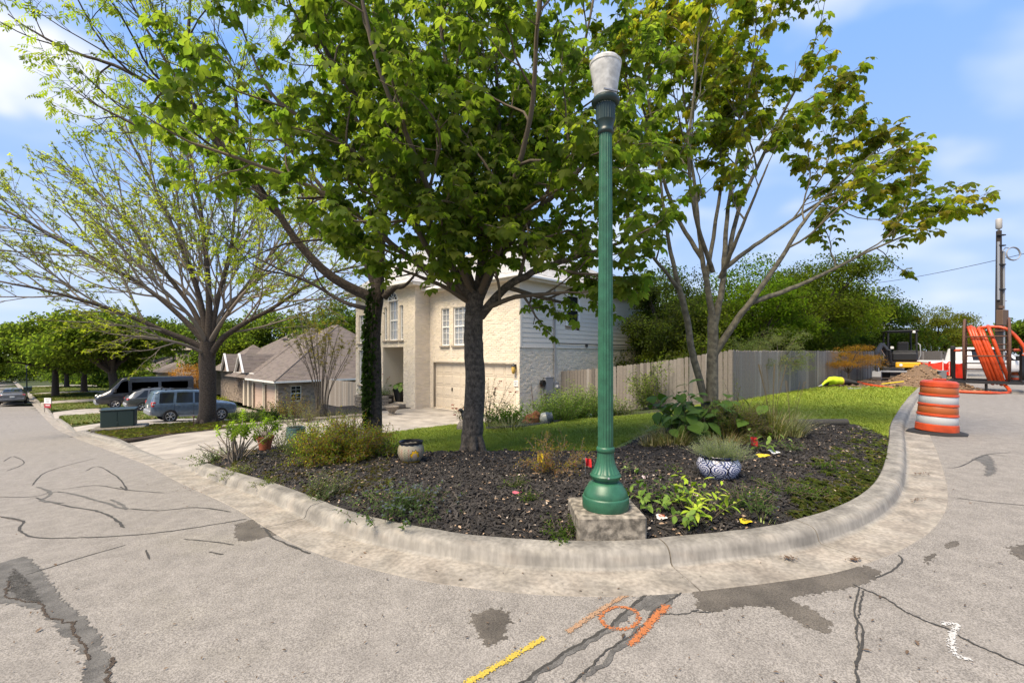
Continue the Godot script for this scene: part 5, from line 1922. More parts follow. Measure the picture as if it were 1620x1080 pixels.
	bm.grid([PackedVector3Array([Vector3(-0.24, 0.05, 0.26), Vector3(0.24, 0.05, 0.26), Vector3(0.24, 0.05, -0.26), Vector3(-0.24, 0.05, -0.26)]), PackedVector3Array([Vector3(-0.3, 1.0, 0.34), Vector3(0.3, 1.0, 0.34), Vector3(0.3, 1.0, -0.34), Vector3(-0.3, 1.0, -0.34)])], true, 1.0)
	part("body", bm, M.plastic, bin)
	var bl2 := MB.new()
	bl2.box(Vector3(0, 1.03, 0), Vector3(0.66, 0.06, 0.76), Basis(), 0.025)
	bl2.rod(Vector3(-0.25, 1.02, -0.4), Vector3(0.25, 1.02, -0.4), 0.02)
	part("lid", bl2, M.plastic, bin)
	for s in [-1.0, 1.0]:
		var wm := MB.new()
		wm.lathe(PackedVector2Array([Vector2(0, 0), Vector2(0.1, 0), Vector2(0.1, 0.05), Vector2(0, 0.05)]), 14, Transform3D(Basis(Vector3(0, 0, 1), -PI / 2), Vector3(0.25 * s, 0.1, -0.3)))
		part("wheel", wm, M.rubber, bin)

func simple_wall(mb: MB, x0: float, x1: float, z0: float, z1: float, h: float) -> void:
	mb.box(Vector3((x0 + x1) * 0.5, h * 0.5, (z0 + z1) * 0.5), Vector3(x1 - x0, h, z1 - z0))

func neighbour_house() -> void:
	var org := xd(36.6, 12.5)
	var h := thing("single_storey_house", "single storey brown brick house with steep brown shingle roof and two garage doors", "house", V(org.x, -3.05, org.y), TURN)
	var U := Vector3(1, 0, 0)
	var S := Vector3(0, 0, -1)
	var w := MB.new()
	var gh := [[0.5, 0.02, 2.9, 2.15], [3.35, 0.02, 5.75, 2.15]]
	wall_skin(w, Vector3(-6.3, 0, 0), U, 6.3, 2.5, gh, 0.2)
	wall_skin(w, Vector3(0, 0, 0), S, 13.0, 2.5, [[0.9, 0.9, 1.7, 2.1]], 0.2)
	w.box(Vector3(-3.1, 1.24, -6.6), Vector3(5.9, 2.46, 12.6))
	w.box(Vector3(-12.3, 1.45, -6.4), Vector3(12.0, 2.9, 11.6))
	part("wall", w, M.brick_brown, h)
	var bc := Color(1, 1, 1)
	brickwork(h, Vector3(-6.3, 0, 0), U, 6.3, 2.5, gh, M.brick_brown, bc, 0.3, 0.11, 0.008, 0.4)
	brickwork(h, Vector3(0, 0, 0), S, 9.0, 2.5, [[0.9, 0.9, 1.7, 2.1]], M.brick_brown, bc, 0.3, 0.11, 0.008, 0.4)
	brickwork(h, Vector3(-18.3, 0, -0.6), U, 12.0, 2.9, [[8.6, 0, 9.7, 2.2], [10.2, 0.0, 11.2, 2.3], [3.0, 0.8, 4.6, 2.2]], M.brick_brown, bc, 0.3, 0.11, 0.008, 0.4)
	window(h, Vector3(0, 0.9, -0.9), S, 0.8, 1.2, 2, 4, 0.06, true, true, M.white, false, true)
	for q in gh:
		var d := MB.new()
		for r in 4:
			d.box(Vector3(-6.3 + (q[0] + q[2]) * 0.5, 0.28 + r * 0.53, -0.14), Vector3(q[2] - q[0], 0.52, 0.04), Basis(), 0.01)
		part("garage_door", d, mt(0.50, 0.37, 0.30, 0.6), h)
		var t := MB.new()
		t.box(Vector3(-6.3 + q[0] - 0.07, 1.1, 0.02), Vector3(0.14, 2.2, 0.06))
		t.box(Vector3(-6.3 + q[2] + 0.07, 1.1, 0.02), Vector3(0.14, 2.2, 0.06))
		t.box(Vector3(-6.3 + (q[0] + q[2]) * 0.5, 2.22, 0.022), Vector3(q[2] - q[0] + 0.28, 0.14, 0.06))
		part("door_frame", t, M.cream_trim, h)
	var en := MB.new()
	for s in [-1.0, 1.0]:
		en.box(Vector3(-8.1 + s * 0.62, 1.15, -0.3), Vector3(0.34, 2.3, 0.5), Basis(), 0.02)
	var arcp := PackedVector3Array()
	for i in 13:
		arcp.append(Vector3(-8.1 + cos(PI * i / 12.0) * 0.62, 2.2 + sin(PI * i / 12.0) * 0.62, -0.3))
	en.tube(arcp, PackedFloat32Array(range(13).map(func(_k): return 0.2)), 6)
	part("entry_arch", en, M.cream_trim, h)
	var dk := MB.new()
	dk.box(Vector3(-9.15, 1.1, -0.52), Vector3(1.0, 2.1, 0.06))
	part("window", dk, M.dark_glass, h)
	var wf := MB.new()
	for s in [-0.53, 0.0, 0.53]:
		wf.box(Vector3(-9.15 + s, 1.1, -0.48), Vector3(0.07, 2.2, 0.06))
	part("window_frame", wf, M.white, h)
	var rf := MB.new()
	hip(rf, -12.4, 0.45, -13.4, 0.45, 2.5, 4.75, -6.2, -5.0, -7.0, 0.45)
	hip(rf, -19.0, -5.9, -12.8, -0.15, 2.9, 4.3, -12.6, -9.6, -6.6, 0.45)
	hip(rf, -18.6, -12.0, -6.0, 0.3, 2.92, 2.6, -15.4, -15.2, -2.8, 0.45)
	for s in [-1.0, 1.0]:
		roof_slope(rf, Vector3(-8.3 + s * 1.1, 2.95, 0.35), Vector3(-8.3 + s * 1.1, 2.95, -3.0), Vector3(-8.3, 4.55, -3.0), Vector3(-8.3, 4.55, 0.35), 0.45)
		roof_slope(rf, Vector3(-12.9 + s * 1.1, 2.95, 0.35), Vector3(-12.9 + s * 1.1, 2.95, -3.0), Vector3(-12.9, 4.55, -3.0), Vector3(-12.9, 4.55, 0.35), 0.45)
	part("roof", rf, M.roof_brown, h, "stuff")
	var cap := MB.new()
	for q in [[Vector3(0.45, 2.5, 0.45), Vector3(-5.0, 7.25, -7.0)], [Vector3(0.45, 2.5, -13.4), Vector3(-5.0, 7.25, -7.0)], [Vector3(-6.2, 7.25, -7.0), Vector3(-5.0, 7.25, -7.0)], [Vector3(-12.4, 2.5, 0.45), Vector3(-6.2, 7.25, -7.0)]]:
		ridge_caps(cap, q[0], q[1])
	part("ridge_cap", cap, M.roof_brown, h, "stuff")
	var fas := MB.new()
	fas.box(Vector3(-3.0, 2.45, 0.42), Vector3(6.9, 0.14, 0.1))
	fas.box(Vector3(0.42, 2.45, -6.4), Vector3(0.1, 0.14, 13.6))
	fas.box(Vector3(-10.0, 2.87, -0.12), Vector3(8.0, 0.12, 0.1))
	for gx in [-8.3, -12.9]:
		for s in [-1.0, 1.0]:
			fas.bar(Vector3(gx + s * 1.12, 2.95, 0.4), Vector3(gx, 4.6, 0.4), 0.16, 0.06)
	part("fascia", fas, M.white, h)
	var gw := MB.new()
	for gx in [-8.3, -12.9]:
		gw = MB.new()
		gw.face(PackedVector3Array([Vector3(gx - 1.05, 2.95, 0.2), Vector3(gx + 1.05, 2.95, 0.2), Vector3(gx, 4.5, 0.2)]), Vector3(0, 0, 1))
		part("gable_wall", gw, M.brick_brown, h)
	var ven := MB.new()
	ven.box(Vector3(-9.0, 5.95, -3.6), Vector3(0.5, 0.2, 0.5), Basis(), 0.03)
	part("roof_vent", ven, M.roof_brown, h)
	ven = MB.new()
	ven.rod(Vector3(-4.0, 6.3, -9.5), Vector3(-4.0, 7.0, -9.5), 0.06)
	part("roof_vent", ven, M.roof_brown, h)

func brown_house() -> void:
	var org := xd(68.0, 13.5)
	var h := thing("two_storey_house", "two storey tan house with tall narrow windows beyond the wide old tree", "house", V(org.x, -3.7, org.y), TURN)
	var w := MB.new()
	var up_holes := [[7.2, 3.3, 7.9, 5.0], [8.5, 3.3, 9.2, 5.0], [9.6, 3.3, 10.3, 5.0], [10.7, 3.3, 11.4, 5.0]]
	wall_skin(w, Vector3(-12.0, 0, 0), Vector3(1, 0, 0), 12.0, 5.9, up_holes, 0.15)
	wall_skin(w, Vector3.ZERO, Vector3(0, 0, -1), 11.0, 5.9, [[1.4, 3.3, 2.2, 5.0], [4.4, 3.3, 5.2, 5.0]], 0.15)
	w.box(Vector3(-6.0, 2.9, -5.6), Vector3(11.6, 5.8, 10.8))
	part("wall", w, mt(0.34, 0.275, 0.22, 0.9, {"tex": T.fine, "s": 1.5, "detail": T.mottle, "ds": 0.4}), h)
	for q in up_holes:
		window(h, Vector3(-12.0 + q[0], q[1], 0), Vector3(1, 0, 0), q[2] - q[0], q[3] - q[1], 1, 2, 0.06, true, true, M.white, false, true)
	for q in [1.4, 4.4]:
		window(h, Vector3(0, 3.3, -q), Vector3(0, 0, -1), 0.8, 1.7, 1, 2, 0.06, true, true, M.white, false, true)
	var rf := MB.new()
	hip(rf, -12.5, 0.5, -11.5, 0.5, 5.9, 2.9, -7.0, -5.0, -5.5, 0.6)
	part("roof", rf, M.roof_brown, h, "stuff")
	var ev := MB.new()
	ev.box(Vector3(-6.0, 5.83, 0.45), Vector3(13.0, 0.16, 0.1))
	ev.box(Vector3(0.45, 5.83, -5.5), Vector3(0.1, 0.16, 12.0))
	part("fascia", ev, M.cream_trim, h)
	var g := MB.new()
	simple_wall(g, -19.0, -12.4, -8.0, 1.5, 2.6)
	part("wing_wall", g, mt(0.40, 0.35, 0.29, 0.9, {"tex": T.fine, "s": 1.5}), h)
	var gr := MB.new()
	hip(gr, -19.5, -11.8, -8.5, 2.0, 2.6, 2.6, -15.8, -15.4, -3.3, 0.6)
	part("wing_roof", gr, M.roof_brown, h, "stuff")
	var gd := MB.new()
	for r in 4:
		gd.box(Vector3(-15.6, 0.28 + r * 0.53, 1.52), Vector3(4.6, 0.51, 0.05), Basis(), 0.01)
	part("garage_door", gd, M.cream_trim, h)

func far_houses() -> void:
	var k := 0
	for q in [[94.0, 13.0, "pale rendered house with low brown roof past the dark van", Color(0.50, 0.45, 0.38), 13.0, 3.0, 2.6], [116.0, 15.0, "peach brick house half hidden behind the street tree trunks", Color(0.48, 0.30, 0.19), 14.0, 3.2, 2.8], [142.0, 14.0, "white far house at the bottom of the street", Color(0.6, 0.58, 0.55), 15.0, 3.0, 3.0]]:
		var org := xd(q[0], q[1])
		var h := thing("single_storey_house", q[2], "house", V(org.x, hroad(q[0]) - 0.4, org.y), TURN)
		var w := MB.new()
		var holes := [[1.0, 0.9, 2.4, 2.2], [q[4] - 6.0, 0.05, q[4] - 1.4, 2.2]]
		wall_skin(w, Vector3(-q[4], 0, 0), Vector3(1, 0, 0), q[4], q[5], holes, 0.15)
		w.box(Vector3(-q[4] * 0.5, q[5] * 0.5, -5.2), Vector3(q[4] - 0.4, q[5] - 0.02, 10.0))
		wall_skin(w, Vector3.ZERO, Vector3(0, 0, -1), 10.0, q[5], [], 0.15)
		part("wall", w, mt(q[3].r, q[3].g, q[3].b, 0.9, {"tex": T.fine, "s": 1.2}), h)
		window(h, Vector3(-q[4] + 1.0, 0.9, 0), Vector3(1, 0, 0), 1.4, 1.3, 2, 2, 0.05, true, true, M.white, false, true)
		var gd := MB.new()
		for r in 4:
			gd.box(Vector3(-3.7, 0.3 + r * 0.53, -0.1), Vector3(4.6, 0.51, 0.05), Basis(), 0.01)
		part("garage_door", gd, M.cream_trim, h)
		var rf := MB.new()
		hip(rf, -q[4] - 0.5, 0.5, -10.5, 0.5, q[5], q[6], -q[4] + 4.5, -4.5, -5.0, 0.8)
		part("roof", rf, M.roof_brown, h, "stuff")
		k += 1
	for q in [[Vector3(32.0, 0.0, -46.0), "grey roofed house with a row of posts behind the white pickup", 17.0, 3.0, 4.2, 0.15], [Vector3(26.5, 0.1, -38.0), "house with a grey hip roof and pale chimney behind the far fence", 9.0, 3.0, 3.0, -0.3]]:
		var h := thing("single_storey_house", q[1], "house", q[0], q[5])
		var w := MB.new()
		wall_skin(w, Vector3(-q[2] * 0.5, 0, 0), Vector3(1, 0, 0), q[2], q[3], [[1.0, 0.9, 2.4, 2.3], [q[2] * 0.5, 0.9, q[2] * 0.5 + 1.6, 2.3]], 0.15)
		w.box(Vector3(0, q[3] * 0.5, -5.2), Vector3(q[2] - 0.02, q[3] - 0.02, 10.0))
		part("wall", w, mt(0.46, 0.40, 0.33, 0.9, {"tex": T.fine, "s": 1.2}), h)
		for x in [1.0, q[2] * 0.5]:
			window(h, Vector3(-q[2] * 0.5 + x, 0.9, 0), Vector3(1, 0, 0), 1.4, 1.4, 2, 2, 0.05, true, true, M.white, false, true)
		if q[2] > 10.0:
			for i in 7:
				var pm := MB.new()
				pm.box(Vector3(-7.5 + i * 2.4, 1.5, 1.6), Vector3(0.22, 3.0, 0.22))
				part("porch_post", pm, M.white, h)
		var rf := MB.new()
		hip(rf, -q[2] * 0.5 - 0.6, q[2] * 0.5 + 0.6, -10.8, 2.2 if q[2] > 10.0 else 0.6, q[3], q[4], -q[2] * 0.5 + 4.5, q[2] * 0.5 - 4.5, -4.5, 0.7)
		part("roof", rf, mt(0.20, 0.20, 0.21, 0.9, {"vc": true}), h, "stuff")
		if q[2] < 10.0:
			var ch := MB.new()
			ch.box(Vector3(-0.6, 6.2, -4.0), Vector3(1.0, 2.6, 0.8), Basis(), 0.03)
			ch.box(Vector3(-0.6, 7.55, -4.0), Vector3(1.15, 0.14, 0.95), Basis(), 0.02)
			part("chimney", ch, mt(0.45, 0.40, 0.35, 0.9, {"tex": T.stain, "s": 1.5}), h)
			var pot := MB.new()
			pot.lathe(PackedVector2Array([Vector2(0.14, 7.6), Vector2(0.14, 7.95), Vector2(0.2, 7.97), Vector2(0.2, 8.02), Vector2(0, 8.05)]), 10, Transform3D(Basis(), Vector3(-0.6, 0, -4.0)))
			part("chimney_pot", pot, M.steel, h)

func fence(label: String, pts: Array, hgt: float, gap_h: Callable, tone: int, rail := true) -> void:
	var f := thing("wooden_fence", label, "fence", Vector3.ZERO)
	var mesh := []
	for k in 4:
		var hh: float = hgt + [0.0, 0.01, -0.012, 0.005][k]
		var poly := PackedVector2Array([Vector2(-0.068, 0), Vector2(0.068, 0), Vector2(0.068, hh - 0.035), Vector2(0.04, hh), Vector2(-0.04, hh), Vector2(-0.068, hh - 0.035)])
		var mb := MB.new()
		mb.prism(poly, Transform3D(Basis(), Vector3(0, 0, -0.009)), 0.018)
		mesh.append(mb.mesh())
	for s in pts.size() - 1:
		var p: Vector2 = pts[s]
		var q: Vector2 = pts[s + 1]
		var n := int(p.distance_to(q) / 0.146)
		var dir := (q - p).normalized()
		var yaw := atan2(dir.y, dir.x)
		var block := 0
		var tn := tone
		for i in n:
			if block == 0:
				block = rg.randi_range(5, 16)
				tn = [0, 2, 4, 1, 0][rg.randi() % 5] if tone < 0 else [tone, tone, 2, 4][rg.randi() % 4]
			block -= 1
			var c := p.lerp(q, (i + 0.5) / n)
			var o := put("picket", mesh[rg.randi() % 4], M["picket%d" % (tn if rg.randf() < 0.7 else rg.randi() % 5)], f)
			o.transform = Transform3D(Basis(Vector3.UP, yaw) * Basis(Vector3(0, 0, 1), rg.randfn(0, 0.006)), V(c.x, gap_h.call(c) + rg.randf_range(-0.012, 0.012), c.y) + Vector3(0, 0, rg.randf_range(-0.004, 0.004)))
		if rail:
			for y in [0.35, hgt * 0.55, hgt - 0.3]:
				var mb := MB.new()
				for i in 8:
					var a := p.lerp(q, i / 8.0)
					var b := p.lerp(q, (i + 1) / 8.0)
					var off := Vector2(-dir.y, dir.x) * 0.035
					mb.bar(V(a.x + off.x, gap_h.call(a) + y, a.y + off.y), V(b.x + off.x, gap_h.call(b) + y, b.y + off.y), 0.04, 0.09)
				part("rail", mb, M.picket2, f)

func make_fences() -> void:
	var hf := func(c): return hl(c.x, c.y) - 0.02
	var h1 := func(c):
		var t := clampf((c.x - 1.9) / 5.4, 0.0, 1.0)
		return lerpf(-1.05, -0.12, t * 0.55 + 0.45 * t * t)
	fence("weathered grey picket fence running from the house to the corner of the lot", [Vector2(1.75, 20.45), Vector2(2.6, 19.6), Vector2(7.25, 14.95)], 1.78, h1, -1)
	fence("long weathered grey picket fence along the side lawn behind the orange-leaved tree", [Vector2(7.25, 14.95), Vector2(22.6, 28.1)], 1.74, func(c): return lerpf(-0.12, -0.06, clampf((c.x - 7.25) / 15.0, 0, 1)), -1)
	fence("dark grey picket fence behind the digger and the dirt heap", [Vector2(22.6, 28.4), Vector2(30.0, 30.0)], 1.75, func(_c): return -0.05, 2)
	fence("grey picket fence between the two houses", [xd(33.0, 14.2), xd(25.0, 14.2)], 1.8, func(_c): return -2.1, 0)

func st_at(st: Array, x: float) -> Array:
	for i in st.size() - 1:
		if x <= st[i + 1][0]:
			var t: float = clampf((x - st[i][0]) / maxf(st[i + 1][0] - st[i][0], 0.001), 0, 1)
			var o := []
			for k in 7:
				o.append(lerpf(st[i][k], st[i + 1][k], t))
			return o
	return st[st.size() - 1]

func car_shell(st: Array) -> MB:
	var mb := MB.new()
	var rows := []
	var xs := []
	for i in st.size() - 1:
		var n := maxi(1, int((st[i + 1][0] - st[i][0]) / 0.12))
		for k in n:
			xs.append(lerpf(st[i][0], st[i + 1][0], float(k) / n))
	xs.append(st[st.size() - 1][0])
	for x in xs:
		var s := st_at(st, x)
		var half := []
		var lo: float = s[1]
		var be: float = s[2]
		var tp: float = s[3]
		half.append(Vector2(0.0, lo))
		half.append(Vector2(s[4] * 0.9, lo))
		half.append(Vector2(s[4], lo + 0.05))
		half.append(Vector2(lerpf(s[4], s[5], 0.8), lerpf(lo, be, 0.35)))
		half.append(Vector2(s[5], lerpf(lo, be, 0.68)))
		half.append(Vector2(s[5] * 0.992, be - 0.03))
		half.append(Vector2(s[5] * 0.975, be))
		half.append(Vector2(lerpf(s[5] * 0.975, s[6], 0.5), lerpf(be, tp - 0.06, 0.5)))
		half.append(Vector2(s[6], tp - 0.06))
		half.append(Vector2(s[6] * 0.93, tp - 0.015))
		half.append(Vector2(s[6] * 0.8, tp))
		half.append(Vector2(0.0, tp + 0.015))
		var row := PackedVector3Array()
		for p in half:
			row.append(Vector3(x, p.y, p.x))
		for k in range(half.size() - 2, 0, -1):
			row.append(Vector3(x, half[k].y, -half[k].x))
		rows.append(row)
	mb.grid(rows, true, 1.0)
	var sgn := 0.0
	for i in range(0, mb.v.size(), 7):
		sgn += mb.n[i].dot(Vector3(0, mb.v[i].y - 0.8, mb.v[i].z))
	if sgn < 0.0:
		for i in mb.n.size():
			mb.n[i] = -mb.n[i]
		for i in range(0, mb.ix.size(), 3):
			var t := mb.ix[i + 1]
			mb.ix[i + 1] = mb.ix[i + 2]
			mb.ix[i + 2] = t
	mb.face(rows[0], Vector3(-1, 0, 0))
	mb.face(rows[rows.size() - 1], Vector3(1, 0, 0))
	return mb

func side_glass(st: Array, xb0: float, xb1: float, xt0: float, xt1: float, side: float, t0 := 0.06, t1 := 0.93, off := 0.008) -> MB:
	var mb := MB.new()
	var rows := []
	for i in 4:
		var t := lerpf(t0, t1, i / 3.0)
		var row := PackedVector3Array()
		for j in 7:
			var x := lerpf(lerpf(xb0, xt0, i / 3.0), lerpf(xb1, xt1, i / 3.0), j / 6.0)
			var s := st_at(st, x)
			row.append(Vector3(x, lerpf(s[2], s[3] - 0.06, t), (lerpf(s[5] * 0.975, s[6], t) + off) * side))
		rows.append(row)
	mb.grid(rows, false, 1.0)
	for i in mb.n.size():
		if mb.n[i].z * side < 0.0:
			mb.n[i] = -mb.n[i]
	return mb

func top_glass(st: Array, x0: float, x1: float, k := 0.86, off := 0.012) -> MB:
	var mb := MB.new()
	var rows := []
	for i in 7:
		var x := lerpf(x0, x1, i / 6.0)
		var s := st_at(st, x)
		var row := PackedVector3Array()
		for j in 5:
			var z := lerpf(-1.0, 1.0, j / 4.0)
			row.append(Vector3(x, s[3] + off + 0.012 * (1.0 - z * z), z * s[6] * k))
		rows.append(row)
	mb.grid(rows, false, 1.0)
	for i in mb.n.size():
		if mb.n[i].y < 0.0:
			mb.n[i] = -mb.n[i]
	return mb

func wheel(o: Node3D, x: float, z: float, r: float, w: float, spokes := 5, rim: StandardMaterial3D = null) -> void:
	var n := Node3D.new()
	n.name = "wheel"
	o.add_child(n, true)
	n.position = Vector3(x, r, z)
	var sd := signf(z)
	var xf := Transform3D(Basis(Vector3(1, 0, 0), PI / 2 * sd), Vector3.ZERO)
	var ty := MB.new()
	ty.lathe(PackedVector2Array([Vector2(r * 0.62, -w * 0.5), Vector2(r * 0.9, -w * 0.5), Vector2(r, -w * 0.32), Vector2(r, w * 0.32), Vector2(r * 0.93, w * 0.48), Vector2(r * 0.66, w * 0.5), Vector2(r * 0.62, w * 0.4)]), 26, xf)
	part("tyre", ty, M.rubber, n)
	var rm := MB.new()
	rm.lathe(PackedVector2Array([Vector2(r * 0.66, w * 0.46), Vector2(r * 0.6, w * 0.44), Vector2(r * 0.57, w * 0.1), Vector2(0.0, w * 0.05)]), 22, xf)
	rm.lathe(PackedVector2Array([Vector2(r * 0.16, w * 0.3), Vector2(r * 0.14, w * 0.42), Vector2(0.0, w * 0.44)]), 14, xf)
	for k in spokes:
		var an := TAU * k / spokes + 0.3
		var d := Vector3(cos(an), sin(an), 0)
		rm.bar(d * r * 0.1 + Vector3(0, 0, sd * w * 0.36), d * r * 0.61 + Vector3(0, 0, sd * w * 0.38), r * 0.17, w * 0.14, 0.008)
	part("rim", rm, rim if rim != null else M.alloy, n)
	var dk := MB.new()
	dk.lathe(PackedVector2Array([Vector2(r * 0.58, w * 0.14), Vector2(0.0, w * 0.13)]), 20, xf)
	part("brake_disc", dk, M.dark, n)

func car(called: String, label: String, cat: String, pos: Vector3, yaw: float, st: Array, paint: StandardMaterial3D, wheels: Array, r: float) -> Node3D:
	var o := thing(called, label, cat, pos, yaw)
	part("body", car_shell(st), paint, o)
	for x in wheels:
		var s := st_at(st, x)
		for sd in [-1.0, 1.0]:
			var arch := MB.new()
			var poly := PackedVector2Array()
			for i in 17:
				var an := PI * i / 16.0
				poly.append(Vector2(x + cos(an) * (r + 0.085), r * 0.95 + sin(an) * (r + 0.085)))
			poly.append(Vector2(x - r - 0.085, s[1]))
			poly.append(Vector2(x + r + 0.085, s[1]))
			arch.prism(poly, Transform3D(Basis(), Vector3(0, 0, sd * (s[5] - 0.03) - 0.018)), 0.036)
			part("wheel_arch", arch, M.black, o)
			wheel(o, x, sd * (s[5] - 0.075), r, 0.21, 6 if called == "sport_utility_vehicle" else 5)
	return o

func paint(r: float, g: float, b: float, metal := 0.35) -> StandardMaterial3D:
	return mt(r, g, b, 0.38, {"metal": metal, "coat": 0.8, "detail": T.mottle, "ds": 0.9})

func bits(o: Node3D, called: String, boxes: Array, m: StandardMaterial3D, bev := 0.015) -> void:
	var mb := MB.new()
	for b in boxes:
		mb.box(b[0], b[1], b[2] if b.size() > 2 else Basis(), bev)
	part(called, mb, m, o)

func make_vehicles() -> void:
	var lamp_red := mt(0.5, 0.02, 0.015, 0.2, {"coat": 0.6})
	var lamp_clear := mt(0.6, 0.6, 0.6, 0.15, {"coat": 0.6})
	var st := [[-2.22, 0.5, 0.98, 1.02, 0.72, 0.80, 0.74], [-2.16, 0.42, 1.0, 1.22, 0.80, 0.86, 0.70], [-2.02, 0.4, 1.02, 1.62, 0.82, 0.90, 0.66], [-1.8, 0.36, 1.03, 1.70, 0.84, 0.91, 0.67], [-0.5, 0.33, 1.03, 1.73, 0.86, 0.92, 0.69], [0.25, 0.33, 1.02, 1.70, 0.86, 0.92, 0.68], [0.55, 0.33, 1.02, 1.58, 0.86, 0.92, 0.68], [1.15, 0.34, 1.02, 1.10, 0.86, 0.91, 0.74], [1.8, 0.36, 0.95, 1.02, 0.85, 0.90, 0.76], [2.1, 0.4, 0.86, 0.94, 0.80, 0.84, 0.74], [2.2, 0.48, 0.78, 0.84, 0.7, 0.74, 0.66]]
	var blue := paint(0.13, 0.19, 0.265)
	var pr := xd(30.6, 4.8)
	var hb := Vector3(0.694, 0, -0.72)
	var py := hl(pr.x, pr.y) + 0.06
	var o := car("sport_utility_vehicle", "blue grey boxy sport utility car parked tail to the street behind the wide old tree", "car", V(pr.x, py, pr.y) + hb * 1.12 + Vector3(0, -0.08, 0), 0.804, st, blue, [-1.31, 1.31], 0.36)
	o.rotation = Vector3(0, 0.82, 0)
	o.scale = Vector3(0.9, 1, 1)
	o.rotate_object_local(Vector3(0, 0, 1), -0.035)
	for sd in [-1.0, 1.0]:
		for q in [[-1.85, -1.2, -1.8, -1.12], [-1.05, -0.22, -0.98, -0.2], [-0.12, 0.88, -0.1, 0.38]]:
			part("side_window", side_glass(st, q[0], q[1], q[2], q[3], sd), M.dark_glass, o)
		bits(o, "door_line", [[Vector3(-1.13, 0.78, sd * 0.905), Vector3(0.01, 0.5, 0.03)], [Vector3(-0.17, 0.72, sd * 0.912), Vector3(0.01, 0.62, 0.03)], [Vector3(0.93, 0.72, sd * 0.905), Vector3(0.01, 0.55, 0.03)]], M.black, 0.0)
		bits(o, "door_handle", [[Vector3(-0.95, 0.93, sd * 0.925), Vector3(0.18, 0.035, 0.04)], [Vector3(0.0, 0.93, sd * 0.93), Vector3(0.18, 0.035, 0.04)]], blue)
		bits(o, "sill_trim", [[Vector3(0.0, 0.36, sd * 0.88), Vector3(1.8, 0.1, 0.07)]], M.steel)
		bits(o, "roof_rail", [[Vector3(-0.6, 1.765, sd * 0.56), Vector3(1.9, 0.03, 0.035)], [Vector3(-1.5, 1.74, sd * 0.56), Vector3(0.08, 0.06, 0.04)], [Vector3(0.3, 1.735, sd * 0.56), Vector3(0.08, 0.06, 0.04)]], M.black)
		bits(o, "tail_lamp", [[Vector3(-2.11, 1.0, sd * 0.80), Vector3(0.2, 0.26, 0.17), Basis(Vector3.UP, 0.25 * sd)]], lamp_red, 0.03)
		bits(o, "tail_lamp_centre", [[Vector3(-2.12, 1.01, sd * 0.835), Vector3(0.16, 0.1, 0.12), Basis(Vector3.UP, 0.25 * sd)]], lamp_clear, 0.02)
		bits(o, "door_mirror", [[Vector3(0.85, 1.1, sd * 1.0), Vector3(0.12, 0.17, 0.18)]], blue, 0.04)
	var rearg := MB.new()
	rearg.face(PackedVector3Array([Vector3(-2.165, 1.1, -0.62), Vector3(-2.165, 1.1, 0.62), Vector3(-2.045, 1.56, 0.56), Vector3(-2.045, 1.56, -0.56)]), Vector3(-1, 0.2, 0))
	part("rear_window", rearg, M.dark_glass, o)
	part("windscreen", top_glass(st, 0.32, 1.1), M.dark_glass, o)
	bits(o, "rear_bumper", [[Vector3(-2.2, 0.56, 0), Vector3(0.2, 0.26, 1.66)]], M.steel, 0.05)
	bits(o, "number_plate", [[Vector3(-2.235, 0.86, 0), Vector3(0.02, 0.15, 0.31)]], M.white, 0.004)
	bits(o, "roof_bar", [[Vector3(-0.2, 1.79, 0), Vector3(0.05, 0.03, 1.15)], [Vector3(-1.1, 1.79, 0), Vector3(0.05, 0.03, 1.15)]], M.black)
	st = [[-2.2, 0.5, 0.86, 0.92, 0.70, 0.78, 0.72], [-2.12, 0.4, 0.96, 1.08, 0.8, 0.87, 0.70], [-1.75, 0.36, 0.98, 1.42, 0.84, 0.91, 0.64], [-1.2, 0.33, 0.98, 1.60, 0.86, 0.92, 0.62], [-0.2, 0.3, 0.96, 1.64, 0.86, 0.92, 0.63], [0.4, 0.3, 0.95, 1.55, 0.86, 0.92, 0.62], [1.2, 0.32, 0.95, 1.06, 0.86, 0.91, 0.74], [1.9, 0.36, 0.88, 0.95, 0.82, 0.86, 0.74], [2.2, 0.46, 0.72, 0.78, 0.7, 0.72, 0.62]]
	var grey := paint(0.12, 0.125, 0.13)
	var pc := xd(43.4, 5.2)
	o = car("crossover_car", "dark grey sloping-roofed crossover car between the van and the blue car", "car", V(pc.x, hl(pc.x, pc.y) + 0.05, pc.y) + hb * 1.3, 0.804, st, grey, [-1.32, 1.32], 0.35)
	for sd in [-1.0, 1.0]:
		for q in [[-1.75, -1.05, -1.15, -0.95], [-0.95, -0.12, -0.85, -0.1], [-0.02, 1.0, 0.0, 0.42]]:
			part("side_window", side_glass(st, q[0], q[1], q[2], q[3], sd), M.dark_glass, o)
		bits(o, "tail_lamp", [[Vector3(-2.1, 0.93, sd * 0.76), Vector3(0.16, 0.12, 0.22), Basis(Vector3.UP, 0.3 * sd)]], lamp_red, 0.02)
		bits(o, "door_mirror", [[Vector3(0.9, 1.05, sd * 0.99), Vector3(0.12, 0.14, 0.16)]], grey, 0.04)
	part("rear_window", top_glass(st, -2.02, -1.3, 0.85), M.dark_glass, o)
	part("windscreen", top_glass(st, 0.45, 1.15), M.dark_glass, o)
	bits(o, "rear_bumper", [[Vector3(-2.17, 0.5, 0), Vector3(0.2, 0.26, 1.55)]], M.steel, 0.05)
	bits(o, "roof_bar", [[Vector3(-0.1, 1.69, 0), Vector3(0.05, 0.05, 1.1)], [Vector3(-0.8, 1.68, 0), Vector3(0.05, 0.05, 1.1)]], M.black)
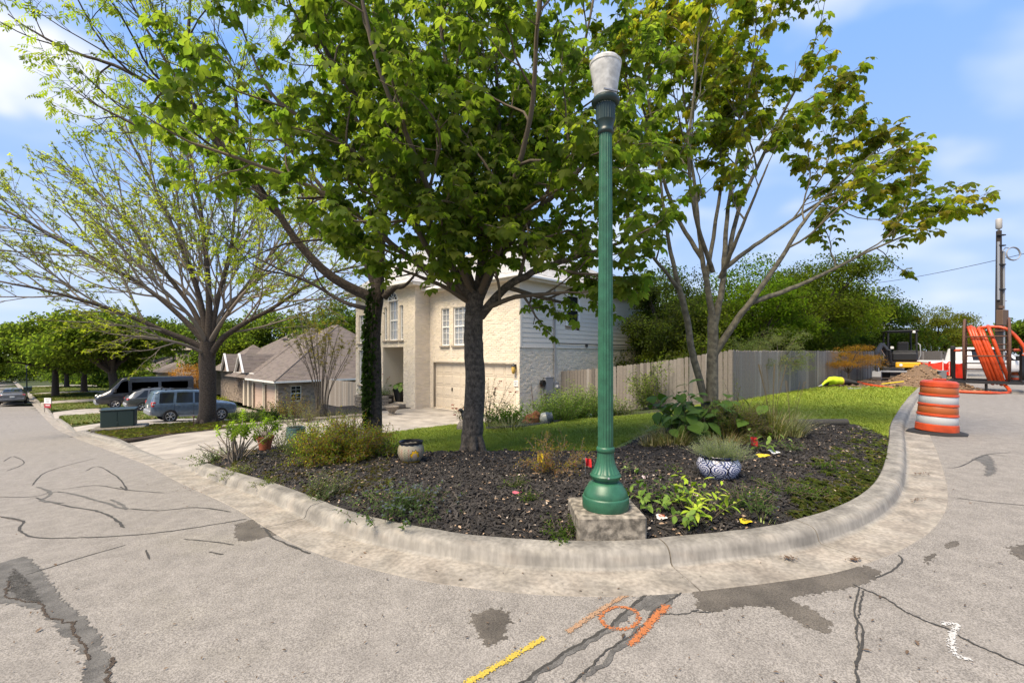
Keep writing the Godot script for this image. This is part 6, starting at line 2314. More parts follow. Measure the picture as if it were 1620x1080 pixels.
	st = [[-3.3, 0.45, 1.1, 2.28, 0.92, 0.96, 0.82], [-3.2, 0.4, 1.1, 2.36, 0.95, 0.98, 0.84], [0.9, 0.38, 1.1, 2.38, 0.96, 0.99, 0.86], [1.3, 0.38, 1.12, 2.30, 0.96, 0.99, 0.84], [2.05, 0.38, 1.14, 1.42, 0.95, 0.98, 0.82], [2.6, 0.4, 1.02, 1.14, 0.9, 0.93, 0.78], [2.85, 0.48, 0.8, 0.88, 0.78, 0.8, 0.68]]
	var vblack := paint(0.022, 0.024, 0.03, 0.2)
	var pv := xd(47.2, 4.0)
	o = car("panel_van", "black long panel van parked nose to the street with a side step board", "van", V(pv.x, hl(pv.x, pv.y) + 0.05, pv.y) + hb * 1.75, 0.804 + PI, st, vblack, [-1.7, 1.75], 0.37)
	for sd in [-1.0, 1.0]:
		part("side_window", side_glass(st, 0.95, 1.95, 1.0, 1.42, sd, 0.08, 0.86), M.dark_glass, o)
		part("side_window", side_glass(st, -0.9, 0.75, -0.9, 0.75, sd, 0.2, 0.72), M.dark_glass, o)
		part("side_window", side_glass(st, -2.9, -1.1, -2.9, -1.1, sd, 0.2, 0.72), M.dark_glass, o)
		bits(o, "headlamp", [[Vector3(2.62, 0.98, sd * 0.76), Vector3(0.34, 0.2, 0.2), Basis(Vector3(0, 0, 1), -0.5)]], lamp_clear, 0.04)
		bits(o, "door_mirror", [[Vector3(1.75, 1.42, sd * 1.13), Vector3(0.14, 0.34, 0.22)]], M.black, 0.04)
		bits(o, "side_moulding", [[Vector3(-0.2, 0.7, sd * 0.985), Vector3(4.6, 0.1, 0.04)]], M.plastic)
	part("windscreen", top_glass(st, 1.36, 2.0, 0.92), M.dark_glass, o)
	bits(o, "bumper", [[Vector3(2.76, 0.52, 0), Vector3(0.26, 0.3, 1.62)]], M.steel, 0.05)
	bits(o, "grille", [[Vector3(2.79, 0.84, 0), Vector3(0.12, 0.22, 0.9)]], M.plastic, 0.02)
	st = [[-2.3, 0.48, 0.84, 0.9, 0.72, 0.8, 0.70], [-2.22, 0.36, 0.94, 1.02, 0.82, 0.88, 0.72], [-1.65, 0.3, 0.96, 1.10, 0.85, 0.91, 0.70], [-0.95, 0.28, 0.95, 1.40, 0.86, 0.91, 0.58], [-0.1, 0.28, 0.94, 1.45, 0.86, 0.91, 0.58], [0.4, 0.28, 0.92, 1.38, 0.86, 0.91, 0.58], [1.2, 0.3, 0.9, 0.98, 0.85, 0.9, 0.72], [1.95, 0.34, 0.8, 0.86, 0.8, 0.85, 0.7], [2.3, 0.46, 0.66, 0.7, 0.7, 0.7, 0.6]]
	var sil := paint(0.16, 0.165, 0.18)
	var ps := ground(17, 640, false)
	var qa := ab(ps.x, -ps.z)
	var pq := xd(qa.x + 1.9, kerb_b(qa.x) - 1.6)
	o = car("saloon_car", "grey saloon car parked at the kerb far down the left street", "car", V(pq.x, hroad(qa.x + 1.9) + 0.01, pq.y), 2.374, st, sil, [-1.4, 1.4], 0.33)
	o.rotate_object_local(Vector3(0, 0, 1), -0.02)
	for sd in [-1.0, 1.0]:
		for q in [[-1.35, -0.3, -0.95, -0.3], [-0.2, 1.0, -0.2, 0.38]]:
			part("side_window", side_glass(st, q[0], q[1], q[2], q[3], sd), M.dark_glass, o)
		bits(o, "tail_lamp", [[Vector3(-2.22, 0.86, sd * 0.66), Vector3(0.14, 0.14, 0.36)]], lamp_red, 0.02)
		bits(o, "door_mirror", [[Vector3(0.85, 1.0, sd * 0.98), Vector3(0.12, 0.13, 0.16)]], sil, 0.04)
	part("rear_window", top_glass(st, -1.55, -1.0, 0.9), M.dark_glass, o)
	part("windscreen", top_glass(st, 0.42, 1.1, 0.9), M.dark_glass, o)
	bits(o, "rear_bumper", [[Vector3(-2.26, 0.46, 0), Vector3(0.18, 0.24, 1.6)]], sil, 0.05)
	bits(o, "number_plate", [[Vector3(-2.32, 0.72, 0), Vector3(0.03, 0.13, 0.3)]], M.white, 0.004)
	st = [[-2.9, 0.62, 1.0, 1.05, 0.88, 0.94, 0.9], [-2.85, 0.55, 1.05, 1.12, 0.9, 0.97, 0.92], [-1.0, 0.5, 1.06, 1.13, 0.92, 0.99, 0.93], [-0.98, 0.5, 1.1, 1.8, 0.92, 0.99, 0.74], [-0.8, 0.5, 1.1, 1.86, 0.92, 0.99, 0.72], [0.6, 0.5, 1.1, 1.86, 0.92, 0.99, 0.72], [0.8, 0.5, 1.1, 1.8, 0.92, 0.99, 0.72], [1.45, 0.5, 1.1, 1.18, 0.92, 0.99, 0.84], [2.4, 0.52, 1.02, 1.12, 0.9, 0.96, 0.84], [2.75, 0.58, 0.92, 0.98, 0.84, 0.88, 0.78]]
	var whitep := mt(0.72, 0.72, 0.72, 0.3, {"coat": 0.8})
	o = car("pickup_truck", "white pickup truck parked behind the orange conduit reel", "pickup truck", V(26.6, 0.02, 26.0), -0.2, st, whitep, [-1.75, 1.75], 0.4)
	for sd in [-1.0, 1.0]:
		for q in [[-0.85, -0.1, -0.8, -0.1], [0.0, 1.2, 0.0, 0.72]]:
			part("side_window", side_glass(st, q[0], q[1], q[2], q[3], sd), M.dark_glass, o)
		bits(o, "tail_lamp", [[Vector3(-2.86, 0.9, sd * 0.9), Vector3(0.12, 0.34, 0.12)]], lamp_red, 0.02)
		bits(o, "door_mirror", [[Vector3(1.1, 1.25, sd * 1.12), Vector3(0.1, 0.26, 0.2)]], M.black, 0.03)
		bits(o, "headlamp", [[Vector3(2.6, 0.9, sd * 0.74), Vector3(0.3, 0.18, 0.22)]], lamp_clear, 0.03)
	part("windscreen", top_glass(st, 0.86, 1.4, 0.92), M.dark_glass, o)
	bits(o, "bumper", [[Vector3(2.75, 0.55, 0), Vector3(0.2, 0.26, 1.8)], [Vector3(-2.92, 0.6, 0), Vector3(0.2, 0.2, 1.8)]], M.chrome, 0.04)
	bits(o, "grille", [[Vector3(2.74, 0.86, 0), Vector3(0.1, 0.26, 1.2)]], M.black, 0.02)

func make_far() -> void:
	var big := clump(13, 0.42, 0.19, 31)
	var mid := clump(14, 0.32, 0.13, 32)
	var fine := clump(16, 0.25, 0.075, 33)
	var g1 := Color(0.095, 0.135, 0.036)
	var g2 := Color(0.125, 0.165, 0.038)
	var g3 := Color(0.055, 0.085, 0.02)
	var t1 := ground(87, 627)
	far_tree("street_tree", "dense green street tree with short dark trunk nearest the far lamp post", 1, t1, 9.6, 14.0, 0.34, 0.34, g2, 2600, 1.7, big, M.bark_dark, "tree", "", Vector3.ZERO, 1.2)
	var p := xd(58.5, 5.2)
	far_tree("street_tree", "dense green street tree with thick leaning trunk behind the black van", 2, V(p.x, hlot(58.5, 5.2), p.y), 9.2, 13.0, 0.42, 0.36, g2, 2600, 1.6, big, M.bark_dark, "tree", "", Vector3(-0.6, 0, 0), 1.2)
	p = xd(82.0, 4.0)
	far_tree("street_tree", "street tree with twin dark trunks down the left street", 3, V(p.x, hlot(82, 4), p.y), 9.5, 13.0, 0.36, 0.3, g1, 1500, 2.0, big, M.bark_dark)
	p = xd(104.0, 3.0)
	far_tree("street_tree", "farther small street tree with leaning trunk", 4, V(p.x, hlot(104, 3), p.y), 8.0, 11.0, 0.35, 0.3, g2, 1200, 2.0, big, M.bark_dark)
	for q in [[150.0, -14.0, 11.0, 22.0, "bushy green tree closing the end of the left street"], [126.0, -15.0, 10.0, 15.0, "green tree across the left street at the frame's edge"], [190.0, 4.0, 12.0, 24.0, "distant round green tree beyond the last house"], [175.0, -8.0, 8.0, 22.0, "low spreading distant tree at the street's vanishing end"], [230.0, -30.0, 9.0, 40.0, "low distant tree mass at the frame's left edge"], [165.0, 22.0, 8.0, 26.0, "low distant tree behind the last houses"]]:
		p = xd(q[0], q[1])
		far_tree("street_tree", q[4], int(q[0]), V(p.x, hroad(q[0]) - 0.3, p.y), q[2], q[3], 0.4, 0.1, g2, 1500, 2.8, big, M.bark_dark, "tree", "", Vector3.ZERO, 1.3)
	for i in 6:
		p = xd([88.0, 104.0, 122.0, 140.0, 160.0, 112.0][i], [16.0, 12.0, 10.0, 8.0, 6.0, 24.0][i])
		far_tree("background_shrub", "dense green bush far down the left street, %s" % ["behind the twin trunks", "behind the leaning trunk", "past the second drive", "past the third drive", "closing the view", "above the far roofs"][i], 90 + i, V(p.x, hl(p.x, p.y) - 0.3, p.y), [5.0, 5.5, 5.0, 6.0, 6.5, 9.0][i], 13.0, 0.2, 0.06, g1, 700, 2.2, big, M.bark_dark, "bush", "", Vector3.ZERO, 1.3)
	var names := ["bright green tree above the brown roof ridge", "dark green tree close to the cream house behind the roof", "green tree showing between the old tree and the roof", "tall green tree behind the two storey tan house", "rounded green tree far behind the tan house"]
	var i := 0
	for q in [[436, 545, 54.0, 8.6, 13.0], [528, 560, 50.0, 9.8, 11.0], [380, 560, 58.0, 8.0, 11.0], [300, 570, 82.0, 10.5, 13.0], [225, 575, 95.0, 9.0, 16.0]]:
		var b := at(q[0], q[1], q[2])
		far_tree("background_tree", names[i], 20 + i, Vector3(b.x, -2.5, b.z), q[3] + 1.0, q[4], 0.3, 0.3, [g2, g1, g1, g2, g1][i], 1500, 1.6, big, M.bark_dark)
		i += 1
	names = ["dark dense evergreen tree just behind the fence by the house", "leafy tree behind the fence left of the smooth stems", "bright green leafy tree behind the fence right of the smooth stems", "tall brown-trunked tree over the fence", "yellow-green tree filling the gap over the long fence", "dark green tree over the far end of the long fence", "wide olive-green tree behind the digger", "green tree top over the grey roof", "green tree at the right edge beyond the roof"]
	i = 0
	for q in [[1055, 22.0, 6.0, 5.0, 0.16, 0.3, Color(0.06, 0.08, 0.03), 1300, 0.85, 1], [1040, 27.0, 7.5, 8.0, 0.22, 0.3, g1, 1500, 1.2, 1], [1195, 21.5, 6.8, 6.0, 0.16, 0.25, Color(0.12, 0.18, 0.022), 1700, 0.9, 1], [1301, 25.0, 7.4, 7.0, 0.2, 0.45, Color(0.10, 0.13, 0.025), 1300, 1.0, 1], [1285, 29.0, 7.2, 9.0, 0.22, 0.25, Color(0.16, 0.205, 0.026), 2200, 1.1, 1], [1375, 33.0, 6.6, 8.0, 0.2, 0.25, Color(0.06, 0.095, 0.022), 1600, 1.2, 1], [1478, 33.0, 5.6, 6.4, 0.22, 0.22, Color(0.17, 0.175, 0.04), 1800, 0.85, 1], [1545, 70.0, 6.0, 16.0, 0.3, 0.3, g1, 900, 2.0, 0], [1625, 60.0, 6.2, 12.0, 0.3, 0.3, g2, 900, 2.0, 0]]:
		var b := at(q[0], 600, q[1])
		far_tree("background_tree", names[i], 40 + i, Vector3(b.x, -0.15, b.z), q[2], q[3], q[4], q[5], q[6], q[7], q[8], mid if q[9] == 1 else big, M.bark_dark)
		i += 1
	i = 0
	for q in [[1042, 23.5, 4.6, 5.0], [1090, 21.0, 4.4, 4.6], [1150, 22.0, 4.6, 5.0], [1215, 24.5, 5.0, 5.5], [1265, 25.5, 4.8, 5.0], [1330, 30.0, 4.4, 6.0], [1390, 36.0, 4.4, 7.0]]:
		var b := at(q[0], 600, q[1])
		far_tree("background_shrub", "thick green bush behind the fence, %s" % ["next to the cream house", "behind the leaning left stem", "behind the right smooth stem", "behind the silvery shrub", "left of the brown trunk", "over the orange-leaved tree", "at the fence's far end"][i], 80 + i, Vector3(b.x, -0.2, b.z), q[2], q[3], 0.1, 0.1, Color(0.11, 0.14, 0.035) if i < 3 else g1, 900, 1.0, mid, M.bark_dark, "bush")
		i += 1
	p = xd(60.0, 9.5)
	far_tree("shrub", "orange-brown leaved shrub tree behind the blue car", 61, at(292, 636, 40.0), 3.6, 4.2, 0.09, 0.25, Color(0.36, 0.16, 0.06), 420, 0.8, mid, M.bark_dark, "shrub")
	var maple := far_tree("small_tree", "small spreading orange-leaved tree in front of the long fence", 62, ground(1343, 609), 2.05, 3.4, 0.05, 0.35, Color(0.36, 0.19, 0.05), 900, 0.5, fine, M.bark_grey, "tree", "", Vector3.ZERO, 0.75)
	maple.rotation.y = 0.6
	far_tree("shrub", "silvery grey-green shrub leaning over the long fence", 63, Vector3(at(1232, 600, 18.4).x, 0.0, -18.4), 2.9, 2.8, 0.06, 0.3, Color(0.22, 0.24, 0.16), 800, 0.5, fine, M.bark_grey, "shrub")
	far_tree("shrub", "grey-green shrub top over the fence left of the silvery shrub", 64, Vector3(at(1185, 600, 17.4).x, 0.0, -17.4), 2.35, 1.8, 0.05, 0.3, Color(0.15, 0.18, 0.09), 450, 0.5, fine, M.bark_grey, "shrub")
	var t := new_tree(505)
	t.levels = 2
	t.gap = 0.5
	t.angle = 0.35
	t.leaf_gap = 0.16
	t.maxlen = 1.2
	t.twig = 0.006
	t.lift = 0.12
	var cb := ground(508, 659)
	for k in 18:
		var an := TAU * k / 18.0 + 0.3
		var rr := 0.5 + 0.75 * rg.randf()
		var hgt := rg.randf_range(2.4, 4.4)
		t.limb(PackedVector3Array([cb + Vector3(cos(an) * 0.22, -0.1, sin(an) * 0.22), cb + Vector3(cos(an) * 0.3 * rr, hgt * 0.4, sin(an) * 0.3 * rr), cb + Vector3(cos(an) * 1.0 * rr, hgt, sin(an) * 0.9 * rr)]), 0.028, 0.01, t.trunk, 0, 0.45)
	plant_tree("crape_myrtle", "sparse bronze-leaved shrub of many upright stems beside the brown roofed house", "shrub", t, cb, M.bark_grey, M.twig_grey, tuft_leaf(5, 0.12, 0.06, 8), Vector2(0.4, 0.9), [Color(0.2, 0.16, 0.045), Color(0.16, 0.155, 0.045), Color(0.24, 0.18, 0.045)], 0, "", 0.2, 0.5)
	p = xd(70.8, 0.9 - 1.9)
	var lf := lamp_post("street_lamp", "small dark green street lamp far down the left street", V(p.x, hroad(70.8) + 0.1, p.y), false)
	lf.position.y -= 0.05
	var sg := thing("yard_sign", "white and red yard sign on a wire frame in the grass", "sign", ground(75, 651), TURN + 0.55)
	var s := MB.new()
	for x in [-0.33, 0.33]:
		s.bar(Vector3(x, -0.05, 0), Vector3(x, 1.0, 0), 0.02, 0.02)
	s.bar(Vector3(-0.33, 0.22, 0), Vector3(0.33, 0.22, 0), 0.02, 0.02)
	part("frame", s, M.black, sg)
	s = MB.new()
	s.box(Vector3(0, 0.8, 0.015), Vector3(0.66, 0.42, 0.02), Basis(), 0.004)
	part("upper_panel", s, M.paper, sg)
	s = MB.new()
	s.box(Vector3(0, 0.43, 0.015), Vector3(0.64, 0.3, 0.02), Basis(), 0.004)
	part("lower_panel", s, mt(0.35, 0.025, 0.04, 0.5), sg)
	s = MB.new()
	for k in 3:
		s.box(Vector3(0.02, 0.92 - 0.1 * k, 0.027), Vector3(0.48 - 0.1 * k, 0.035, 0.004))
	part("print_line", s, M.steel, sg)
	s = MB.new()
	s.box(Vector3(0.02, 0.47, 0.027), Vector3(0.42, 0.06, 0.004))
	part("print_line", s, M.paper, sg)
	var ub := thing("utility_box", "small dark green utility box in the grass beside the far lamp", "utility box", ground(43, 620), TURN)
	s = MB.new()
	s.box(Vector3(0, 0.35, 0), Vector3(1.6, 0.75, 0.8), Basis(), 0.03)
	part("cabinet", s, M.darkgreen, ub)
	s = MB.new()
	s.box(Vector3(0, -0.02, 0), Vector3(1.8, 0.1, 1.0), Basis(), 0.02)
	part("pad", s, M.footing, ub)
	var tf := thing("transformer_box", "dark green pad mounted transformer cabinet on the verge", "utility box", ground(187, 680) + Vector3(0, 0.02, 0), 0.55)
	s = MB.new()
	s.box(Vector3(0.08, 0.06, 0.0), Vector3(1.75, 0.16, 1.25), Basis(), 0.02)
	part("pad", s, M.footing, tf)
	s = MB.new()
	s.box(Vector3(0, 0.5, -0.12), Vector3(1.12, 0.72, 0.7), Basis(), 0.02)
	part("cabinet", s, M.darkgreen, tf)
	s = MB.new()
	for x in [-0.27, 0.27]:
		s.box(Vector3(x, 0.48, 0.24), Vector3(0.53, 0.66, 0.03), Basis(), 0.01)
	s.box(Vector3(0.0, 0.3, 0.265), Vector3(0.05, 0.1, 0.03), Basis(), 0.01)
	part("door", s, mt(0.02, 0.04, 0.034, 0.5), tf)
	s = MB.new()
	s.box(Vector3(0, 0.875, -0.1), Vector3(1.18, 0.05, 0.76), Basis(Vector3(1, 0, 0), 0.04), 0.015)
	part("lid", s, M.darkgreen, tf)
	var stake := thing("marker_stake", "short dark stake with a small plate beside the wide old tree", "stake", ground(306, 676), TURN)
	s = MB.new()
	s.bar(Vector3(0, -0.05, 0), Vector3(0, 0.42, 0), 0.03, 0.03)
	s.box(Vector3(0, 0.44, 0), Vector3(0.22, 0.05, 0.05), Basis(), 0.01)
	part("stake", s, M.rust, stake)

func make_works() -> void:
	barrel("tall orange and white traffic barrel at the kerb in front of the dirt heap", ground(1482, 685, false), 1.0, Vector3(0.03, 0, -0.03))
	barrel("orange and white traffic barrel at the right edge beyond the conduit reel", V(28.1, 0.0, 25.2), 1.0, Vector3.ZERO)
	var c := Vector2(18.0, 19.9)
	var heap := sheet(lines([15.6, 21.4, 0.13]), lines([17.9, 23.4, 0.13]), func(x, d):
		var q := Vector2(x - c.x, d - c.y)
		var r := Vector2(q.x * 0.86 + q.y * -0.5, q.x * 0.5 + q.y * 0.86)
		var e := sqrt(r.x * r.x / 3.6 + r.y * r.y / 2.3)
		return hr(x, d) - 0.05 + 1.05 * maxf(0.0, 1.0 - e) * (0.8 + 0.3 * smoothstep(1.0, 0.0, e)) + 0.05 * nz.get_noise_2d(x * 2.5, d * 2.5) + 0.03 * nz.get_noise_2d(x * 8.0, d * 8.0), func(x, d): return Vector2(x - c.x, d - c.y).length() < 2.9)
	var hp := part("dirt_heap", heap, M.dirt)
	tag(hp, "heap of brown dug soil beside the road in front of the digger", "dirt heap")
	var cm := MB.new()
	for k in 3:
		cm.box(Vector3(rg.randf_range(-0.02, 0.02), rg.randf_range(-0.01, 0.02), rg.randf_range(-0.02, 0.02)), Vector3(0.05, 0.035, 0.045), Basis(Vector3(1, 1, 0).normalized(), k * 0.7), 0.012)
	var xf := []
	var cl := []
	for i in 1600:
		var an := rg.randf() * TAU
		var rr := 2.6 * sqrt(rg.randf())
		var x := c.x + cos(an) * rr
		var d := c.y + sin(an) * rr
		var q := Vector2(x - c.x, d - c.y)
		var r := Vector2(q.x * 0.86 + q.y * -0.5, q.x * 0.5 + q.y * 0.86)
		var e := sqrt(r.x * r.x / 3.6 + r.y * r.y / 2.3)
		var y := hr(x, d) - 0.03 + 1.05 * maxf(0.0, 1.0 - e) * (0.8 + 0.3 * smoothstep(1.0, 0.0, e))
		xf.append(Transform3D(Basis(Vector3(rg.randf(), rg.randf(), rg.randf()).normalized(), rg.randf() * 6.0).scaled(Vector3.ONE * rg.randf_range(0.4, 1.6)), V(x, y, d)))
		var k := rg.randf_range(0.5, 1.3)
		cl.append(Color(0.25 * k, 0.165 * k, 0.10 * k))
	for i in 1300:
		var x := rg.randf_range(14.6, 22.0)
		var d := 20.6 + (x - 14.6) * 0.5 + rg.randfn(0, 0.8)
		xf.append(Transform3D(Basis(Vector3(rg.randf(), rg.randf(), rg.randf()).normalized(), rg.randf() * 6.0).scaled(Vector3.ONE * rg.randf_range(0.4, 2.2)), V(x, hl(x, d) + 0.02, d)))
		var k := rg.randf_range(0.3, 1.0)
		cl.append(Color(0.16 * k, 0.10 * k, 0.065 * k))
	many("soil_clods", cm.mesh(true), M.chip, xf, cl)
	var tr := sheet(lines([14.6, 24.0, 0.25]), lines([19.4, 28.0, 0.25]), func(x, d): return hl(x, d) + 0.02 + 0.10 * maxf(0.0, nz.get_noise_2d(x * 1.5, d * 1.5) + 0.25), func(x, d): return absf(d - 21.3 - (x - 15.4) * 0.62) < 0.9 + 0.4 * nz.get_noise_2d(x * 2.0, 3.0) + maxf(0.0, x - 17.0) * 0.28 and d < 15.5 + x * 0.72 - 5.6 + 3.2)
	part("bare_soil", tr, M.dirt).set_meta("kind", "structure")
	var co := thing("conduit_pipe", "orange plastic conduit lying from the trench past the heap to the reel", "pipe", Vector3.ZERO)
	var p := PackedVector3Array([ground(1358, 606) + Vector3(0, 0.04, 0), ground(1380, 612) + Vector3(0, 0.06, 0), ground(1440, 619, false) + Vector3(0, 0.06, 0), ground(1500, 621, false) + Vector3(0, 0.06, 0), ground(1560, 623.5, false) + Vector3(0, 0.06, 0), at(1590, 622, 17.2), at(1598, 618, 17.4), at(1590, 608, 18.0), at(1575, 592, 18.4), at(1562, 575, 18.7)])
	var q := smooth3(p, 6)
	var rs := PackedFloat32Array()
	for i in q.size():
		rs.append(0.058)
	var mb := MB.new()
	mb.tube(q, rs, 10)
	part("pipe", mb, M.orange, co)
	mb = MB.new()
	var j0 := ground(1395, 614.5, false) + Vector3(0, 0.06, 0)
	mb.rod(j0, j0 + (p[2] - p[1]).normalized() * 0.35, 0.08, 12)
	part("coupling", mb, M.orange, co)
	var ax := Vector3(0.69, 0, 0.723)
	var rc := V(19.35, 1.66, 18.55)
	var reel := thing("conduit_reel", "big rusty steel reel with a few loose loops of orange conduit", "cable reel", rc)
	for s in [-1.0, 1.0]:
		var ring := PackedVector3Array()
		var u := Vector3(0.723, 0, -0.69)
		for i in 41:
			var an := TAU * i / 40.0
			ring.append(ax * 0.62 * s + (u * cos(an) + Vector3.UP * sin(an)) * 1.27)
		var fm := MB.new()
		fm.tube(ring, PackedFloat32Array(range(41).map(func(_k): return 0.045)), 8)
		var hub := PackedVector3Array()
		for i in 21:
			var an := TAU * i / 20.0
			hub.append(ax * 0.62 * s + (u * cos(an) + Vector3.UP * sin(an)) * 0.55)
		fm.tube(hub, PackedFloat32Array(range(21).map(func(_k): return 0.03)), 6)
		for i in 8:
			var an := TAU * i / 8.0
			fm.bar(ax * 0.62 * s + (u * cos(an) + Vector3.UP * sin(an)) * 0.1, ax * 0.62 * s + (u * cos(an) + Vector3.UP * sin(an)) * 1.26, 0.05, 0.05)
		part("flange", fm, M.rust, reel)
	var bars := MB.new()
	for i in 6:
		var an := TAU * i / 6.0 + 0.3
		var u := Vector3(0.723, 0, -0.69)
		var o: Vector3 = (u * cos(an) + Vector3.UP * sin(an)) * 0.8
		bars.rod(o - ax * 0.62, o + ax * 0.62, 0.03, 6)
	bars.rod(-ax * 0.95, ax * 0.95, 0.045, 8)
	part("cross_bar", bars, M.rust, reel)
	var loops := [[-0.52, 0.95, 0.12, -1.32, 0.0], [-0.44, 0.98, 0.18, -1.36, 0.1], [-0.36, 0.92, 0.30, -1.34, 0.05], [-0.22, 0.90, 0.42, -1.38, 0.2], [-0.12, 0.84, 0.50, -1.34, -0.1], [0.05, 0.98, 0.62, -1.22, 0.15]]
	for l in loops:
		var lm := MB.new()
		var lp_ := PackedVector3Array()
		var u := Vector3(0.723, 0, -0.69)
		for i in 25:
			var an := TAU * i / 24.0 + PI / 2
			var up := sin(an)
			var y: float = lerpf(l[3], l[1], up * 0.5 + 0.5)
			var w: float = 0.62 + 0.14 * l[4]
			lp_.append(ax * lerpf(l[2], l[0], up * 0.5 + 0.5) + u * cos(an) * w * (0.8 + 0.2 * up) + Vector3.UP * y)
		var lq := smooth3(lp_, 3)
		lm.tube(lq, PackedFloat32Array(range(lq.size()).map(func(_k): return 0.062)), 10, false)
		part("conduit_loop", lm, M.orange, reel)
	var tail := MB.new()
	var tp := PackedVector3Array([ax * -0.3 + Vector3(0, 0.92, 0.12), ax * 0.1 + Vector3(0.1, 0.85, 0.5), ax * 0.55 + Vector3(0.1, 0.1, 0.55), ax * 0.62 + Vector3(0.02, -0.22, 0.52)])
	var tq := smooth3(tp, 5)
	tail.tube(tq, PackedFloat32Array(range(tq.size()).map(func(_k): return 0.062)), 10)
	part("conduit_end", tail, M.orange, reel)
	var tape := MB.new()
	tape.rod(tq[tq.size() - 3], tq[tq.size() - 2], 0.066, 10)
	part("tape_band", tape, M.steel, reel)
	var trl := thing("reel_trailer", "black steel trailer frame with two wheels carrying the conduit reel", "trailer", V(19.35, 0.0, 18.55))
	var fr := MB.new()
	var along := Vector3(0.723, 0, -0.69).normalized()
	for s in [-1.0, 1.0]:
		var o: Vector3 = ax * 0.98 * s
		fr.bar(o + along * 1.3 + Vector3(0, 0.42, 0), o - along * 1.5 + Vector3(0, 0.42, 0), 0.1, 0.12)
		fr.bar(o + Vector3(0, 0.3, 0), o + Vector3(0, 1.78, 0), 0.1, 0.13)
		fr.bar(o + along * 0.5 + Vector3(0, 0.42, 0), o + Vector3(0, 1.3, 0), 0.06, 0.06)
		fr.box(o + Vector3(0, 1.76, 0), Vector3(0.16, 0.16, 0.16), Basis(Vector3.UP, 0.76), 0.02)
	for k in [-1.45, -0.55, 1.25]:
		fr.bar(along * k + Vector3(0, 0.40, 0) - ax * 0.95, along * k + Vector3(0, 0.40, 0) + ax * 0.95, 0.09, 0.09)
	fr.bar(-along * 1.4 + Vector3(0, 0.0, 0), -along * 1.4 + Vector3(0, 0.45, 0), 0.06, 0.06)
	part("frame", fr, M.black, trl)
	for s in [-1.0, 1.0]:
		var wn := Node3D.new()
		wn.name = "wheel"
		trl.add_child(wn, true)
		wn.position = ax * 1.28 * s + Vector3(0, 0.34, 0)
		var xfw := Transform3D(Basis(along, -PI / 2) * Basis(), Vector3.ZERO)
		var bx := Basis(along.cross(ax).normalized() * 1.0, ax, along)
		xfw = Transform3D(Basis(along, ax, along.cross(ax)), Vector3.ZERO)
		var ty := MB.new()
		ty.lathe(PackedVector2Array([Vector2(0.2, -0.11), Vector2(0.31, -0.11), Vector2(0.34, -0.07), Vector2(0.34, 0.07), Vector2(0.31, 0.11), Vector2(0.2, 0.11)]), 22, xfw)
		part("tyre", ty, M.rubber, wn)
		var rm := MB.new()
		rm.lathe(PackedVector2Array([Vector2(0.21, 0.09), Vector2(0.19, 0.04), Vector2(0.06, 0.05), Vector2(0.0, 0.09)]), 16, xfw)
		rm.lathe(PackedVector2Array([Vector2(0.21, -0.09), Vector2(0.19, -0.04), Vector2(0.06, -0.05), Vector2(0.0, -0.09)]), 16, xfw)
		part("rim", rm, M.steel, wn)
		var mud := MB.new()
		mud.bar(ax * 1.28 * s + along * 0.42 + Vector3(0, 0.78, 0), ax * 1.28 * s - along * 0.42 + Vector3(0, 0.78, 0), 0.34, 0.03)
		mud.bar(ax * 1.28 * s - along * 0.42 + Vector3(0, 0.79, 0), ax * 1.28 * s - along * 0.5 + Vector3(0, 0.45, 0), 0.34, 0.03)
		part("mudguard", mud, mt(0.16, 0.17, 0.19, 0.5), trl)
	var ends := MB.new()
	for s in [-1.0, 1.0]:
		ends.rod(ax * 0.75 * s + Vector3(0, 1.66, 0), ax * 0.95 * s + Vector3(0, 1.66, 0), 0.06, 10)
	part("axle_collar", ends, M.orange, trl)
	excavator()
	var net := thing("safety_netting", "red orange plastic barrier netting draped behind the dirt heap", "barrier", Vector3.ZERO)
	var nm := MB.new()
	var rows := []
	var posts := [V(21.0, 0, 23.6), V(21.8, 0, 23.0), V(22.5, 0, 23.4), V(21.9, 0, 21.9)]
	for i in 2:
		pass
	for k in posts.size() - 1:
		for i in 9:
			var b: Vector3 = posts[k].lerp(posts[k + 1], i / 9.0)
			var sag := sin(PI * i / 9.0) * 0.12
			var row := PackedVector3Array()
			for j in 7:
				var y := 0.02 + (1.12 - sag) * j / 6.0
				row.append(b + Vector3(0.05 * nz.get_noise_2d(b.x * 4.0, y * 4.0), y, 0.08 * nz.get_noise_2d(b.x * 5.0 + 9.0, y * 3.0)))
			rows.append(row)
	nm.grid(rows, false, 1.0)
	part("net", nm, mt(0.78, 0.045, 0.02, 0.7, {"two": true, "back": Color(0.6, 0.1, 0.05)}), net)
	for b in posts:
		var pm := MB.new()
		pm.rod(b, b + Vector3(0, 1.25, 0), 0.02, 6)
		part("post", pm, M.white, net)
	var stick := thing("yellow_stake", "yellow striped stick lying on the near slope of the dirt heap", "stick", at(1412, 605, 19.4))
	var sm := MB.new()
	sm.rod(Vector3(-0.45, -0.06, 0), Vector3(0.45, 0.05, 0.05), 0.022, 6)
	part("stick", sm, M.flag_yellow, stick)
	var pb := V(25.7, 0.0, 24.0)
	var pole := thing("utility_pole", "dark utility pole with grey antenna on top and brown equipment box", "utility pole", pb)
	var pm := MB.new()
	pm.tube(PackedVector3Array([Vector3(0, -0.3, 0), Vector3(0, 4.5, 0), Vector3(0, 8.0, 0)]), PackedFloat32Array([0.16, 0.14, 0.11]), 12)
	part("pole", pm, mt(0.045, 0.035, 0.03, 0.9, {"tex": T.streak, "s": 1.0}), pole)
	pm = MB.new()
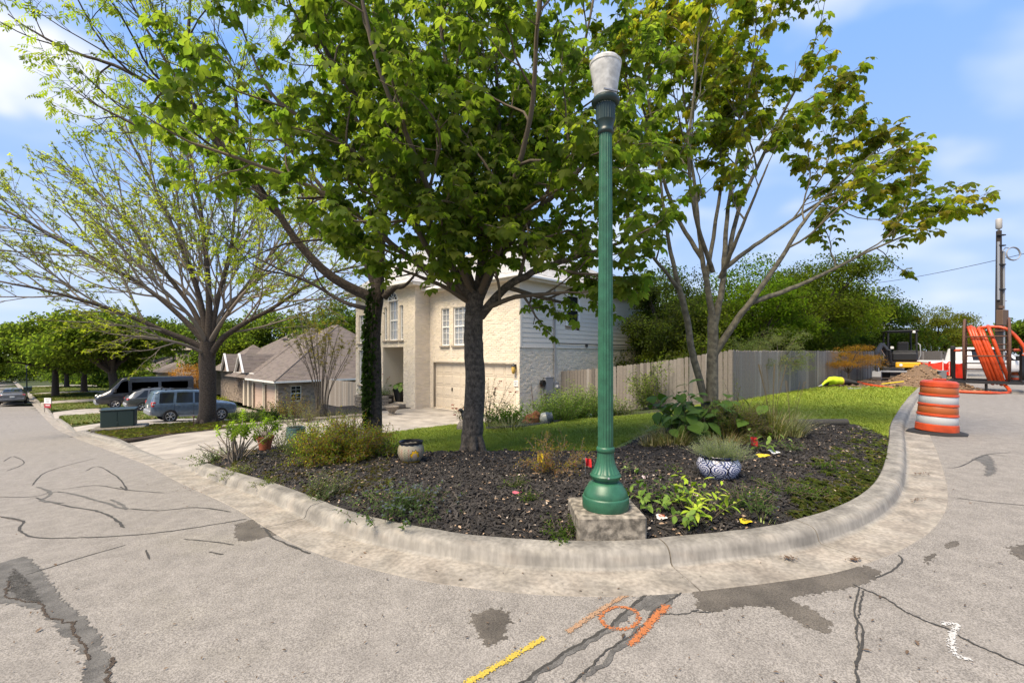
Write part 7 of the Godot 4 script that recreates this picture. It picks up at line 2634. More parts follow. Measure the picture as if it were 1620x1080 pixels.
	pm.rod(Vector3(-0.13, 4.35, 0.1), Vector3(-0.13, 7.4, 0.1), 0.06, 8)
	part("riser_cover", pm, M.steel, pole)
	pm = MB.new()
	pm.rod(Vector3(0.2, 0.0, 0.05), Vector3(0.2, 6.9, 0.05), 0.055, 8)
	pm.rod(Vector3(0.2, 4.3, 0.05), Vector3(0.36, 4.3, 0.05), 0.02, 6)
	part("conduit_riser", pm, M.steel, pole)
	pm = MB.new()
	pm.lathe(PackedVector2Array([Vector2(0, 8.08), Vector2(0.1, 8.1), Vector2(0.13, 8.15), Vector2(0.13, 8.6), Vector2(0.1, 8.64), Vector2(0, 8.65)]), 14)
	pm.rod(Vector3(0, 7.9, 0), Vector3(0, 8.1, 0), 0.05, 8)
	part("antenna", pm, mt(0.35, 0.34, 0.32, 0.6), pole)
	pm = MB.new()
	pm.box(Vector3(-0.1, 3.4, 0.26), Vector3(0.5, 0.8, 0.28), Basis(Vector3.UP, 0.3), 0.02)
	pm.box(Vector3(-0.06, 3.95, 0.18), Vector3(0.2, 0.16, 0.14), Basis(), 0.02)
	part("equipment_box", pm, mt(0.11, 0.07, 0.05, 0.7), pole)
	pm = MB.new()
	var coil := PackedVector3Array()
	for i in 33:
		var an := TAU * i / 16.0
		coil.append(Vector3(0.62 + cos(an) * 0.36 + 0.02 * i / 16.0, 6.75 + sin(an) * 0.34 + 0.03 * (i / 16), 0.1 + 0.02 * (i / 16)))
	pm.tube(coil, PackedFloat32Array(range(33).map(func(_k): return 0.022)), 5)
	pm.tube(PackedVector3Array([Vector3(0.08, 6.9, 0.1), Vector3(0.25, 7.1, 0.1), Vector3(0.5, 7.05, 0.1)]), PackedFloat32Array([0.025, 0.025, 0.022]), 5)
	part("cable_coil", pm, M.steel, pole)
	pm = MB.new()
	for y in [4.9, 6.2, 7.2, 7.75]:
		pm.box(Vector3(0.02, y, 0.1), Vector3(0.36, 0.06, 0.16), Basis(), 0.01)
	part("bracket", pm, M.black, pole)
	var wire := thing("overhead_wire", "single thin service wire crossing the sky to the utility pole", "wire", Vector3.ZERO)
	var wm := MB.new()
	var wp := PackedVector3Array()
	for i in 21:
		var t := i / 20.0
		wp.append(at(1290, 455, 60.0).lerp(at(1760, 368, 24.0), t) - Vector3(0, sin(PI * t) * 0.7, 0))
	wm.tube(wp, PackedFloat32Array(range(21).map(func(_k): return 0.02)), 4)
	part("wire", wm, M.wire, wire)
	worker()

func barrel(label: String, pos: Vector3, s: float, tilt: Vector3) -> void:
	var o := thing("traffic_barrel", label, "traffic barrel", pos)
	o.scale = Vector3.ONE * s
	var rb := MB.new()
	rb.lathe(PackedVector2Array([Vector2(0.3, 0.055), Vector2(0.36, 0.05), Vector2(0.46, 0.02), Vector2(0.47, 0.0)]), 8, Transform3D(Basis(Vector3.UP, 0.35), Vector3.ZERO))
	part("rubber_base", rb, M.rubber, o)
	var body := Node3D.new()
	body.name = "drum"
	o.add_child(body)
	body.rotation = tilt
	var bands := [[0.05, 0.0], [0.19, 1.0], [0.335, 0.0], [0.39, 2.0], [0.525, 0.0], [0.575, 1.0], [0.71, 0.0], [0.76, 2.0], [0.885, 0.0], [0.98, -1.0]]
	for i in bands.size() - 1:
		var y0: float = bands[i][0]
		var y1: float = bands[i + 1][0]
		var k: float = bands[i][1]
		var r0 := lerpf(0.318, 0.272, y0 / 0.98)
		var r1 := lerpf(0.318, 0.272, y1 / 0.98)
		var mb := MB.new()
		if k == 0.0:
			mb.lathe(PackedVector2Array([Vector2(r0 - 0.012, y0), Vector2(r0 + 0.004, y0 + 0.012), Vector2(r1 + 0.004, y1 - 0.012), Vector2(r1 - 0.012, y1)]), 36)
			if i == bands.size() - 2:
				mb.lathe(PackedVector2Array([Vector2(r1 - 0.012, y1), Vector2(r1 - 0.035, y1 + 0.02), Vector2(0.16, y1 + 0.025), Vector2(0.14, y1 + 0.01), Vector2(0.12, y1 + 0.012), Vector2(0, y1 + 0.02)]), 36)
				mb.bar(Vector3(-0.12, y1 + 0.05, 0), Vector3(0.12, y1 + 0.05, 0), 0.05, 0.03, 0.01)
			part("orange_band", mb, M.orange, body)
		else:
			mb.lathe(PackedVector2Array([Vector2(r0 - 0.012, y0), Vector2(r0 - 0.007, y0 + 0.006), Vector2(r1 - 0.007, y1 - 0.006), Vector2(r1 - 0.012, y1)]), 36)
			part("reflective_band", mb, M.reflect if k == 1.0 else M.reflect_o, body)

func excavator() -> void:
	var o := thing("mini_excavator", "small black and yellow digger with a canopy behind the dirt heap", "excavator", V(20.35, 0.28, 24.0), -0.5)
	for s in [-1.0, 1.0]:
		var tk := MB.new()
		var poly := PackedVector2Array()
		for i in 24:
			var an := TAU * i / 24.0
			poly.append(Vector2(clampf(cos(an) * 1.6, -1, 1) * 0.2 + signf(cos(an)) * 0.65, sin(an) * 0.25 + 0.25))
		tk.prism(poly, Transform3D(Basis(Vector3.UP, PI / 2), Vector3(0.62 * s - 0.15, 0, 0)), 0.3)
		part("track", tk, M.rubber, o)
	var body := MB.new()
	body.box(Vector3(0.05, 0.72, -0.1), Vector3(1.35, 0.3, 1.5), Basis(), 0.06)
	part("platform", body, M.black, o)
	var ye := MB.new()
	ye.box(Vector3(0.28, 0.66, 0.68), Vector3(1.0, 0.28, 0.12), Basis(), 0.04)
	ye.box(Vector3(-0.72, 1.0, -0.5), Vector3(0.06, 0.5, 0.8), Basis(), 0.03)
	part("counterweight", ye, M.yellow, o)
	var bd := MB.new()
	bd.lathe(PackedVector2Array([Vector2(0.07, 0.0), Vector2(0.07, 0.012), Vector2(0, 0.014)]), 14, Transform3D(Basis(Vector3(1, 0, 0), PI / 2), Vector3(-0.02, 0.66, 0.742)))
	part("badge", bd, M.white, o)
	var hood := MB.new()
	hood.box(Vector3(0.15, 1.08, 0.35), Vector3(1.1, 0.5, 0.65), Basis(), 0.1)
	hood.box(Vector3(0.15, 1.36, 0.3), Vector3(1.0, 0.1, 0.5), Basis(), 0.04)
	part("engine_cover", hood, M.black, o)
	var seat := MB.new()
	seat.box(Vector3(0.2, 1.35, -0.15), Vector3(0.5, 0.12, 0.45), Basis(), 0.05)
	seat.box(Vector3(0.2, 1.62, 0.05), Vector3(0.48, 0.5, 0.12), Basis(Vector3(1, 0, 0), 0.15), 0.06)
	part("seat", seat, M.plastic, o)
	var can := MB.new()
	can.box(Vector3(0.1, 2.42, -0.1), Vector3(1.3, 0.08, 1.25), Basis(Vector3(0, 0, 1), 0.02), 0.03)
	can.box(Vector3(0.1, 2.36, 0.4), Vector3(1.1, 0.08, 0.1), Basis(), 0.02)
	part("canopy_roof", can, M.black, o)
	for q in [[-0.48, 0.42], [0.68, 0.42], [-0.48, -0.62], [0.68, -0.62]]:
		var pm := MB.new()
		pm.bar(Vector3(q[0], 1.2, q[1]), Vector3(q[0] * 0.97, 2.4, q[1] * 0.97), 0.08, 0.08, 0.015)
		part("canopy_post", pm, M.black, o)
	var lv := MB.new()
	for x in [-0.25, 0.62]:
		lv.rod(Vector3(x, 1.3, -0.3), Vector3(x, 1.75, -0.35), 0.015, 6)
		lv.box(Vector3(x, 1.78, -0.35), Vector3(0.06, 0.1, 0.06), Basis(), 0.02)
	part("lever", lv, M.black, o)
	var hr_ := MB.new()
	hr_.tube(PackedVector3Array([Vector3(0.72, 0.9, 0.5), Vector3(0.82, 1.2, 0.5), Vector3(0.8, 1.7, 0.45), Vector3(0.7, 1.8, 0.3)]), PackedFloat32Array([0.025, 0.025, 0.025, 0.025]), 6)
	part("hand_rail", hr_, M.steel, o)
	var boom := MB.new()
	boom.bar(Vector3(-0.55, 0.75, 0.55), Vector3(-0.62, 1.5, 0.8), 0.18, 0.24, 0.03)
	boom.bar(Vector3(-0.62, 1.45, 0.8), Vector3(-0.85, 1.72, 1.15), 0.17, 0.22, 0.03)
	boom.bar(Vector3(-0.85, 1.74, 1.1), Vector3(-1.15, 1.3, 1.5), 0.16, 0.2, 0.03)
	boom.bar(Vector3(-0.4, 0.8, 0.7), Vector3(-0.5, 1.45, 0.9), 0.1, 0.1, 0.02)
	part("boom", boom, mt(0.03, 0.032, 0.04, 0.35), o)
	var arm := MB.new()
	arm.bar(Vector3(-1.15, 1.38, 1.5), Vector3(-1.12, 0.35, 1.55), 0.14, 0.17, 0.03)
	arm.rod(Vector3(-1.02, 1.3, 1.6), Vector3(-1.02, 0.6, 1.62), 0.045, 8)
	part("dipper_arm", arm, mt(0.03, 0.032, 0.04, 0.35), o)
	var ram := MB.new()
	ram.rod(Vector3(-1.1, 0.55, 1.66), Vector3(-1.1, -0.1, 1.68), 0.035, 8)
	ram.rod(Vector3(-0.7, 1.15, 0.9), Vector3(-0.95, 1.5, 1.3), 0.03, 8)
	part("hydraulic_ram", ram, M.chrome, o)
	var bk := MB.new()
	var bp := PackedVector2Array([Vector2(-0.2, 0.3), Vector2(0.1, 0.35), Vector2(0.22, 0.1), Vector2(0.1, -0.08), Vector2(-0.15, -0.1), Vector2(-0.24, 0.05)])
	bk.prism(bp, Transform3D(Basis(Vector3.UP, 1.3), Vector3(-1.3, 0.02, 1.5)), 0.35)
	part("bucket", bk, M.steel, o)
	var blade := MB.new()
	blade.box(Vector3(0.0, 0.22, -1.05), Vector3(1.5, 0.34, 0.08), Basis(), 0.02)
	blade.box(Vector3(-0.1, 0.32, 0.9), Vector3(1.6, 0.1, 0.3), Basis(), 0.02)
	part("dozer_blade", blade, M.steel, o)
	var lt := MB.new()
	lt.box(Vector3(0.55, 2.35, 0.52), Vector3(0.12, 0.12, 0.06), Basis(), 0.02)
	lt.box(Vector3(-0.35, 1.55, 0.62), Vector3(0.14, 0.14, 0.08), Basis(), 0.02)
	part("work_light", lt, M.white, o)

func figure(bones: Array, cell: float, colf: Callable) -> MB:
	var lo := Vector3(1e9, 1e9, 1e9)
	var hi := -lo
	for b in bones:
		for k in [0, 1]:
			var r: float = b[2 + k] + cell * 2.5
			lo = lo.min(b[k] - Vector3(r, r, r))
			hi = hi.max(b[k] + Vector3(r, r, r))
	var n := Vector3i(((hi - lo) / cell).ceil()) + Vector3i.ONE
	var f := PackedFloat32Array()
	f.resize(n.x * n.y * n.z)
	f.fill(1.0)
	for b in bones:
		var p: Vector3 = b[0]
		var e: Vector3 = b[1] - p
		var rm: float = maxf(b[2], b[3]) + cell * 3.0
		var c0 := Vector3i((p.min(b[1]) - Vector3(rm, rm, rm) - lo) / cell).clamp(Vector3i.ZERO, n - Vector3i.ONE)
		var c1 := Vector3i((p.max(b[1]) + Vector3(rm, rm, rm) - lo) / cell).clamp(Vector3i.ZERO, n - Vector3i.ONE)
		for z in range(c0.z, c1.z + 1):
			for y in range(c0.y, c1.y + 1):
				for x in range(c0.x, c1.x + 1):
					var q := lo + Vector3(x, y, z) * cell - p
					var t := clampf(q.dot(e) / maxf(e.length_squared(), 1e-6), 0, 1)
					var d: float = (q - e * t).length() - lerpf(b[2], b[3], t)
					var i := x + n.x * (y + n.y * z)
					var k := 0.03
					var h := clampf(0.5 + 0.5 * (f[i] - d) / k, 0, 1)
					f[i] = lerpf(f[i], d, h) - k * h * (1.0 - h)
	var mb := MB.new()
	var id := {}
	for z in n.z - 1:
		for y in n.y - 1:
			for x in n.x - 1:
				var i := x + n.x * (y + n.y * z)
				var cnt := 0
				var acc := Vector3.ZERO
				var cr := [0, 1, n.x, n.x + 1, n.x * n.y, n.x * n.y + 1, n.x * n.y + n.x, n.x * n.y + n.x + 1]
				for e in [[0, 1], [2, 3], [4, 5], [6, 7], [0, 2], [1, 3], [4, 6], [5, 7], [0, 4], [1, 5], [2, 6], [3, 7]]:
					var va: float = f[i + cr[e[0]]]
					var vb: float = f[i + cr[e[1]]]
					if (va < 0.0) != (vb < 0.0):
						var pa := Vector3(e[0] & 1, (e[0] >> 1) & 1, (e[0] >> 2) & 1)
						var pb := Vector3(e[1] & 1, (e[1] >> 1) & 1, (e[1] >> 2) & 1)
						acc += pa.lerp(pb, va / (va - vb))
						cnt += 1
				if cnt > 0:
					var p := lo + (Vector3(x, y, z) + acc / cnt) * cell
					var g := Vector3(f[i + 1] - f[i], f[i + n.x] - f[i], f[i + n.x * n.y] - f[i])
					mb.col = colf.call(p)
					id[i] = mb.vt(p, g.normalized() if g != Vector3.ZERO else Vector3.UP)
	var sx := n.x
	var sy := n.x * n.y
	for z in range(1, n.z - 1):
		for y in range(1, n.y - 1):
			for x in range(1, n.x - 1):
				var i := x + n.x * (y + n.y * z)
				for ax in [[1, sx, sy], [sx, 1, sy], [sy, 1, sx]]:
					if (f[i] < 0.0) != (f[i + ax[0]] < 0.0):
						var a: int = id.get(i, -1)
						var b: int = id.get(i - ax[1], -1)
						var c: int = id.get(i - ax[1] - ax[2], -1)
						var d: int = id.get(i - ax[2], -1)
						if a >= 0 and b >= 0 and c >= 0 and d >= 0:
							mb.tri(a, b, c)
							mb.tri(a, c, d)
	return mb

func worker() -> void:
	var g := ground(1316, 612)
	g += Vector3(0.0, 0.0, 0.1)
	var o := thing("person", "person in a bright yellow long sleeved top lying on the grass reaching into the trench", "person", g, 0.12)
	var hip := Vector3(0.52, 0.26, 0.0)
	var chest := Vector3(0.05, 0.30, 0.02)
	var sh := Vector3(-0.18, 0.34, 0.06)
	var sh2 := Vector3(-0.15, 0.16, -0.12)
	var el := Vector3(-0.46, 0.26, 0.12)
	var wr := Vector3(-0.68, 0.10, 0.14)
	var hd := Vector3(-0.30, 0.15, -0.12)
	var kn := Vector3(0.95, 0.20, 0.16)
	var kn2 := Vector3(0.92, 0.12, -0.08)
	var bones := [[hip, chest, 0.165, 0.18], [chest, sh, 0.175, 0.13], [chest, sh2, 0.16, 0.11], [sh, el, 0.085, 0.062], [el, wr, 0.06, 0.042], [wr, wr + Vector3(-0.09, -0.02, 0.01), 0.04, 0.034],
		[sh.lerp(sh2, 0.5), hd, 0.07, 0.065], [hd, hd + Vector3(-0.08, -0.03, -0.02), 0.1, 0.085], [hip + Vector3(0, 0.02, 0.06), kn, 0.12, 0.08], [hip + Vector3(0, -0.08, -0.06), kn2, 0.12, 0.08], [kn, Vector3(1.28, 0.08, 0.05), 0.075, 0.05], [kn2, Vector3(1.3, 0.06, -0.12), 0.075, 0.05],
		[Vector3(1.28, 0.08, 0.05), Vector3(1.4, 0.08, 0.14), 0.05, 0.045], [Vector3(1.3, 0.06, -0.12), Vector3(1.43, 0.06, -0.05), 0.05, 0.045], [sh2, Vector3(-0.3, 0.05, -0.3), 0.075, 0.05]]
	var tip := wr + Vector3(-0.09, -0.02, 0.01)
	for k in 4:
		bones.append([tip + Vector3(0, 0, -0.03 + 0.02 * k), tip + Vector3(-0.08 - 0.01 * (k % 3), -0.03, -0.04 + 0.026 * k), 0.013, 0.01])
	bones.append([wr + Vector3(-0.03, 0, 0.03), wr + Vector3(-0.09, -0.02, 0.075), 0.014, 0.011])
	var fig := figure(bones, 0.02, func(p):
		if p.x > 0.42:
			return Color(0.03, 0.028, 0.03) if p.x < 1.24 else Color(0.1, 0.07, 0.05)
		if p.x < -0.69:
			return Color(0.30, 0.31, 0.33)
		if (p - hd).length() < 0.2 and p.x < -0.2 and p.y < 0.26 and p.z < 0.02:
			return Color(0.03, 0.025, 0.02)
		return Color(0.55, 0.72, 0.02))
	part("body", fig, mt(1, 1, 1, 0.75, {"vc": true}), o)
	var belt := MB.new()
	var ring := PackedVector3Array()
	for i in 17:
		var an := TAU * i / 16.0
		ring.append(Vector3(0.4, 0.268 + sin(an) * 0.172, cos(an) * 0.172))
	belt.tube(ring, PackedFloat32Array(range(17).map(func(_k): return 0.02)), 6)
	part("belt", belt, mt(0.4, 0.22, 0.06, 0.7), o)
	var tool_ := thing("hand_tool", "grey metal hand tool lying on the grass beside the trench", "tool", ground(1355, 616) + Vector3(0, 0.03, 0), 0.3)
	var tm := MB.new()
	tm.bar(Vector3(-0.25, 0, 0), Vector3(0.25, 0.01, 0), 0.06, 0.04, 0.01)
	tm.rod(Vector3(-0.4, 0.02, 0), Vector3(-0.25, 0.0, 0), 0.05, 8)
	part("tool", tm, M.steel, tool_)

func lamp_post(called: String, label: String, pos: Vector3, near: bool) -> Node3D:
	var o := thing(called, label, "street lamp", pos)
	var seg := 64 if near else 12
	var gm: StandardMaterial3D = M.green if near else M.darkgreen
	var mb := MB.new()
	mb.lathe(PackedVector2Array([Vector2(0.182, 0), Vector2(0.186, 0.012), Vector2(0.186, 0.085), Vector2(0.182, 0.095), Vector2(0.175, 0.1), Vector2(0.176, 0.108), Vector2(0.162, 0.145), Vector2(0.15, 0.16), Vector2(0.135, 0.19), Vector2(0.112, 0.208), Vector2(0.092, 0.215), Vector2(0.09, 0.222)]), seg)
	part("base", mb, gm, o)
	mb = MB.new()
	mb.lathe(PackedVector2Array([Vector2(0.09, 0.222), Vector2(0.112, 0.23), Vector2(0.122, 0.247), Vector2(0.125, 0.262), Vector2(0.117, 0.272), Vector2(0.113, 0.282)]), seg)
	part("base_ring", mb, gm, o)
	mb = MB.new()
	mb.lathe(PackedVector2Array([Vector2(0.113, 0.282), Vector2(0.096, 0.308), Vector2(0.08, 0.345), Vector2(0.07, 0.39), Vector2(0.066, 0.43), Vector2(0.065, 0.445)]), 160 if near else 12, Transform3D(), 20 if near else 0, 0.035)
	part("fluted_neck", mb, gm, o)
	mb = MB.new()
	mb.lathe(PackedVector2Array([Vector2(0.06, 0.445), Vector2(0.068, 0.447), Vector2(0.073, 0.455), Vector2(0.073, 0.478), Vector2(0.068, 0.486), Vector2(0.062, 0.49)]), seg)
	part("collar", mb, gm, o)
	mb = MB.new()
	mb.lathe(PackedVector2Array([Vector2(0.0615, 0.488), Vector2(0.061, 1.2), Vector2(0.056, 2.2), Vector2(0.05, 3.019)]), 128 if near else 12, Transform3D(), 16 if near else 0, 0.085)
	part("fluted_shaft", mb, gm, o)
	mb = MB.new()
	mb.lathe(PackedVector2Array([Vector2(0.05, 3.01), Vector2(0.062, 3.019), Vector2(0.065, 3.032), Vector2(0.06, 3.045), Vector2(0.056, 3.063), Vector2(0.072, 3.107), Vector2(0.076, 3.116)]), seg)
	mb.lathe(PackedVector2Array([Vector2(0.076, 3.116), Vector2(0.078, 3.23), Vector2(0.08, 3.243)]), 160 if near else 12, Transform3D(), 24 if near else 0, 0.06)
	mb.lathe(PackedVector2Array([Vector2(0.08, 3.243), Vector2(0.1, 3.25), Vector2(0.112, 3.265), Vector2(0.112, 3.283), Vector2(0.104, 3.287), Vector2(0.08976, 3.31), Vector2(0.0792, 3.316)]), seg)
	part("lamp_holder", mb, M.darkgreen, o)
	mb = MB.new()
	mb.lathe(PackedVector2Array([Vector2(0.08624, 3.305), Vector2(0.08976, 3.332), Vector2(0.1162, 3.507), Vector2(0.1232, 3.545), Vector2(0.1223, 3.562), Vector2(0.1285, 3.567), Vector2(0.1285, 3.586), Vector2(0.1214, 3.59)]), 96 if near else 12, Transform3D(), 48 if near else 0, 0.012)
	mb.lathe(PackedVector2Array([Vector2(0.1214, 3.59), Vector2(0.1056, 3.613), Vector2(0.066, 3.634), Vector2(0.0264, 3.646), Vector2(0.01936, 3.651), Vector2(0.0176, 3.666), Vector2(0, 3.675)]), seg)
	part("globe", mb, M.globe, o)
	if near:
		mb = MB.new()
		mb.box(Vector3(0.02, 3.315, 0.1), Vector3(0.12, 0.012, 0.012), Basis(Vector3.UP, 0.3))
		mb.box(Vector3(0, 0.262, 0.122), Vector3(0.016, 0.016, 0.012), Basis(), 0.004)
		part("bolt", mb, M.steel, o)
	return o

func make_lamp() -> void:
	var c := V(0.757, 0.0, 3.70)
	var fy := hr(0.757, 3.7)
	var ft := thing("concrete_footing", "square weathered concrete footing under the green lamp post", "footing", V(0.757, fy, 3.70), 0.03)
	var mb := MB.new()
	mb.box(Vector3(0, 0.10, 0), Vector3(0.53, 0.39, 0.50), Basis(), 0.014)
	part("block", mb, M.footing, ft)
	lamp_post("street_lamp", "green fluted street lamp post with white globe on a concrete footing", V(0.757, fy + 0.296, 3.68), true)

func plant(called: String, label: String, cat: String, pos: Vector3, o: Dictionary) -> Node3D:
	var root := thing(called, label, cat, pos, 0.0, o.get("group", ""))
	var st := MB.new()
	var lf := MB.new()
	var fl := MB.new()
	var cols: Array = o.cols
	var singles := []
	var n: int = int(o.get("n", 20) * (1.0 if o.get("parts", false) or o.has("few") else 1.3))
	var spread: float = o.get("spread", 0.7)
	for i in n:
		var an := rg.randf() * TAU
		var tilt: float = spread * sqrt((i + rg.randf()) / n)
		var ln: float = o.len * rg.randf_range(0.7, 1.1) * lerpf(1.0, o.get("edge", 0.8), tilt / maxf(spread, 0.01))
		var br: float = o.get("base", 0.08)
		var p := Vector3(cos(an), 0, sin(an)) * br * rg.randf() * (0.3 + tilt)
		p.y = o.get("y0", -0.02)
		var d: Vector3 = Vector3(cos(an) * sin(tilt), cos(tilt), sin(an) * sin(tilt)) + o.get("lean", Vector3.ZERO)
		shoot(st, lf, fl, singles, p, d.normalized(), ln, o, cols, o.get("branch", 0))
	if st.ix.size() > 0:
		part("stem", st, o.get("stem_m", M.twig), root)
	if lf.ix.size() > 0:
		part("foliage", lf, M.leaf, root)
	if fl.ix.size() > 0:
		part("flowers", fl, M.leaf, root)
	if singles.size() > 0:
		var lm := MB.new()
		lm.leaf(Vector3.ZERO, Vector3(0, 0, 1), Vector3.UP, 1.0, o.get("wide", 0.6), o.get("fold", 0.2), o.get("droop", 0.4), 5, o.get("at", 0.5))
		var mesh := lm.mesh()
		var mats := []
		for c in cols:
			mats.append(mt(c.r * 2.0, c.g * 2.0, c.b * 2.0, 0.6, {"tex": T.fine, "back": Color(0.9, 0.95, 0.5) * 0.8, "two": true, "spec": 0.28}))
		for s in singles.slice(0, 280):
			put("leaf", mesh, mats[rg.randi() % mats.size()], root).transform = s
	return root

func shoot(st: MB, lf: MB, fl: MB, singles: Array, p0: Vector3, d0: Vector3, ln: float, o: Dictionary, cols: Array, branch: int) -> void:
	var seg := 6
	var p := p0
	var d := d0
	var pts := PackedVector3Array([p])
	var rs := PackedFloat32Array([o.get("r", 0.003)])
	var gap: float = o.get("gap", 0.03)
	var from: float = o.get("from", 0.2)
	var acc := 0.0
	var next := ln * from + gap * rg.randf()
	var turn := rg.randf() * TAU
	var ll: float = o.get("leaf", 0.05) * (1.0 if o.get("parts", false) else 1.35)
	for i in seg:
		d = (d + Vector3(rg.randfn(0, o.get("wob", 0.1)), -o.get("curl", 0.05), rg.randfn(0, o.get("wob", 0.1)))).normalized()
		var q := p + d * ln / seg
		if q.y < 0.01:
			q.y = 0.01
		while next < acc + ln / seg:
			var t := (next - acc) / (ln / seg)
			var c := p.lerp(q, t)
			turn += 2.4
			var x := (Vector3.UP if absf(d.y) < 0.9 else Vector3.RIGHT).cross(d).normalized()
			var rad := x * cos(turn) + d.cross(x) * sin(turn)
			var ld: Vector3 = (rad + d * o.get("fwd", 0.5) + Vector3(0, -o.get("sag", 0.0), 0)).normalized()
			var up := (Vector3.UP * 0.8 + d * 0.4 + rad * 0.1).normalized()
			if absf(up.dot(ld)) > 0.95:
				up = x
			var s := ll * rg.randf_range(0.65, 1.15) * lerpf(1.0, o.get("tip", 0.7), next / ln)
			if o.get("parts", false):
				var side := up.cross(ld).normalized()
				singles.append(Transform3D(Basis(side, ld.cross(side), ld).scaled(Vector3.ONE * s), c + ld * o.get("stalk", 0.0)))
				if o.get("stalk", 0.0) > 0.0:
					st.tube(PackedVector3Array([c, c + ld * o.stalk]), PackedFloat32Array([0.002, 0.0018]), 3, false)
			else:
				var k := rg.randf_range(0.7, 1.25)
				var cc: Color = cols[rg.randi() % cols.size()]
				lf.col = Color(cc.r * k, cc.g * k, cc.b * k) * 1.9
				lf.leaf(c + ld * o.get("stalk", 0.0), ld, up, s, s * o.get("wide", 0.5), o.get("fold", 0.25), o.get("droop", 0.3), o.get("seg", 2), o.get("at", 0.5))
			if branch > 0 and rg.randf() < 0.5:
				shoot(st, lf, fl, singles, c, (rad * 0.7 + d).normalized(), ln * 0.4, o, cols, branch - 1)
			next += gap * rg.randf_range(0.7, 1.3)
		acc += ln / seg
		p = q
		pts.append(p)
		rs.append(lerpf(o.get("r", 0.003), o.get("r", 0.003) * 0.4, float(i + 1) / seg))
	st.tube(pts, rs, 4 if o.get("r", 0.003) < 0.008 else 6, false)
	if o.has("flower") and rg.randf() < o.get("bloom", 0.6):
		var fc: Color = o.flower
		var fs: float = o.get("fsize", 0.02)
		for k in o.get("petals", 6):
			var an: float = TAU * k / o.get("petals", 6) + rg.randf()
			var pd := Vector3(cos(an), rg.randf_range(-0.1, 0.9), sin(an)).normalized()
			var g := rg.randf_range(0.75, 1.2)
			fl.col = Color(fc.r * g, fc.g * g, fc.b * g)
			fl.leaf(p, pd, Vector3.UP if absf(pd.y) < 0.9 else Vector3.RIGHT, fs, fs * 0.8, 0.3, 0.2, 2)

func grass_clump(called: String, label: String, pos: Vector3, n: int, ln: float, wd: float, cols: Array, bend := 1.0, spikes := 0, base := 0.12) -> Node3D:
	var root := thing(called, label, "grass clump", pos)
	var mb := MB.new()
	for i in n:
		var an := rg.randf() * TAU
		var p := Vector3(cos(an), 0, sin(an)) * base * sqrt(rg.randf())
		var d := Vector3(cos(an) * rg.randf_range(0.1, 0.6), 1.0, sin(an) * rg.randf_range(0.1, 0.6)).normalized()
		var l := ln * rg.randf_range(0.5, 1.1)
		var b := bend * rg.randf_range(0.4, 1.5)
		var c: Color = cols[rg.randi() % cols.size()]
		var k := rg.randf_range(0.7, 1.25)
		mb.col = Color(c.r * k, c.g * k, c.b * k) * 1.7
		var s := Vector3(-sin(an), 0, cos(an)) * wd
		var last := -1
		for j in 5:
			var nn := (Vector3.UP + Vector3(cos(an), 0, sin(an)) * 0.5).normalized()
			var w := 1.0 - j / 4.2
			var a := mb.vt(p - s * w, nn)
			mb.vt(p + s * w, nn)
			if last >= 0:
				mb.tri(last, last + 1, a)
				mb.tri(last + 1, a + 1, a)
			last = a
			d = (d + Vector3(cos(an) * 0.12 * b, -0.22 * b, sin(an) * 0.12 * b)).normalized()
			p += d * l / 4.0
			p.y = maxf(p.y, 0.01)
	for i in spikes:
		var an := rg.randf() * TAU
		mb.col = Color(0.16, 0.12, 0.06)
		mb.tube(PackedVector3Array([Vector3(0, 0, 0), Vector3(cos(an) * 0.1, ln * 0.9, sin(an) * 0.1), Vector3(cos(an) * 0.2, ln * 1.5, sin(an) * 0.2)]), PackedFloat32Array([0.0025, 0.002, 0.004]), 4, false)
	part("blades", mb, M.blade, root)
	return root

func gb(px: float, py: float) -> Vector3:
	var g := ground(px, py)
	for i in 3:
		var e := bed_h(g.x, -g.z) - hl(g.x, -g.z)
		if poly_sd(BED, Vector2(g.x, -g.z)) > 0.0:
			var y := bed_h(g.x, -g.z)
			var dn: float = (EYE - y) * FPX / (py - 560.0)
			g = Vector3((px - 810.0) / FPX * dn, bed_h((px - 810.0) / FPX * dn, dn), -dn)
	return g

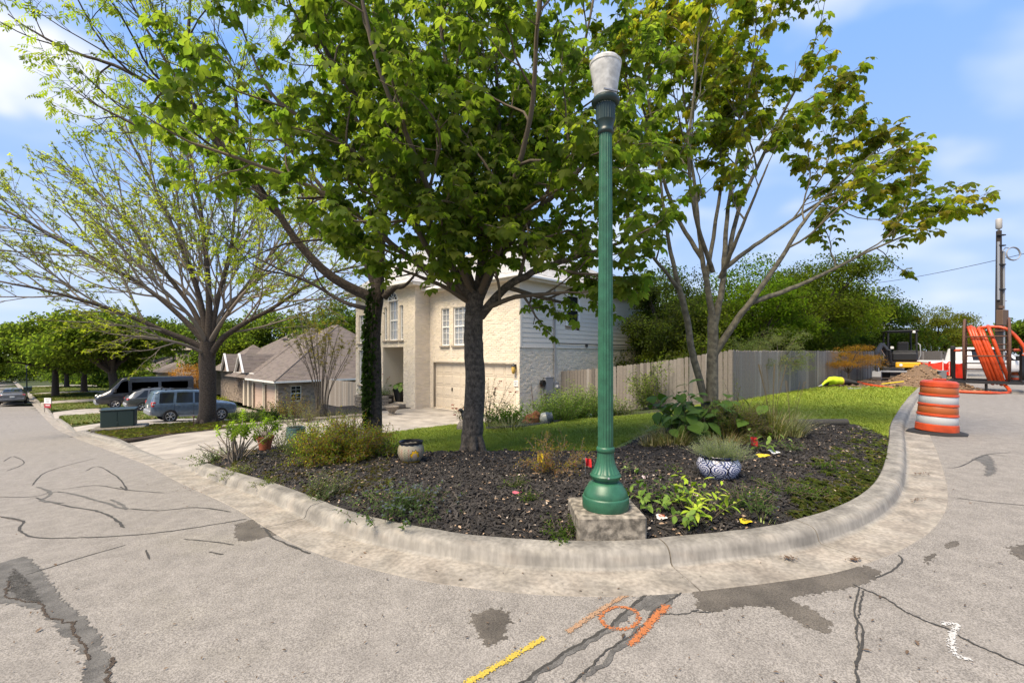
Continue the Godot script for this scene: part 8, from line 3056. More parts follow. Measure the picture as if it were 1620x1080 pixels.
func glaze(kind: int) -> ImageTexture:
	var w := 512
	var h := 256
	var im := Image.create(w, h, false, Image.FORMAT_RGB8)
	var f := FastNoiseLite.new()
	f.seed = 5
	f.frequency = 0.05
	for j in h:
		var v := float(j) / h
		for i in w:
			var u := float(i) / w
			var c := Color(0.80, 0.80, 0.84)
			if kind == 0:
				var a := fposmod(u * 8.0, 1.0) - 0.5
				var b := (v - 0.5) * 1.7
				var lobe := absf(absf(a) - 0.5 * absf(cos(b * 2.6)))
				var r := Vector2(a * 1.2, fposmod(v * 3.0, 1.0) - 0.5)
				var scroll := sin(r.length() * 26.0 + atan2(r.y, r.x) * 3.0) + 0.6 * sin(a * 40.0) * sin(v * 46.0)
				if scroll > 0.25:
					c = Color(0.17, 0.22, 0.42)
				if f.get_noise_2d(i * 2.0, j * 2.0) > 0.32:
					c = c.lerp(Color(0.35, 0.4, 0.56), 0.7)
				if lobe < 0.035:
					c = Color(0.03, 0.04, 0.11)
				if v < 0.09:
					c = Color(0.10, 0.13, 0.28)
				elif v < 0.13:
					c = Color(0.03, 0.04, 0.1)
				elif v > 0.93:
					c = Color(0.5, 0.5, 0.52)
			else:
				c = Color(0.60, 0.57, 0.49)
				var a := fposmod(u * 3.0, 1.0) - 0.5
				var p := Vector2(a * 2.2, (v - 0.62) * 1.3)
				var rr := p.length() * (1.0 + 0.12 * cos(atan2(p.y, p.x) * 9.0))
				if rr < 0.36 and v < 0.66:
					c = Color(0.85, 0.66, 0.08)
				if rr < 0.2:
					c = Color(0.78, 0.66, 0.55)
				if absf(rr - 0.36) < 0.02:
					c = Color(0.15, 0.1, 0.08)
				if absf(sin(u * 70.0 + 2.0 * sin(v * 25.0))) < 0.22 and rr > 0.42 and v > 0.28 and v < 0.9:
					c = Color(0.12, 0.28, 0.16) if sin(u * 50.0) > 0.0 else Color(0.55, 0.12, 0.1)
				if v < 0.12 + 0.03 * absf(sin(u * 40.0)):
					c = Color(0.03, 0.035, 0.05)
				if v > 0.86:
					c = Color(0.75, 0.62, 0.2)
			im.set_pixel(i, j, c)
	return ImageTexture.create_from_image(im)

func pot(label: String, pos: Vector3, prof: PackedVector2Array, m: StandardMaterial3D, soil_r: float, soil_y: float, hgt: float, rib := 0) -> Node3D:
	var o := thing("plant_pot", label, "plant pot", pos)
	var mb := MB.new()
	mb.lathe(prof, 48, Transform3D(), rib, 0.03 if rib > 0 else 0.0)
	for i in mb.u.size():
		mb.u[i].y = 1.0 - clampf(mb.u[i].y / hgt, 0.0, 1.0)
	part("vessel", mb, m, o)
	var s := MB.new()
	s.lathe(PackedVector2Array([Vector2(soil_r, soil_y), Vector2(0.0, soil_y + 0.01)]), 24)
	part("potting_soil", s, M.soil, o)
	return o

func make_garden() -> void:
	var G := [Color(0.07, 0.115, 0.025), Color(0.09, 0.14, 0.03), Color(0.06, 0.095, 0.022)]
	var GREY := [Color(0.12, 0.155, 0.085), Color(0.16, 0.19, 0.12), Color(0.09, 0.13, 0.06)]
	var LIME := [Color(0.19, 0.27, 0.02), Color(0.15, 0.23, 0.02), Color(0.22, 0.27, 0.03)]
	var GOLD := [Color(0.20, 0.20, 0.03), Color(0.13, 0.17, 0.03), Color(0.27, 0.20, 0.04), Color(0.22, 0.12, 0.04)]
	var mauve := Color(0.33, 0.31, 0.52)
	plant("flowering_perennial", "low leafy clump with mauve flower heads at the bed's left tip by the driveway", "perennial", gb(345, 727), {"n": 80, "len": 0.28, "spread": 1.1, "base": 0.34, "leaf": 0.035, "gap": 0.022, "wide": 0.55, "cols": G + GREY, "flower": mauve, "bloom": 0.5, "fsize": 0.02})
	plant("groundcover", "bright green low cushion plant on the kerb near the bed's left tip", "ground cover", gb(383, 748), {"n": 60, "len": 0.16, "spread": 1.4, "base": 0.22, "leaf": 0.022, "gap": 0.014, "wide": 0.6, "cols": [Color(0.12, 0.17, 0.03), Color(0.15, 0.18, 0.04)]})
	plant("groundcover", "small green tuft on bare soil at the kerb right of the cushion plant", "ground cover", gb(428, 765), {"n": 26, "len": 0.12, "spread": 1.4, "base": 0.12, "leaf": 0.022, "gap": 0.014, "wide": 0.6, "cols": [Color(0.12, 0.16, 0.03)]})
	plant("flowering_perennial", "grey green upright clump with pale mauve flowers leaning beside the kerb", "perennial", gb(512, 786), {"n": 46, "len": 0.36, "spread": 0.8, "base": 0.16, "leaf": 0.034, "gap": 0.02, "wide": 0.5, "cols": GREY, "flower": Color(0.42, 0.38, 0.55), "bloom": 0.55, "fsize": 0.018, "lean": Vector3(0.25, 0, -0.1)})
	plant("flowering_perennial", "wide clump of small blue flowers spilling over the kerb left of the lamp", "perennial", gb(643, 799), {"n": 140, "len": 0.22, "spread": 1.0, "base": 0.44, "leaf": 0.032, "gap": 0.02, "wide": 0.65, "cols": [Color(0.075, 0.12, 0.045), Color(0.10, 0.15, 0.06), Color(0.07, 0.11, 0.05)], "flower": Color(0.32, 0.36, 0.58), "bloom": 0.55, "fsize": 0.02, "petals": 8})
	plant("seedling", "small ferny green tuft in the dark mulch left of the lamp", "perennial", gb(815, 770), {"n": 22, "len": 0.16, "spread": 1.2, "base": 0.06, "leaf": 0.03, "gap": 0.014, "wide": 0.45, "cols": G})
	plant("seedling", "small ferny green tuft with a pink tape beside it in the mulch", "perennial", gb(838, 792), {"n": 18, "len": 0.15, "spread": 1.2, "base": 0.06, "leaf": 0.03, "gap": 0.014, "wide": 0.45, "cols": G})
	plant("groundcover", "small leafy green plant tucked against the footing's left side", "ground cover", gb(893, 843), {"n": 34, "len": 0.17, "spread": 1.2, "base": 0.12, "leaf": 0.028, "gap": 0.018, "wide": 0.7, "cols": G})
	plant("leafy_shrub", "dark green leafy plant close to the lamp base on its right", "shrub", gb(1035, 800), {"n": 28, "len": 0.38, "spread": 1.15, "base": 0.2, "leaf": 0.085, "gap": 0.035, "wide": 0.6, "parts": true, "cols": [Color(0.06, 0.11, 0.02), Color(0.085, 0.14, 0.025), Color(0.11, 0.17, 0.03)], "from": 0.15, "r": 0.004})
	plant("young_shrub", "bright lime green young shrub with long pointed leaves right of the footing", "shrub", gb(1105, 818), {"n": 15, "len": 0.42, "spread": 0.95, "base": 0.14, "leaf": 0.12, "gap": 0.035, "wide": 0.36, "parts": true, "cols": LIME, "from": 0.25, "fwd": 0.7, "r": 0.004, "lean": Vector3(0.12, 0, 0.1)})
	plant("young_shrub", "pair of low lime green shoots on the kerb edge", "shrub", gb(1098, 836), {"n": 4, "len": 0.16, "spread": 1.0, "base": 0.1, "leaf": 0.075, "gap": 0.03, "wide": 0.36, "parts": true, "cols": LIME, "from": 0.2, "fwd": 0.7, "r": 0.003})
	plant("flowering_perennial", "low blue flowered mound right of the lime green shrub", "perennial", gb(1182, 797), {"n": 54, "len": 0.2, "spread": 1.15, "base": 0.2, "leaf": 0.032, "gap": 0.018, "wide": 0.6, "cols": [Color(0.07, 0.11, 0.04), Color(0.095, 0.14, 0.06)], "flower": Color(0.30, 0.33, 0.52), "bloom": 0.25, "fsize": 0.016})
	grass_clump("grass_tuft", "thin green grass tuft at the kerb by the yellow flag", gb(1205, 828), 16, 0.16, 0.004, [Color(0.2, 0.25, 0.08)], 0.7)
	plant("seedling", "young pale green plant with pointed leaves in bare mulch right of the lamp", "perennial", gb(1001, 752), {"n": 5, "len": 0.24, "spread": 0.5, "base": 0.04, "leaf": 0.085, "gap": 0.035, "wide": 0.38, "parts": true, "cols": [Color(0.12, 0.18, 0.05), Color(0.15, 0.21, 0.06)], "from": 0.3})
	plant("seedling", "tiny green seedling between the lamp and the blue pot", "perennial", gb(1062, 744), {"n": 5, "len": 0.13, "spread": 0.8, "base": 0.03, "leaf": 0.04, "gap": 0.03, "wide": 0.5, "cols": G})
	plant("leafy_shrub", "mid green broad leaved plant behind the blue pot beside the red flag", "shrub", gb(1208, 716), {"n": 8, "len": 0.42, "spread": 0.7, "base": 0.1, "leaf": 0.13, "gap": 0.055, "wide": 0.5, "parts": true, "cols": [Color(0.075, 0.12, 0.022), Color(0.10, 0.15, 0.03)], "from": 0.2, "r": 0.004})
	plant("seedling", "silvery green seedling right of the white tag", "perennial", gb(1252, 712), {"n": 10, "len": 0.22, "spread": 1.0, "base": 0.06, "leaf": 0.06, "gap": 0.03, "wide": 0.6, "cols": GREY})
	plant("seedling", "low green sprig with a flower stalk in the right of the mulch", "perennial", gb(1312, 745), {"n": 12, "len": 0.2, "spread": 1.0, "base": 0.12, "leaf": 0.05, "gap": 0.025, "wide": 0.5, "cols": G})
	plant("groundcover", "ferny green trailing plant in the mulch near the right kerb", "ground cover", gb(1238, 775), {"n": 26, "len": 0.2, "spread": 1.4, "base": 0.16, "leaf": 0.03, "gap": 0.015, "wide": 0.45, "cols": [Color(0.085, 0.13, 0.035)]})
	plant("groundcover", "star-leaved green weed standing in dry chips near the right kerb", "ground cover", gb(1285, 782), {"n": 14, "len": 0.15, "spread": 1.1, "base": 0.1, "leaf": 0.05, "gap": 0.02, "wide": 0.25, "cols": [Color(0.13, 0.2, 0.04)]})
	var xf := []
	var cl := []
	var sp := tuft_leaf(9, 0.06, 0.03, 77)
	var tries := 0
	while xf.size() < 520 and tries < 60000:
		tries += 1
		var g := ground(rg.randf_range(1255, 1425), rg.randf_range(684, 815))
		var s := poly_sd(BED, Vector2(g.x, -g.z))
		if s < 0.0 or s > 0.42 + 0.6 * nz.get_noise_2d(g.x * 2.0, g.z * 2.0):
			continue
		if g.z < -7.0 and rg.randf() < 0.2:
			continue
		xf.append(Transform3D(Basis(Vector3.UP, rg.randf() * TAU).scaled(Vector3.ONE * rg.randf_range(0.5, 1.3)), Vector3(g.x, bed_h(g.x, -g.z) + 0.015, g.z)))
		var k := rg.randf_range(0.6, 1.3)
		cl.append(Color(0.19 * k, 0.24 * k, 0.06 * k) if rg.randf() < 0.75 else Color(0.3 * k, 0.28 * k, 0.1 * k))
	tries = 0
	while xf.size() < 1300 and tries < 60000:
		tries += 1
		var g := ground(rg.randf_range(310, 620), rg.randf_range(705, 790))
		var s := poly_sd(BED, Vector2(g.x, -g.z))
		if s < 0.05 or nz.get_noise_2d(g.x * 2.5 + 20.0, g.z * 2.5) < -0.05:
			continue
		xf.append(Transform3D(Basis(Vector3.UP, rg.randf() * TAU).scaled(Vector3.ONE * rg.randf_range(0.4, 1.0)), Vector3(g.x, bed_h(g.x, -g.z) + 0.01, g.z)))
		var k := rg.randf_range(0.6, 1.3)
		cl.append(Color(0.24 * k, 0.26 * k, 0.07 * k) if rg.randf() < 0.6 else Color(0.24 * k, 0.19 * k, 0.09 * k))
	many("low_weeds", sp, M.leaf, xf, cl)
	xf = []
	cl = []
	for i in 2600:
		var a := rg.randf_range(18.9, 27.3)
		var b := kerb_b(a) + 0.3 + 4.2 * pow(rg.randf(), 1.3)
		if nz.get_noise_2d(a * 1.1, b * 1.1 + 30.0) < -0.15:
			continue
		xf.append(Transform3D(Basis(Vector3.UP, rg.randf() * TAU).scaled(Vector3.ONE * rg.randf_range(1.0, 2.6)), pab(a, b, hlot(a, b) + 0.04)))
		var k := rg.randf_range(0.6, 1.3)
		cl.append(Color(0.18 * k, 0.21 * k, 0.05 * k) if rg.randf() < 0.7 else Color(0.22 * k, 0.17 * k, 0.08 * k))
	many("verge_plants", sp, M.leaf, xf, cl)
	var bp := gb(1137, 757) + Vector3(0, -0.01, 0)
	pot("round blue and white painted pot standing in the dark mulch", bp, PackedVector2Array([Vector2(0, 0), Vector2(0.12, 0.0), Vector2(0.135, 0.01), Vector2(0.18, 0.06), Vector2(0.216, 0.12), Vector2(0.222, 0.165), Vector2(0.205, 0.215), Vector2(0.185, 0.24), Vector2(0.188, 0.255), Vector2(0.2, 0.268), Vector2(0.195, 0.275), Vector2(0.17, 0.262), Vector2(0.165, 0.2)]), mt(1, 1, 1, 0.25, {"tex": glaze(0)}), 0.17, 0.235, 0.275)
	plant("grey_herb", "silver grey feathery herb overflowing the blue and white pot", "herb", bp + Vector3(0.02, 0.235, 0), {"n": 230, "len": 0.27, "spread": 1.0, "base": 0.15, "leaf": 0.026, "gap": 0.013, "wide": 0.22, "cols": [Color(0.21, 0.24, 0.16), Color(0.27, 0.29, 0.21), Color(0.15, 0.18, 0.10)], "from": 0.1, "fwd": 1.0, "r": 0.0018, "stem_m": mt(0.2, 0.22, 0.15), "edge": 0.95})
	var tp := gb(650, 731)
	pot("cream painted pot with yellow flower and dark scalloped rim beside the ivy-clad trunk", tp, PackedVector2Array([Vector2(0, 0), Vector2(0.10, 0.0), Vector2(0.12, 0.012), Vector2(0.165, 0.08), Vector2(0.185, 0.14), Vector2(0.182, 0.20), Vector2(0.16, 0.255), Vector2(0.155, 0.275), Vector2(0.172, 0.295), Vector2(0.168, 0.303), Vector2(0.145, 0.285), Vector2(0.14, 0.24)]), mt(1, 1, 1, 0.35, {"tex": glaze(1)}), 0.145, 0.25, 0.3)
	plant("groundcover", "green leafy plant between the ivy-clad trunk and the painted pot", "shrub", gb(620, 722), {"n": 40, "len": 0.38, "spread": 1.0, "base": 0.14, "leaf": 0.045, "gap": 0.022, "wide": 0.5, "cols": [Color(0.08, 0.13, 0.03), Color(0.1, 0.15, 0.05)]})
	plant("golden_shrub", "big feathery golden green shrub against the ivy-clad trunk", "shrub", gb(548, 727), {"n": 80, "len": 0.62, "spread": 1.05, "base": 0.34, "leaf": 0.05, "gap": 0.02, "wide": 0.4, "cols": GOLD + [Color(0.15, 0.21, 0.03)], "from": 0.25, "branch": 1, "r": 0.004})
	plant("golden_shrub", "lime and gold feathery shrub in the middle of the left shrubs", "shrub", gb(522, 722), {"n": 50, "len": 0.62, "spread": 0.95, "base": 0.25, "leaf": 0.05, "gap": 0.02, "wide": 0.4, "cols": [Color(0.15, 0.23, 0.03), Color(0.19, 0.24, 0.03), Color(0.2, 0.18, 0.03)], "from": 0.3, "branch": 1, "r": 0.004})
	plant("leafy_shrub", "grey green shrub with bronze seed heads left of the golden shrubs", "shrub", gb(482, 722), {"n": 60, "len": 0.6, "spread": 0.8, "base": 0.26, "leaf": 0.038, "gap": 0.02, "wide": 0.5, "cols": [Color(0.11, 0.14, 0.05), Color(0.13, 0.16, 0.06), Color(0.09, 0.12, 0.04)], "flower": Color(0.2, 0.09, 0.05), "bloom": 0.4, "fsize": 0.02, "r": 0.003})
	plant("golden_shrub", "thin bronze and yellow shrub in the mulch beside the yellow flag", "shrub", gb(875, 745), {"n": 26, "len": 0.46, "spread": 1.0, "base": 0.14, "leaf": 0.035, "gap": 0.022, "wide": 0.45, "cols": [Color(0.26, 0.2, 0.04), Color(0.22, 0.12, 0.06), Color(0.3, 0.16, 0.09), Color(0.2, 0.19, 0.03)], "from": 0.4, "branch": 1, "r": 0.003})
	plant("leafy_shrub", "dark leaved rose stems between the terracotta and teal pots", "shrub", gb(446, 706), {"n": 14, "len": 0.85, "spread": 0.5, "base": 0.14, "leaf": 0.055, "gap": 0.045, "wide": 0.55, "cols": [Color(0.05, 0.09, 0.025), Color(0.07, 0.11, 0.03)], "from": 0.2, "r": 0.005})
	var cp := gb(419, 713) + Vector3(0, 0.03, 0)
	pot("plain terracotta flower pot near the driveway", cp, PackedVector2Array([Vector2(0, 0), Vector2(0.10, 0.0), Vector2(0.135, 0.19), Vector2(0.15, 0.19), Vector2(0.155, 0.2), Vector2(0.16, 0.245), Vector2(0.155, 0.25), Vector2(0.135, 0.245), Vector2(0.132, 0.2)]), M.terracotta, 0.133, 0.22, 0.25)
	plant("potted_plant", "lime topped plant with bare stalks growing from the terracotta pot", "plant", cp + Vector3(0, 0.22, 0), {"n": 26, "len": 0.55, "spread": 0.75, "base": 0.06, "leaf": 0.07, "gap": 0.011, "wide": 0.5, "cols": [Color(0.16, 0.23, 0.03), Color(0.12, 0.18, 0.03)], "from": 0.65, "r": 0.006, "stem_m": M.twig_grey})
	plant("pruned_shrub", "pruned shrub of bare grey stems with lime green leaves on top", "shrub", gb(372, 729), {"n": 13, "len": 1.0, "spread": 0.5, "base": 0.16, "leaf": 0.085, "gap": 0.007, "wide": 0.5, "cols": [Color(0.17, 0.24, 0.03), Color(0.13, 0.19, 0.03)], "from": 0.74, "r": 0.014, "stem_m": M.twig_grey, "wob": 0.14, "lean": Vector3(0.15, 0, 0)})
	plant("bare_branches", "bare leaning grey branches at the foot of the pruned shrub", "shrub", gb(368, 727), {"n": 8, "len": 0.7, "spread": 0.75, "base": 0.1, "leaf": 0.02, "gap": 0.2, "wide": 0.5, "cols": [Color(0.2, 0.12, 0.06)], "from": 0.9, "r": 0.012, "stem_m": M.twig_grey, "wob": 0.2, "lean": Vector3(-0.4, 0, 0), "branch": 1})
	var qp := gb(468, 712) + Vector3(0, 0.0, 0)
	pot("tall teal glazed ribbed pot at the driveway's edge", qp, PackedVector2Array([Vector2(0, 0), Vector2(0.11, 0.0), Vector2(0.14, 0.04), Vector2(0.165, 0.2), Vector2(0.17, 0.33), Vector2(0.162, 0.40), Vector2(0.172, 0.42), Vector2(0.168, 0.43), Vector2(0.145, 0.42), Vector2(0.14, 0.36)]), M.teal, 0.145, 0.38, 0.43, 8)
	plant("potted_plant", "thin grey leaved plant growing from the teal pot", "plant", qp + Vector3(0, 0.38, 0), {"n": 16, "len": 0.5, "spread": 0.7, "base": 0.08, "leaf": 0.045, "gap": 0.03, "wide": 0.4, "cols": GREY, "from": 0.2, "r": 0.004})
	plant("pruned_stump", "cut-back stump sprouting short grey green shoots left of the ivy trunk", "shrub", gb(561, 706), {"n": 22, "len": 0.55, "spread": 0.35, "base": 0.05, "leaf": 0.05, "gap": 0.03, "wide": 0.3, "cols": [Color(0.15, 0.17, 0.08), Color(0.2, 0.17, 0.09)], "from": 0.35, "r": 0.012, "stem_m": M.twig_grey})
	plant("fig_bush", "broad dark green leaved bush hiding the foot of the smooth stemmed tree", "shrub", gb(1115, 690), {"n": 34, "len": 0.95, "spread": 1.0, "base": 0.2, "leaf": 0.23, "gap": 0.08, "wide": 0.72, "parts": true, "cols": [Color(0.05, 0.09, 0.014), Color(0.06, 0.105, 0.018), Color(0.042, 0.08, 0.014)], "from": 0.3, "sag": 0.45, "droop": 0.5, "stalk": 0.08, "r": 0.007, "tip": 1.0, "edge": 0.9, "curl": 0.06, "lean": Vector3(-0.22, 0, 0.1), "fold": 0.15})
	plant("grey_sage", "olive green twiggy sage between the broad leaved bush and the grasses", "shrub", gb(1165, 694), {"n": 70, "len": 0.62, "spread": 0.85, "base": 0.3, "leaf": 0.035, "gap": 0.02, "wide": 0.45, "cols": [Color(0.10, 0.12, 0.03), Color(0.12, 0.13, 0.04), Color(0.15, 0.14, 0.05)], "r": 0.003, "branch": 1})
	plant("tall_sprig", "single tall leafy sprig standing against the fence right of the smooth stems", "shrub", gb(1166, 676), {"n": 4, "len": 1.2, "spread": 0.12, "base": 0.08, "leaf": 0.06, "gap": 0.035, "wide": 0.45, "cols": [Color(0.13, 0.14, 0.04), Color(0.17, 0.16, 0.05)], "from": 0.2, "r": 0.006, "sag": 0.3})
	grass_clump("ornamental_grass", "arching green ornamental grass with thin seed stalks right of the sage", gb(1222, 692), 420, 0.78, 0.004, [Color(0.11, 0.14, 0.04), Color(0.15, 0.16, 0.05), Color(0.22, 0.18, 0.09)], 0.9, 14, 0.2)
	grass_clump("ornamental_grass", "second arching grass at the right end of the planted row", gb(1252, 690), 300, 0.6, 0.004, [Color(0.13, 0.15, 0.05), Color(0.2, 0.18, 0.08)], 1.0, 6, 0.2)
	grass_clump("ornamental_grass", "straw coloured dry grass clump left of the blue pot", gb(1062, 703), 460, 0.46, 0.004, [Color(0.26, 0.2, 0.1), Color(0.2, 0.19, 0.07), Color(0.13, 0.14, 0.04)], 1.1, 0, 0.3)
	grass_clump("ornamental_grass", "thin dry grass clump on the lawn's edge right of the lamp", gb(1030, 706), 160, 0.34, 0.004, [Color(0.24, 0.19, 0.1), Color(0.16, 0.16, 0.06)], 1.1, 0, 0.16)
	grass_clump("ornamental_grass", "straw coloured low grass in front of the sage", gb(1150, 704), 240, 0.4, 0.004, [Color(0.28, 0.21, 0.11), Color(0.16, 0.16, 0.05)], 1.2, 0, 0.25)
	for q in [["small red marker flag in the mulch just left of the lamp", 926, 752, 0.10, 0.09, M.red, 0.2], ["red marker flag beside the broad leaved plant behind the blue pot", 1187, 712, 0.16, 0.12, M.red, 0.2], ["yellow marker flag under the thin bronze shrub", 851, 741, 0.1, 0.12, M.flag_yellow, -0.3]]:
		var o := thing("marker_flag", q[0], "marker flag", gb(q[1], q[2]))
		var mb := MB.new()
		mb.rod(Vector3(0, -0.05, 0), Vector3(0, 0.22, 0), 0.002, 5)
		part("wire_stem", mb, M.steel, o)
		mb = MB.new()
		var rows := []
		for i in 5:
			var row := PackedVector3Array()
			for j in 5:
				row.append(Vector3(q[3] * j / 4.0 * 0.7, 0.20 - q[4] * i / 4.0 - 0.02 * j / 4.0, 0.02 * sin(j * 1.6 + i * 0.4)))
			rows.append(row)
		mb.grid(rows)
		part("flag", mb, q[5], o)
		o.rotation.y = q[6]
	for q in [["white printed tag lying in the mulch at the footing's right", 1046, 822, 0.085, 0.055, M.paper], ["yellow tag lying on the kerb edge below the lime green shoots", 1180, 829, 0.09, 0.05, M.flag_yellow], ["white tag lying in the mulch right of the blue pot", 1224, 718, 0.13, 0.09, M.paper], ["yellow tag lying beside the white tag in the mulch", 1207, 724, 0.15, 0.07, M.flag_yellow], ["pink tape scrap lying in the mulch beside the ferny tufts", 818, 783, 0.09, 0.022, mt(0.6, 0.12, 0.16, 0.5)], ["pale pink petal scrap lying in the mulch right of the lamp", 1020, 758, 0.06, 0.04, mt(0.62, 0.5, 0.48, 0.6)]]:
		var g := gb(q[1], q[2])
		var mb := MB.new()
		var rows := []
		for i in 4:
			var row := PackedVector3Array()
			for j in 5:
				row.append(Vector3(q[3] * (j / 4.0 - 0.5), 0.03 + 0.01 * sin(j * 1.3 + i), q[4] * (i / 3.0 - 0.5)))
			rows.append(row)
		mb.grid(rows)
		fix_up(mb)
		var o := put("plant_tag", mb.mesh(), q[5])
		o.position = g
		o.rotation = Vector3(0.25, rg.randf_range(-0.3, 0.3), rg.randf_range(-0.1, 0.1))
		tag(o, q[0], "tag")
		if q[1] == 1046 or q[1] == 1180:
			mb = MB.new()
			for k in 3:
				mb.box(Vector3(0.0, 0.042, -0.012 + 0.012 * k), Vector3(q[3] * 0.6, 0.002, 0.004))
			part("print_line", mb, mt(0.5, 0.12, 0.05) if q[1] == 1046 else M.black, o)
	var lg := thing("log_edging", "short dark log edging at the lawn beyond the grasses", "edging", gb(1300, 672))
	var lm := MB.new()
	lm.rod(Vector3(-0.45, 0.03, -0.05), Vector3(0.45, 0.05, 0.05), 0.07, 9)
	part("log", lm, M.tar, lg)
	house_beds()

func house_beds() -> void:
	var G := [Color(0.07, 0.115, 0.025), Color(0.09, 0.14, 0.03), Color(0.06, 0.095, 0.022)]
	var soil := sheet(lines([-2.0, 6.5, 0.2]), lines([11.0, 20.5, 0.2]), func(x, d): return hl(x, d) + 0.015 + 0.03 * nz.get_noise_2d(x * 1.5, d * 1.5), func(x, d):
		var q := ab(x, d)
		return house_bed(q) and q.x < 12.3 and not (q.x > 10.6 and q.y < 10.0) and q.y < 16.0)
	part("planting_strip", soil, M.soil).set_meta("kind", "structure")
	var ed := thing("bed_edging", "dark edging curving between the lawn and the planting by the house", "edging", Vector3.ZERO)
	var ep := gpts([770, 680, 800, 679, 850, 674, 880, 669, 930, 661, 970, 656, 1000, 652], true)
	var es := smooth3(ep, 4)
	for i in es.size():
		es[i].y += 0.03
	var em := MB.new()
	em.tube(es, PackedFloat32Array(range(es.size()).map(func(_k): return 0.055)), 6)
	part("edging", em, M.tar, ed)
	var rose := {"n": 12, "len": 1.5, "spread": 0.35, "base": 0.12, "leaf": 0.07, "gap": 0.05, "wide": 0.6, "cols": [Color(0.045, 0.08, 0.022), Color(0.06, 0.1, 0.03), Color(0.1, 0.06, 0.03)], "from": 0.12, "r": 0.006, "flower": Color(0.5, 0.03, 0.05), "bloom": 0.8, "fsize": 0.055, "petals": 10}
	plant("rose_bush", "tall open rose bush with red flowers beside the grey trunk in front of the garage", "rose bush", ground(772, 677), rose)
	var r2 := rose.duplicate()
	r2.len = 0.75
	r2.n = 9
	r2.spread = 0.6
	plant("rose_bush", "small red rose behind the stone bird ornament", "rose bush", ground(737, 673), r2)
	plant("round_bush", "rounded bright green bush in front of the house corner", "bush", ground(803, 672), {"n": 70, "len": 0.8, "spread": 1.0, "base": 0.25, "leaf": 0.085, "gap": 0.035, "wide": 0.5, "cols": [Color(0.10, 0.17, 0.025), Color(0.07, 0.125, 0.02), Color(0.14, 0.21, 0.03)], "from": 0.15, "r": 0.004})
	for q in [[880, 667, 0.95, "left part of the tall white flowered clump by the meter boxes"], [912, 663, 1.2, "tallest middle of the white flowered clump left of the lamp shaft"], [935, 660, 1.1, "white flowered clump directly behind the lamp shaft"]]:
		plant("white_flowers", q[3], "perennial", ground(q[0], q[1]), {"n": 120, "len": q[2], "spread": 0.8, "base": 0.5, "leaf": 0.1, "gap": 0.04, "wide": 0.28, "cols": [Color(0.13, 0.19, 0.05), Color(0.10, 0.16, 0.04), Color(0.16, 0.21, 0.06)], "from": 0.1, "r": 0.004, "flower": Color(0.5, 0.55, 0.32), "bloom": 0.8, "fsize": 0.035, "petals": 7})
	plant("white_flowers", "low bush with a few white flowers right of the lamp shaft by the fence", "bush", ground(980, 657), {"n": 60, "len": 0.8, "spread": 0.95, "base": 0.3, "leaf": 0.06, "gap": 0.035, "wide": 0.5, "cols": [Color(0.07, 0.115, 0.03), Color(0.1, 0.14, 0.045), Color(0.13, 0.15, 0.05)], "from": 0.15, "flower": Color(0.6, 0.58, 0.52), "bloom": 0.2, "fsize": 0.05})
	plant("climbing_rose", "leafy climbing rose on the fence right of the lamp shaft", "climber", ground(1020, 650), {"n": 13, "len": 1.75, "spread": 0.42, "base": 0.3, "leaf": 0.09, "gap": 0.06, "wide": 0.55, "cols": [Color(0.09, 0.135, 0.035), Color(0.13, 0.17, 0.05), Color(0.2, 0.23, 0.09)], "from": 0.1, "r": 0.006, "branch": 1})
	grass_clump("dry_grass", "dry brown and green weeds in front of the round bush", ground(806, 680), 300, 0.4, 0.005, [Color(0.2, 0.18, 0.08), Color(0.12, 0.14, 0.04)], 1.0, 0, 0.5)
	grass_clump("dry_grass", "thin weedy growth under the meter boxes", ground(850, 664), 260, 0.4, 0.006, [Color(0.15, 0.17, 0.06), Color(0.2, 0.19, 0.1)], 1.0, 0, 0.6)
	var bird := thing("bird_ornament", "dark bird ornament perched on a pale stone left of the grey trunk", "ornament", ground(732, 680))
	var st := MB.new()
	st.lathe(PackedVector2Array([Vector2(0, 0.24), Vector2(0.08, 0.22), Vector2(0.14, 0.13), Vector2(0.15, 0.05), Vector2(0.12, -0.03)]), 11)
	part("stone", st, M.stone, bird)
	var bm := figure([[Vector3(0.05, 0.34, 0), Vector3(0.2, 0.33, 0), 0.085, 0.06], [Vector3(0.2, 0.34, 0), Vector3(0.38, 0.27, 0), 0.04, 0.018], [Vector3(0.03, 0.36, 0), Vector3(-0.04, 0.47, 0), 0.05, 0.035], [Vector3(-0.04, 0.48, 0), Vector3(-0.05, 0.49, 0), 0.042, 0.04], [Vector3(-0.06, 0.49, 0), Vector3(-0.13, 0.475, 0), 0.015, 0.006], [Vector3(0.1, 0.3, 0.03), Vector3(0.1, 0.2, 0.03), 0.012, 0.01], [Vector3(0.1, 0.3, -0.03), Vector3(0.1, 0.2, -0.03), 0.012, 0.01]], 0.014, func(_p): return Color.WHITE)
	part("bird", bm, M.black, bird)
	var rk := thing("orange_rock", "orange brown rock in the planting by the edging", "rock", ground(842, 672))
	var rm := MB.new()
	for q in [[0, 0.14, 0, 0.34, 0.26, 0.3, 0.3], [0.1, 0.26, 0.0, 0.2, 0.2, 0.2, 0.9], [-0.12, 0.08, 0.1, 0.3, 0.14, 0.2, -0.4]]:
		rm.box(Vector3(q[0], q[1], q[2]), Vector3(q[3], q[4], q[5]), Basis(Vector3(0.4, 1, 0.3).normalized(), q[6]), 0.07)
	part("rock", rm, mt(0.38, 0.15, 0.05, 0.9, {"tex": T.stain, "s": 3.0, "bump": T.soil, "cm": 3.0}), rk)
	var jar := thing("ceramic_jar", "white and black ceramic jar lying on its side by the edging", "jar", ground(863, 671) + Vector3(0, 0.12, 0))
	var jm := MB.new()
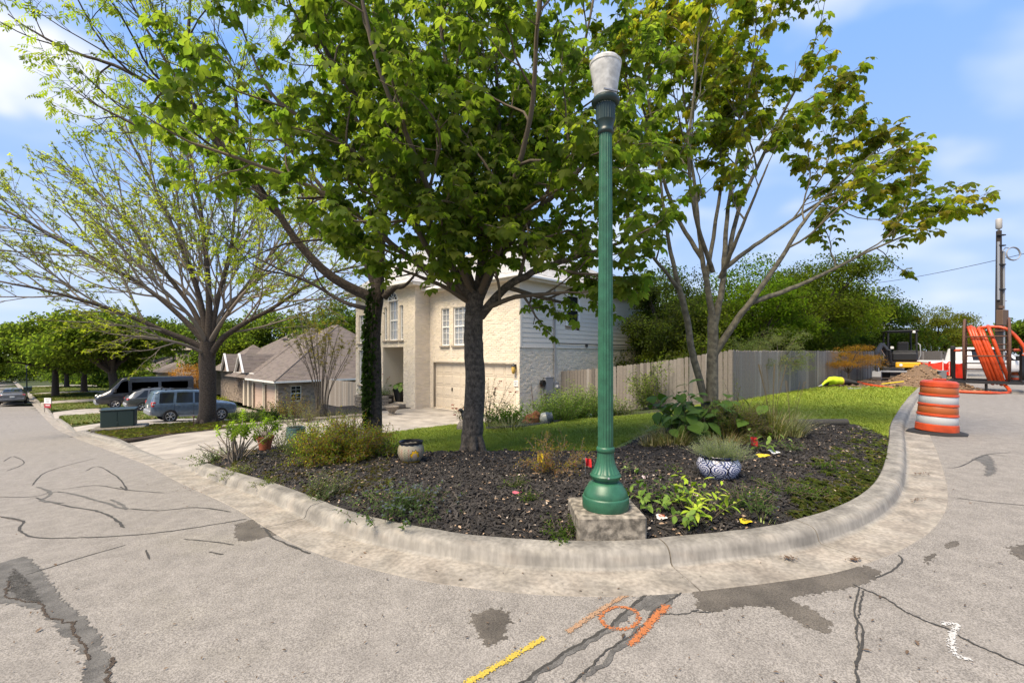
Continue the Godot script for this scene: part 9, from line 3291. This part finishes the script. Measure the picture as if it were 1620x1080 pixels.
	var jx := Transform3D(Basis(Vector3(0, 0, 1), -PI / 2 + 0.2), Vector3(-0.15, 0, 0))
	jm.lathe(PackedVector2Array([Vector2(0, 0), Vector2(0.09, 0.0), Vector2(0.15, 0.08), Vector2(0.155, 0.18)]), 24, jx)
	part("body", jm, mt(0.5, 0.52, 0.46, 0.3, {"tex": T.stain, "s": 5.0}), jar)
	jm = MB.new()
	jm.lathe(PackedVector2Array([Vector2(0.155, 0.18), Vector2(0.15, 0.25), Vector2(0.12, 0.3), Vector2(0.135, 0.34), Vector2(0.11, 0.34), Vector2(0.1, 0.28)]), 24, jx)
	part("neck", jm, mt(0.06, 0.075, 0.09, 0.3), jar)
	for q in [["pale rounded stone at the back of the planting by the house", 842, 661, M.stone, 0.16], ["small pale yellow stone beside the ceramic jar", 850, 664, mt(0.5, 0.42, 0.26, 0.9), 0.13], ["white stone at the foot of the white flowered clump", 931, 662, M.paper, 0.12]]:
		var o := thing("stone", q[0], "stone", ground(q[1], q[2]))
		var mb := MB.new()
		mb.box(Vector3(0, q[4] * 0.6, 0), Vector3(q[4] * 2.0, q[4] * 1.3, q[4] * 1.5), Basis(Vector3(0.3, 1, 0.2).normalized(), 0.6), q[4] * 0.45)
		part("stone", mb, q[3], o)
	var dp := xd(20.35, 12.8)
	var pp := thing("plant_pot", "tall square black planter beside the front door", "plant pot", V(dp.x, -0.93, dp.y), TURN)
	var pm := MB.new()
	pm.grid([PackedVector3Array([Vector3(-0.15, 0, 0.15), Vector3(0.15, 0, 0.15), Vector3(0.15, 0, -0.15), Vector3(-0.15, 0, -0.15)]), PackedVector3Array([Vector3(-0.24, 0.62, 0.24), Vector3(0.24, 0.62, 0.24), Vector3(0.24, 0.62, -0.24), Vector3(-0.24, 0.62, -0.24)])], true)
	pm.box(Vector3(0, 0.63, 0), Vector3(0.52, 0.05, 0.52), Basis(), 0.015)
	part("planter", pm, M.plastic, pp)
	plant("potted_plant", "big leaved green plant in the square black planter by the door", "plant", V(dp.x, -0.3, dp.y), {"n": 12, "len": 0.5, "spread": 1.0, "base": 0.12, "leaf": 0.3, "gap": 0.16, "wide": 0.75, "parts": true, "cols": [Color(0.10, 0.15, 0.04), Color(0.07, 0.12, 0.03)], "from": 0.3, "sag": 0.3, "droop": 0.5, "r": 0.006, "tip": 1.0})
	var ur := thing("stone_urn", "squat pale stone urn on the driveway by the porch step", "urn", ground(620, 656))
	var um := MB.new()
	um.lathe(PackedVector2Array([Vector2(0, 0), Vector2(0.17, 0.0), Vector2(0.17, 0.05), Vector2(0.1, 0.08), Vector2(0.14, 0.14), Vector2(0.25, 0.24), Vector2(0.29, 0.34), Vector2(0.31, 0.36), Vector2(0.27, 0.37), Vector2(0.2, 0.30)]), 20, Transform3D(), 10, 0.06)
	part("urn", um, M.stone, ur)
	var rw := thing("stone_planter", "curved low stone planter with green shrubs left of the porch", "planter", pab(20.9, 11.6, -1.15), TURN)
	for r in 4:
		for k in 9:
			var an := PI * (k + (0.5 if r % 2 == 1 else 0.0)) / 9.0
			var mb := MB.new()
			mb.box(Vector3(cos(an) * 1.05, 0.08 + r * 0.15, sin(an) * 0.9 - 0.2), Vector3(0.36, 0.14, 0.2), Basis(Vector3.UP, -an + PI / 2), 0.02)
			part("stone_block", mb, M.stone, rw)
	var fillm := MB.new()
	fillm.lathe(PackedVector2Array([Vector2(0.95, 0.0), Vector2(0.95, 0.55), Vector2(0.0, 0.6)]), 20, Transform3D(Basis().scaled(Vector3(1, 1, 0.85)), Vector3(0, 0, -0.2)))
	part("fill", fillm, M.soil, rw)
	plant("round_bush", "bright green low bush growing in the stone planter", "bush", pab(21.1, 11.7, -0.6), {"n": 60, "len": 0.7, "spread": 1.1, "base": 0.5, "leaf": 0.09, "gap": 0.04, "wide": 0.5, "cols": [Color(0.09, 0.16, 0.025), Color(0.06, 0.12, 0.02)], "from": 0.1})
	var r3 := rose.duplicate()
	r3.len = 1.5
	r3.n = 16
	r3.spread = 0.6
	r3.bloom = 0.95
	r3.cols = [Color(0.09, 0.13, 0.04), Color(0.12, 0.15, 0.06)]
	plant("rose_bush", "red rose bush behind the stone planter at the house's left end", "rose bush", pab(21.7, 12.2, -0.7), r3)
	var row := [["dark rounded evergreen bush in front of the pink garage doors", 428, 664, 0.95, [Color(0.035, 0.065, 0.018), Color(0.05, 0.08, 0.02)], 0.09], ["dark green bush beside the front wheel of the blue car", 371, 664, 1.0, [Color(0.05, 0.085, 0.025), Color(0.065, 0.1, 0.03)], 0.1], ["low mixed green shrub at the driveway's far edge", 395, 668, 0.6, G, 0.07], ["bright yellow green shrub behind the blue car's bonnet", 350, 641, 1.1, [Color(0.36, 0.36, 0.02), Color(0.28, 0.32, 0.02)], 0.12]]
	for q in row:
		plant("round_bush", q[0], "bush", ground(q[1], q[2]), {"n": 80, "len": q[3], "spread": 1.05, "base": 0.4, "leaf": q[5], "gap": 0.045, "wide": 0.55, "cols": q[4], "from": 0.1, "r": 0.005})
	plant("dead_shrub", "brown and yellow withering shrub right of the dark evergreen bush", "shrub", ground(462, 664), {"n": 40, "len": 1.3, "spread": 0.6, "base": 0.35, "leaf": 0.09, "gap": 0.05, "wide": 0.4, "cols": [Color(0.22, 0.15, 0.05), Color(0.2, 0.19, 0.04), Color(0.15, 0.09, 0.04)], "from": 0.2, "r": 0.006})
	plant("dead_shrub", "olive wispy shrub under the bronze leaved stems", "shrub", ground(486, 668), {"n": 36, "len": 1.1, "spread": 0.5, "base": 0.35, "leaf": 0.06, "gap": 0.05, "wide": 0.3, "cols": [Color(0.16, 0.17, 0.07), Color(0.18, 0.16, 0.07)], "from": 0.2, "r": 0.005})
	grass_clump("dry_grass", "dry low growth along the far edge of the driveway", ground(530, 660), 400, 0.4, 0.008, [Color(0.16, 0.15, 0.06), Color(0.1, 0.1, 0.04)], 1.0, 0, 1.2)
	for i in 9:
		var t := i / 8.0
		var g := ground(lerpf(366, 590, t), lerpf(676, 657, t))
		var o := thing("edging_stone", "flat pale edging stone along the driveway's far side", "edging stone", g, TURN + rg.randf_range(-0.1, 0.1), "edging stones along the driveway")
		var mb := MB.new()
		mb.box(Vector3(0, 0.05, 0), Vector3(0.6, 0.12, 0.22), Basis(Vector3.UP, 1.2), 0.03)
		part("stone", mb, M.footing, o)
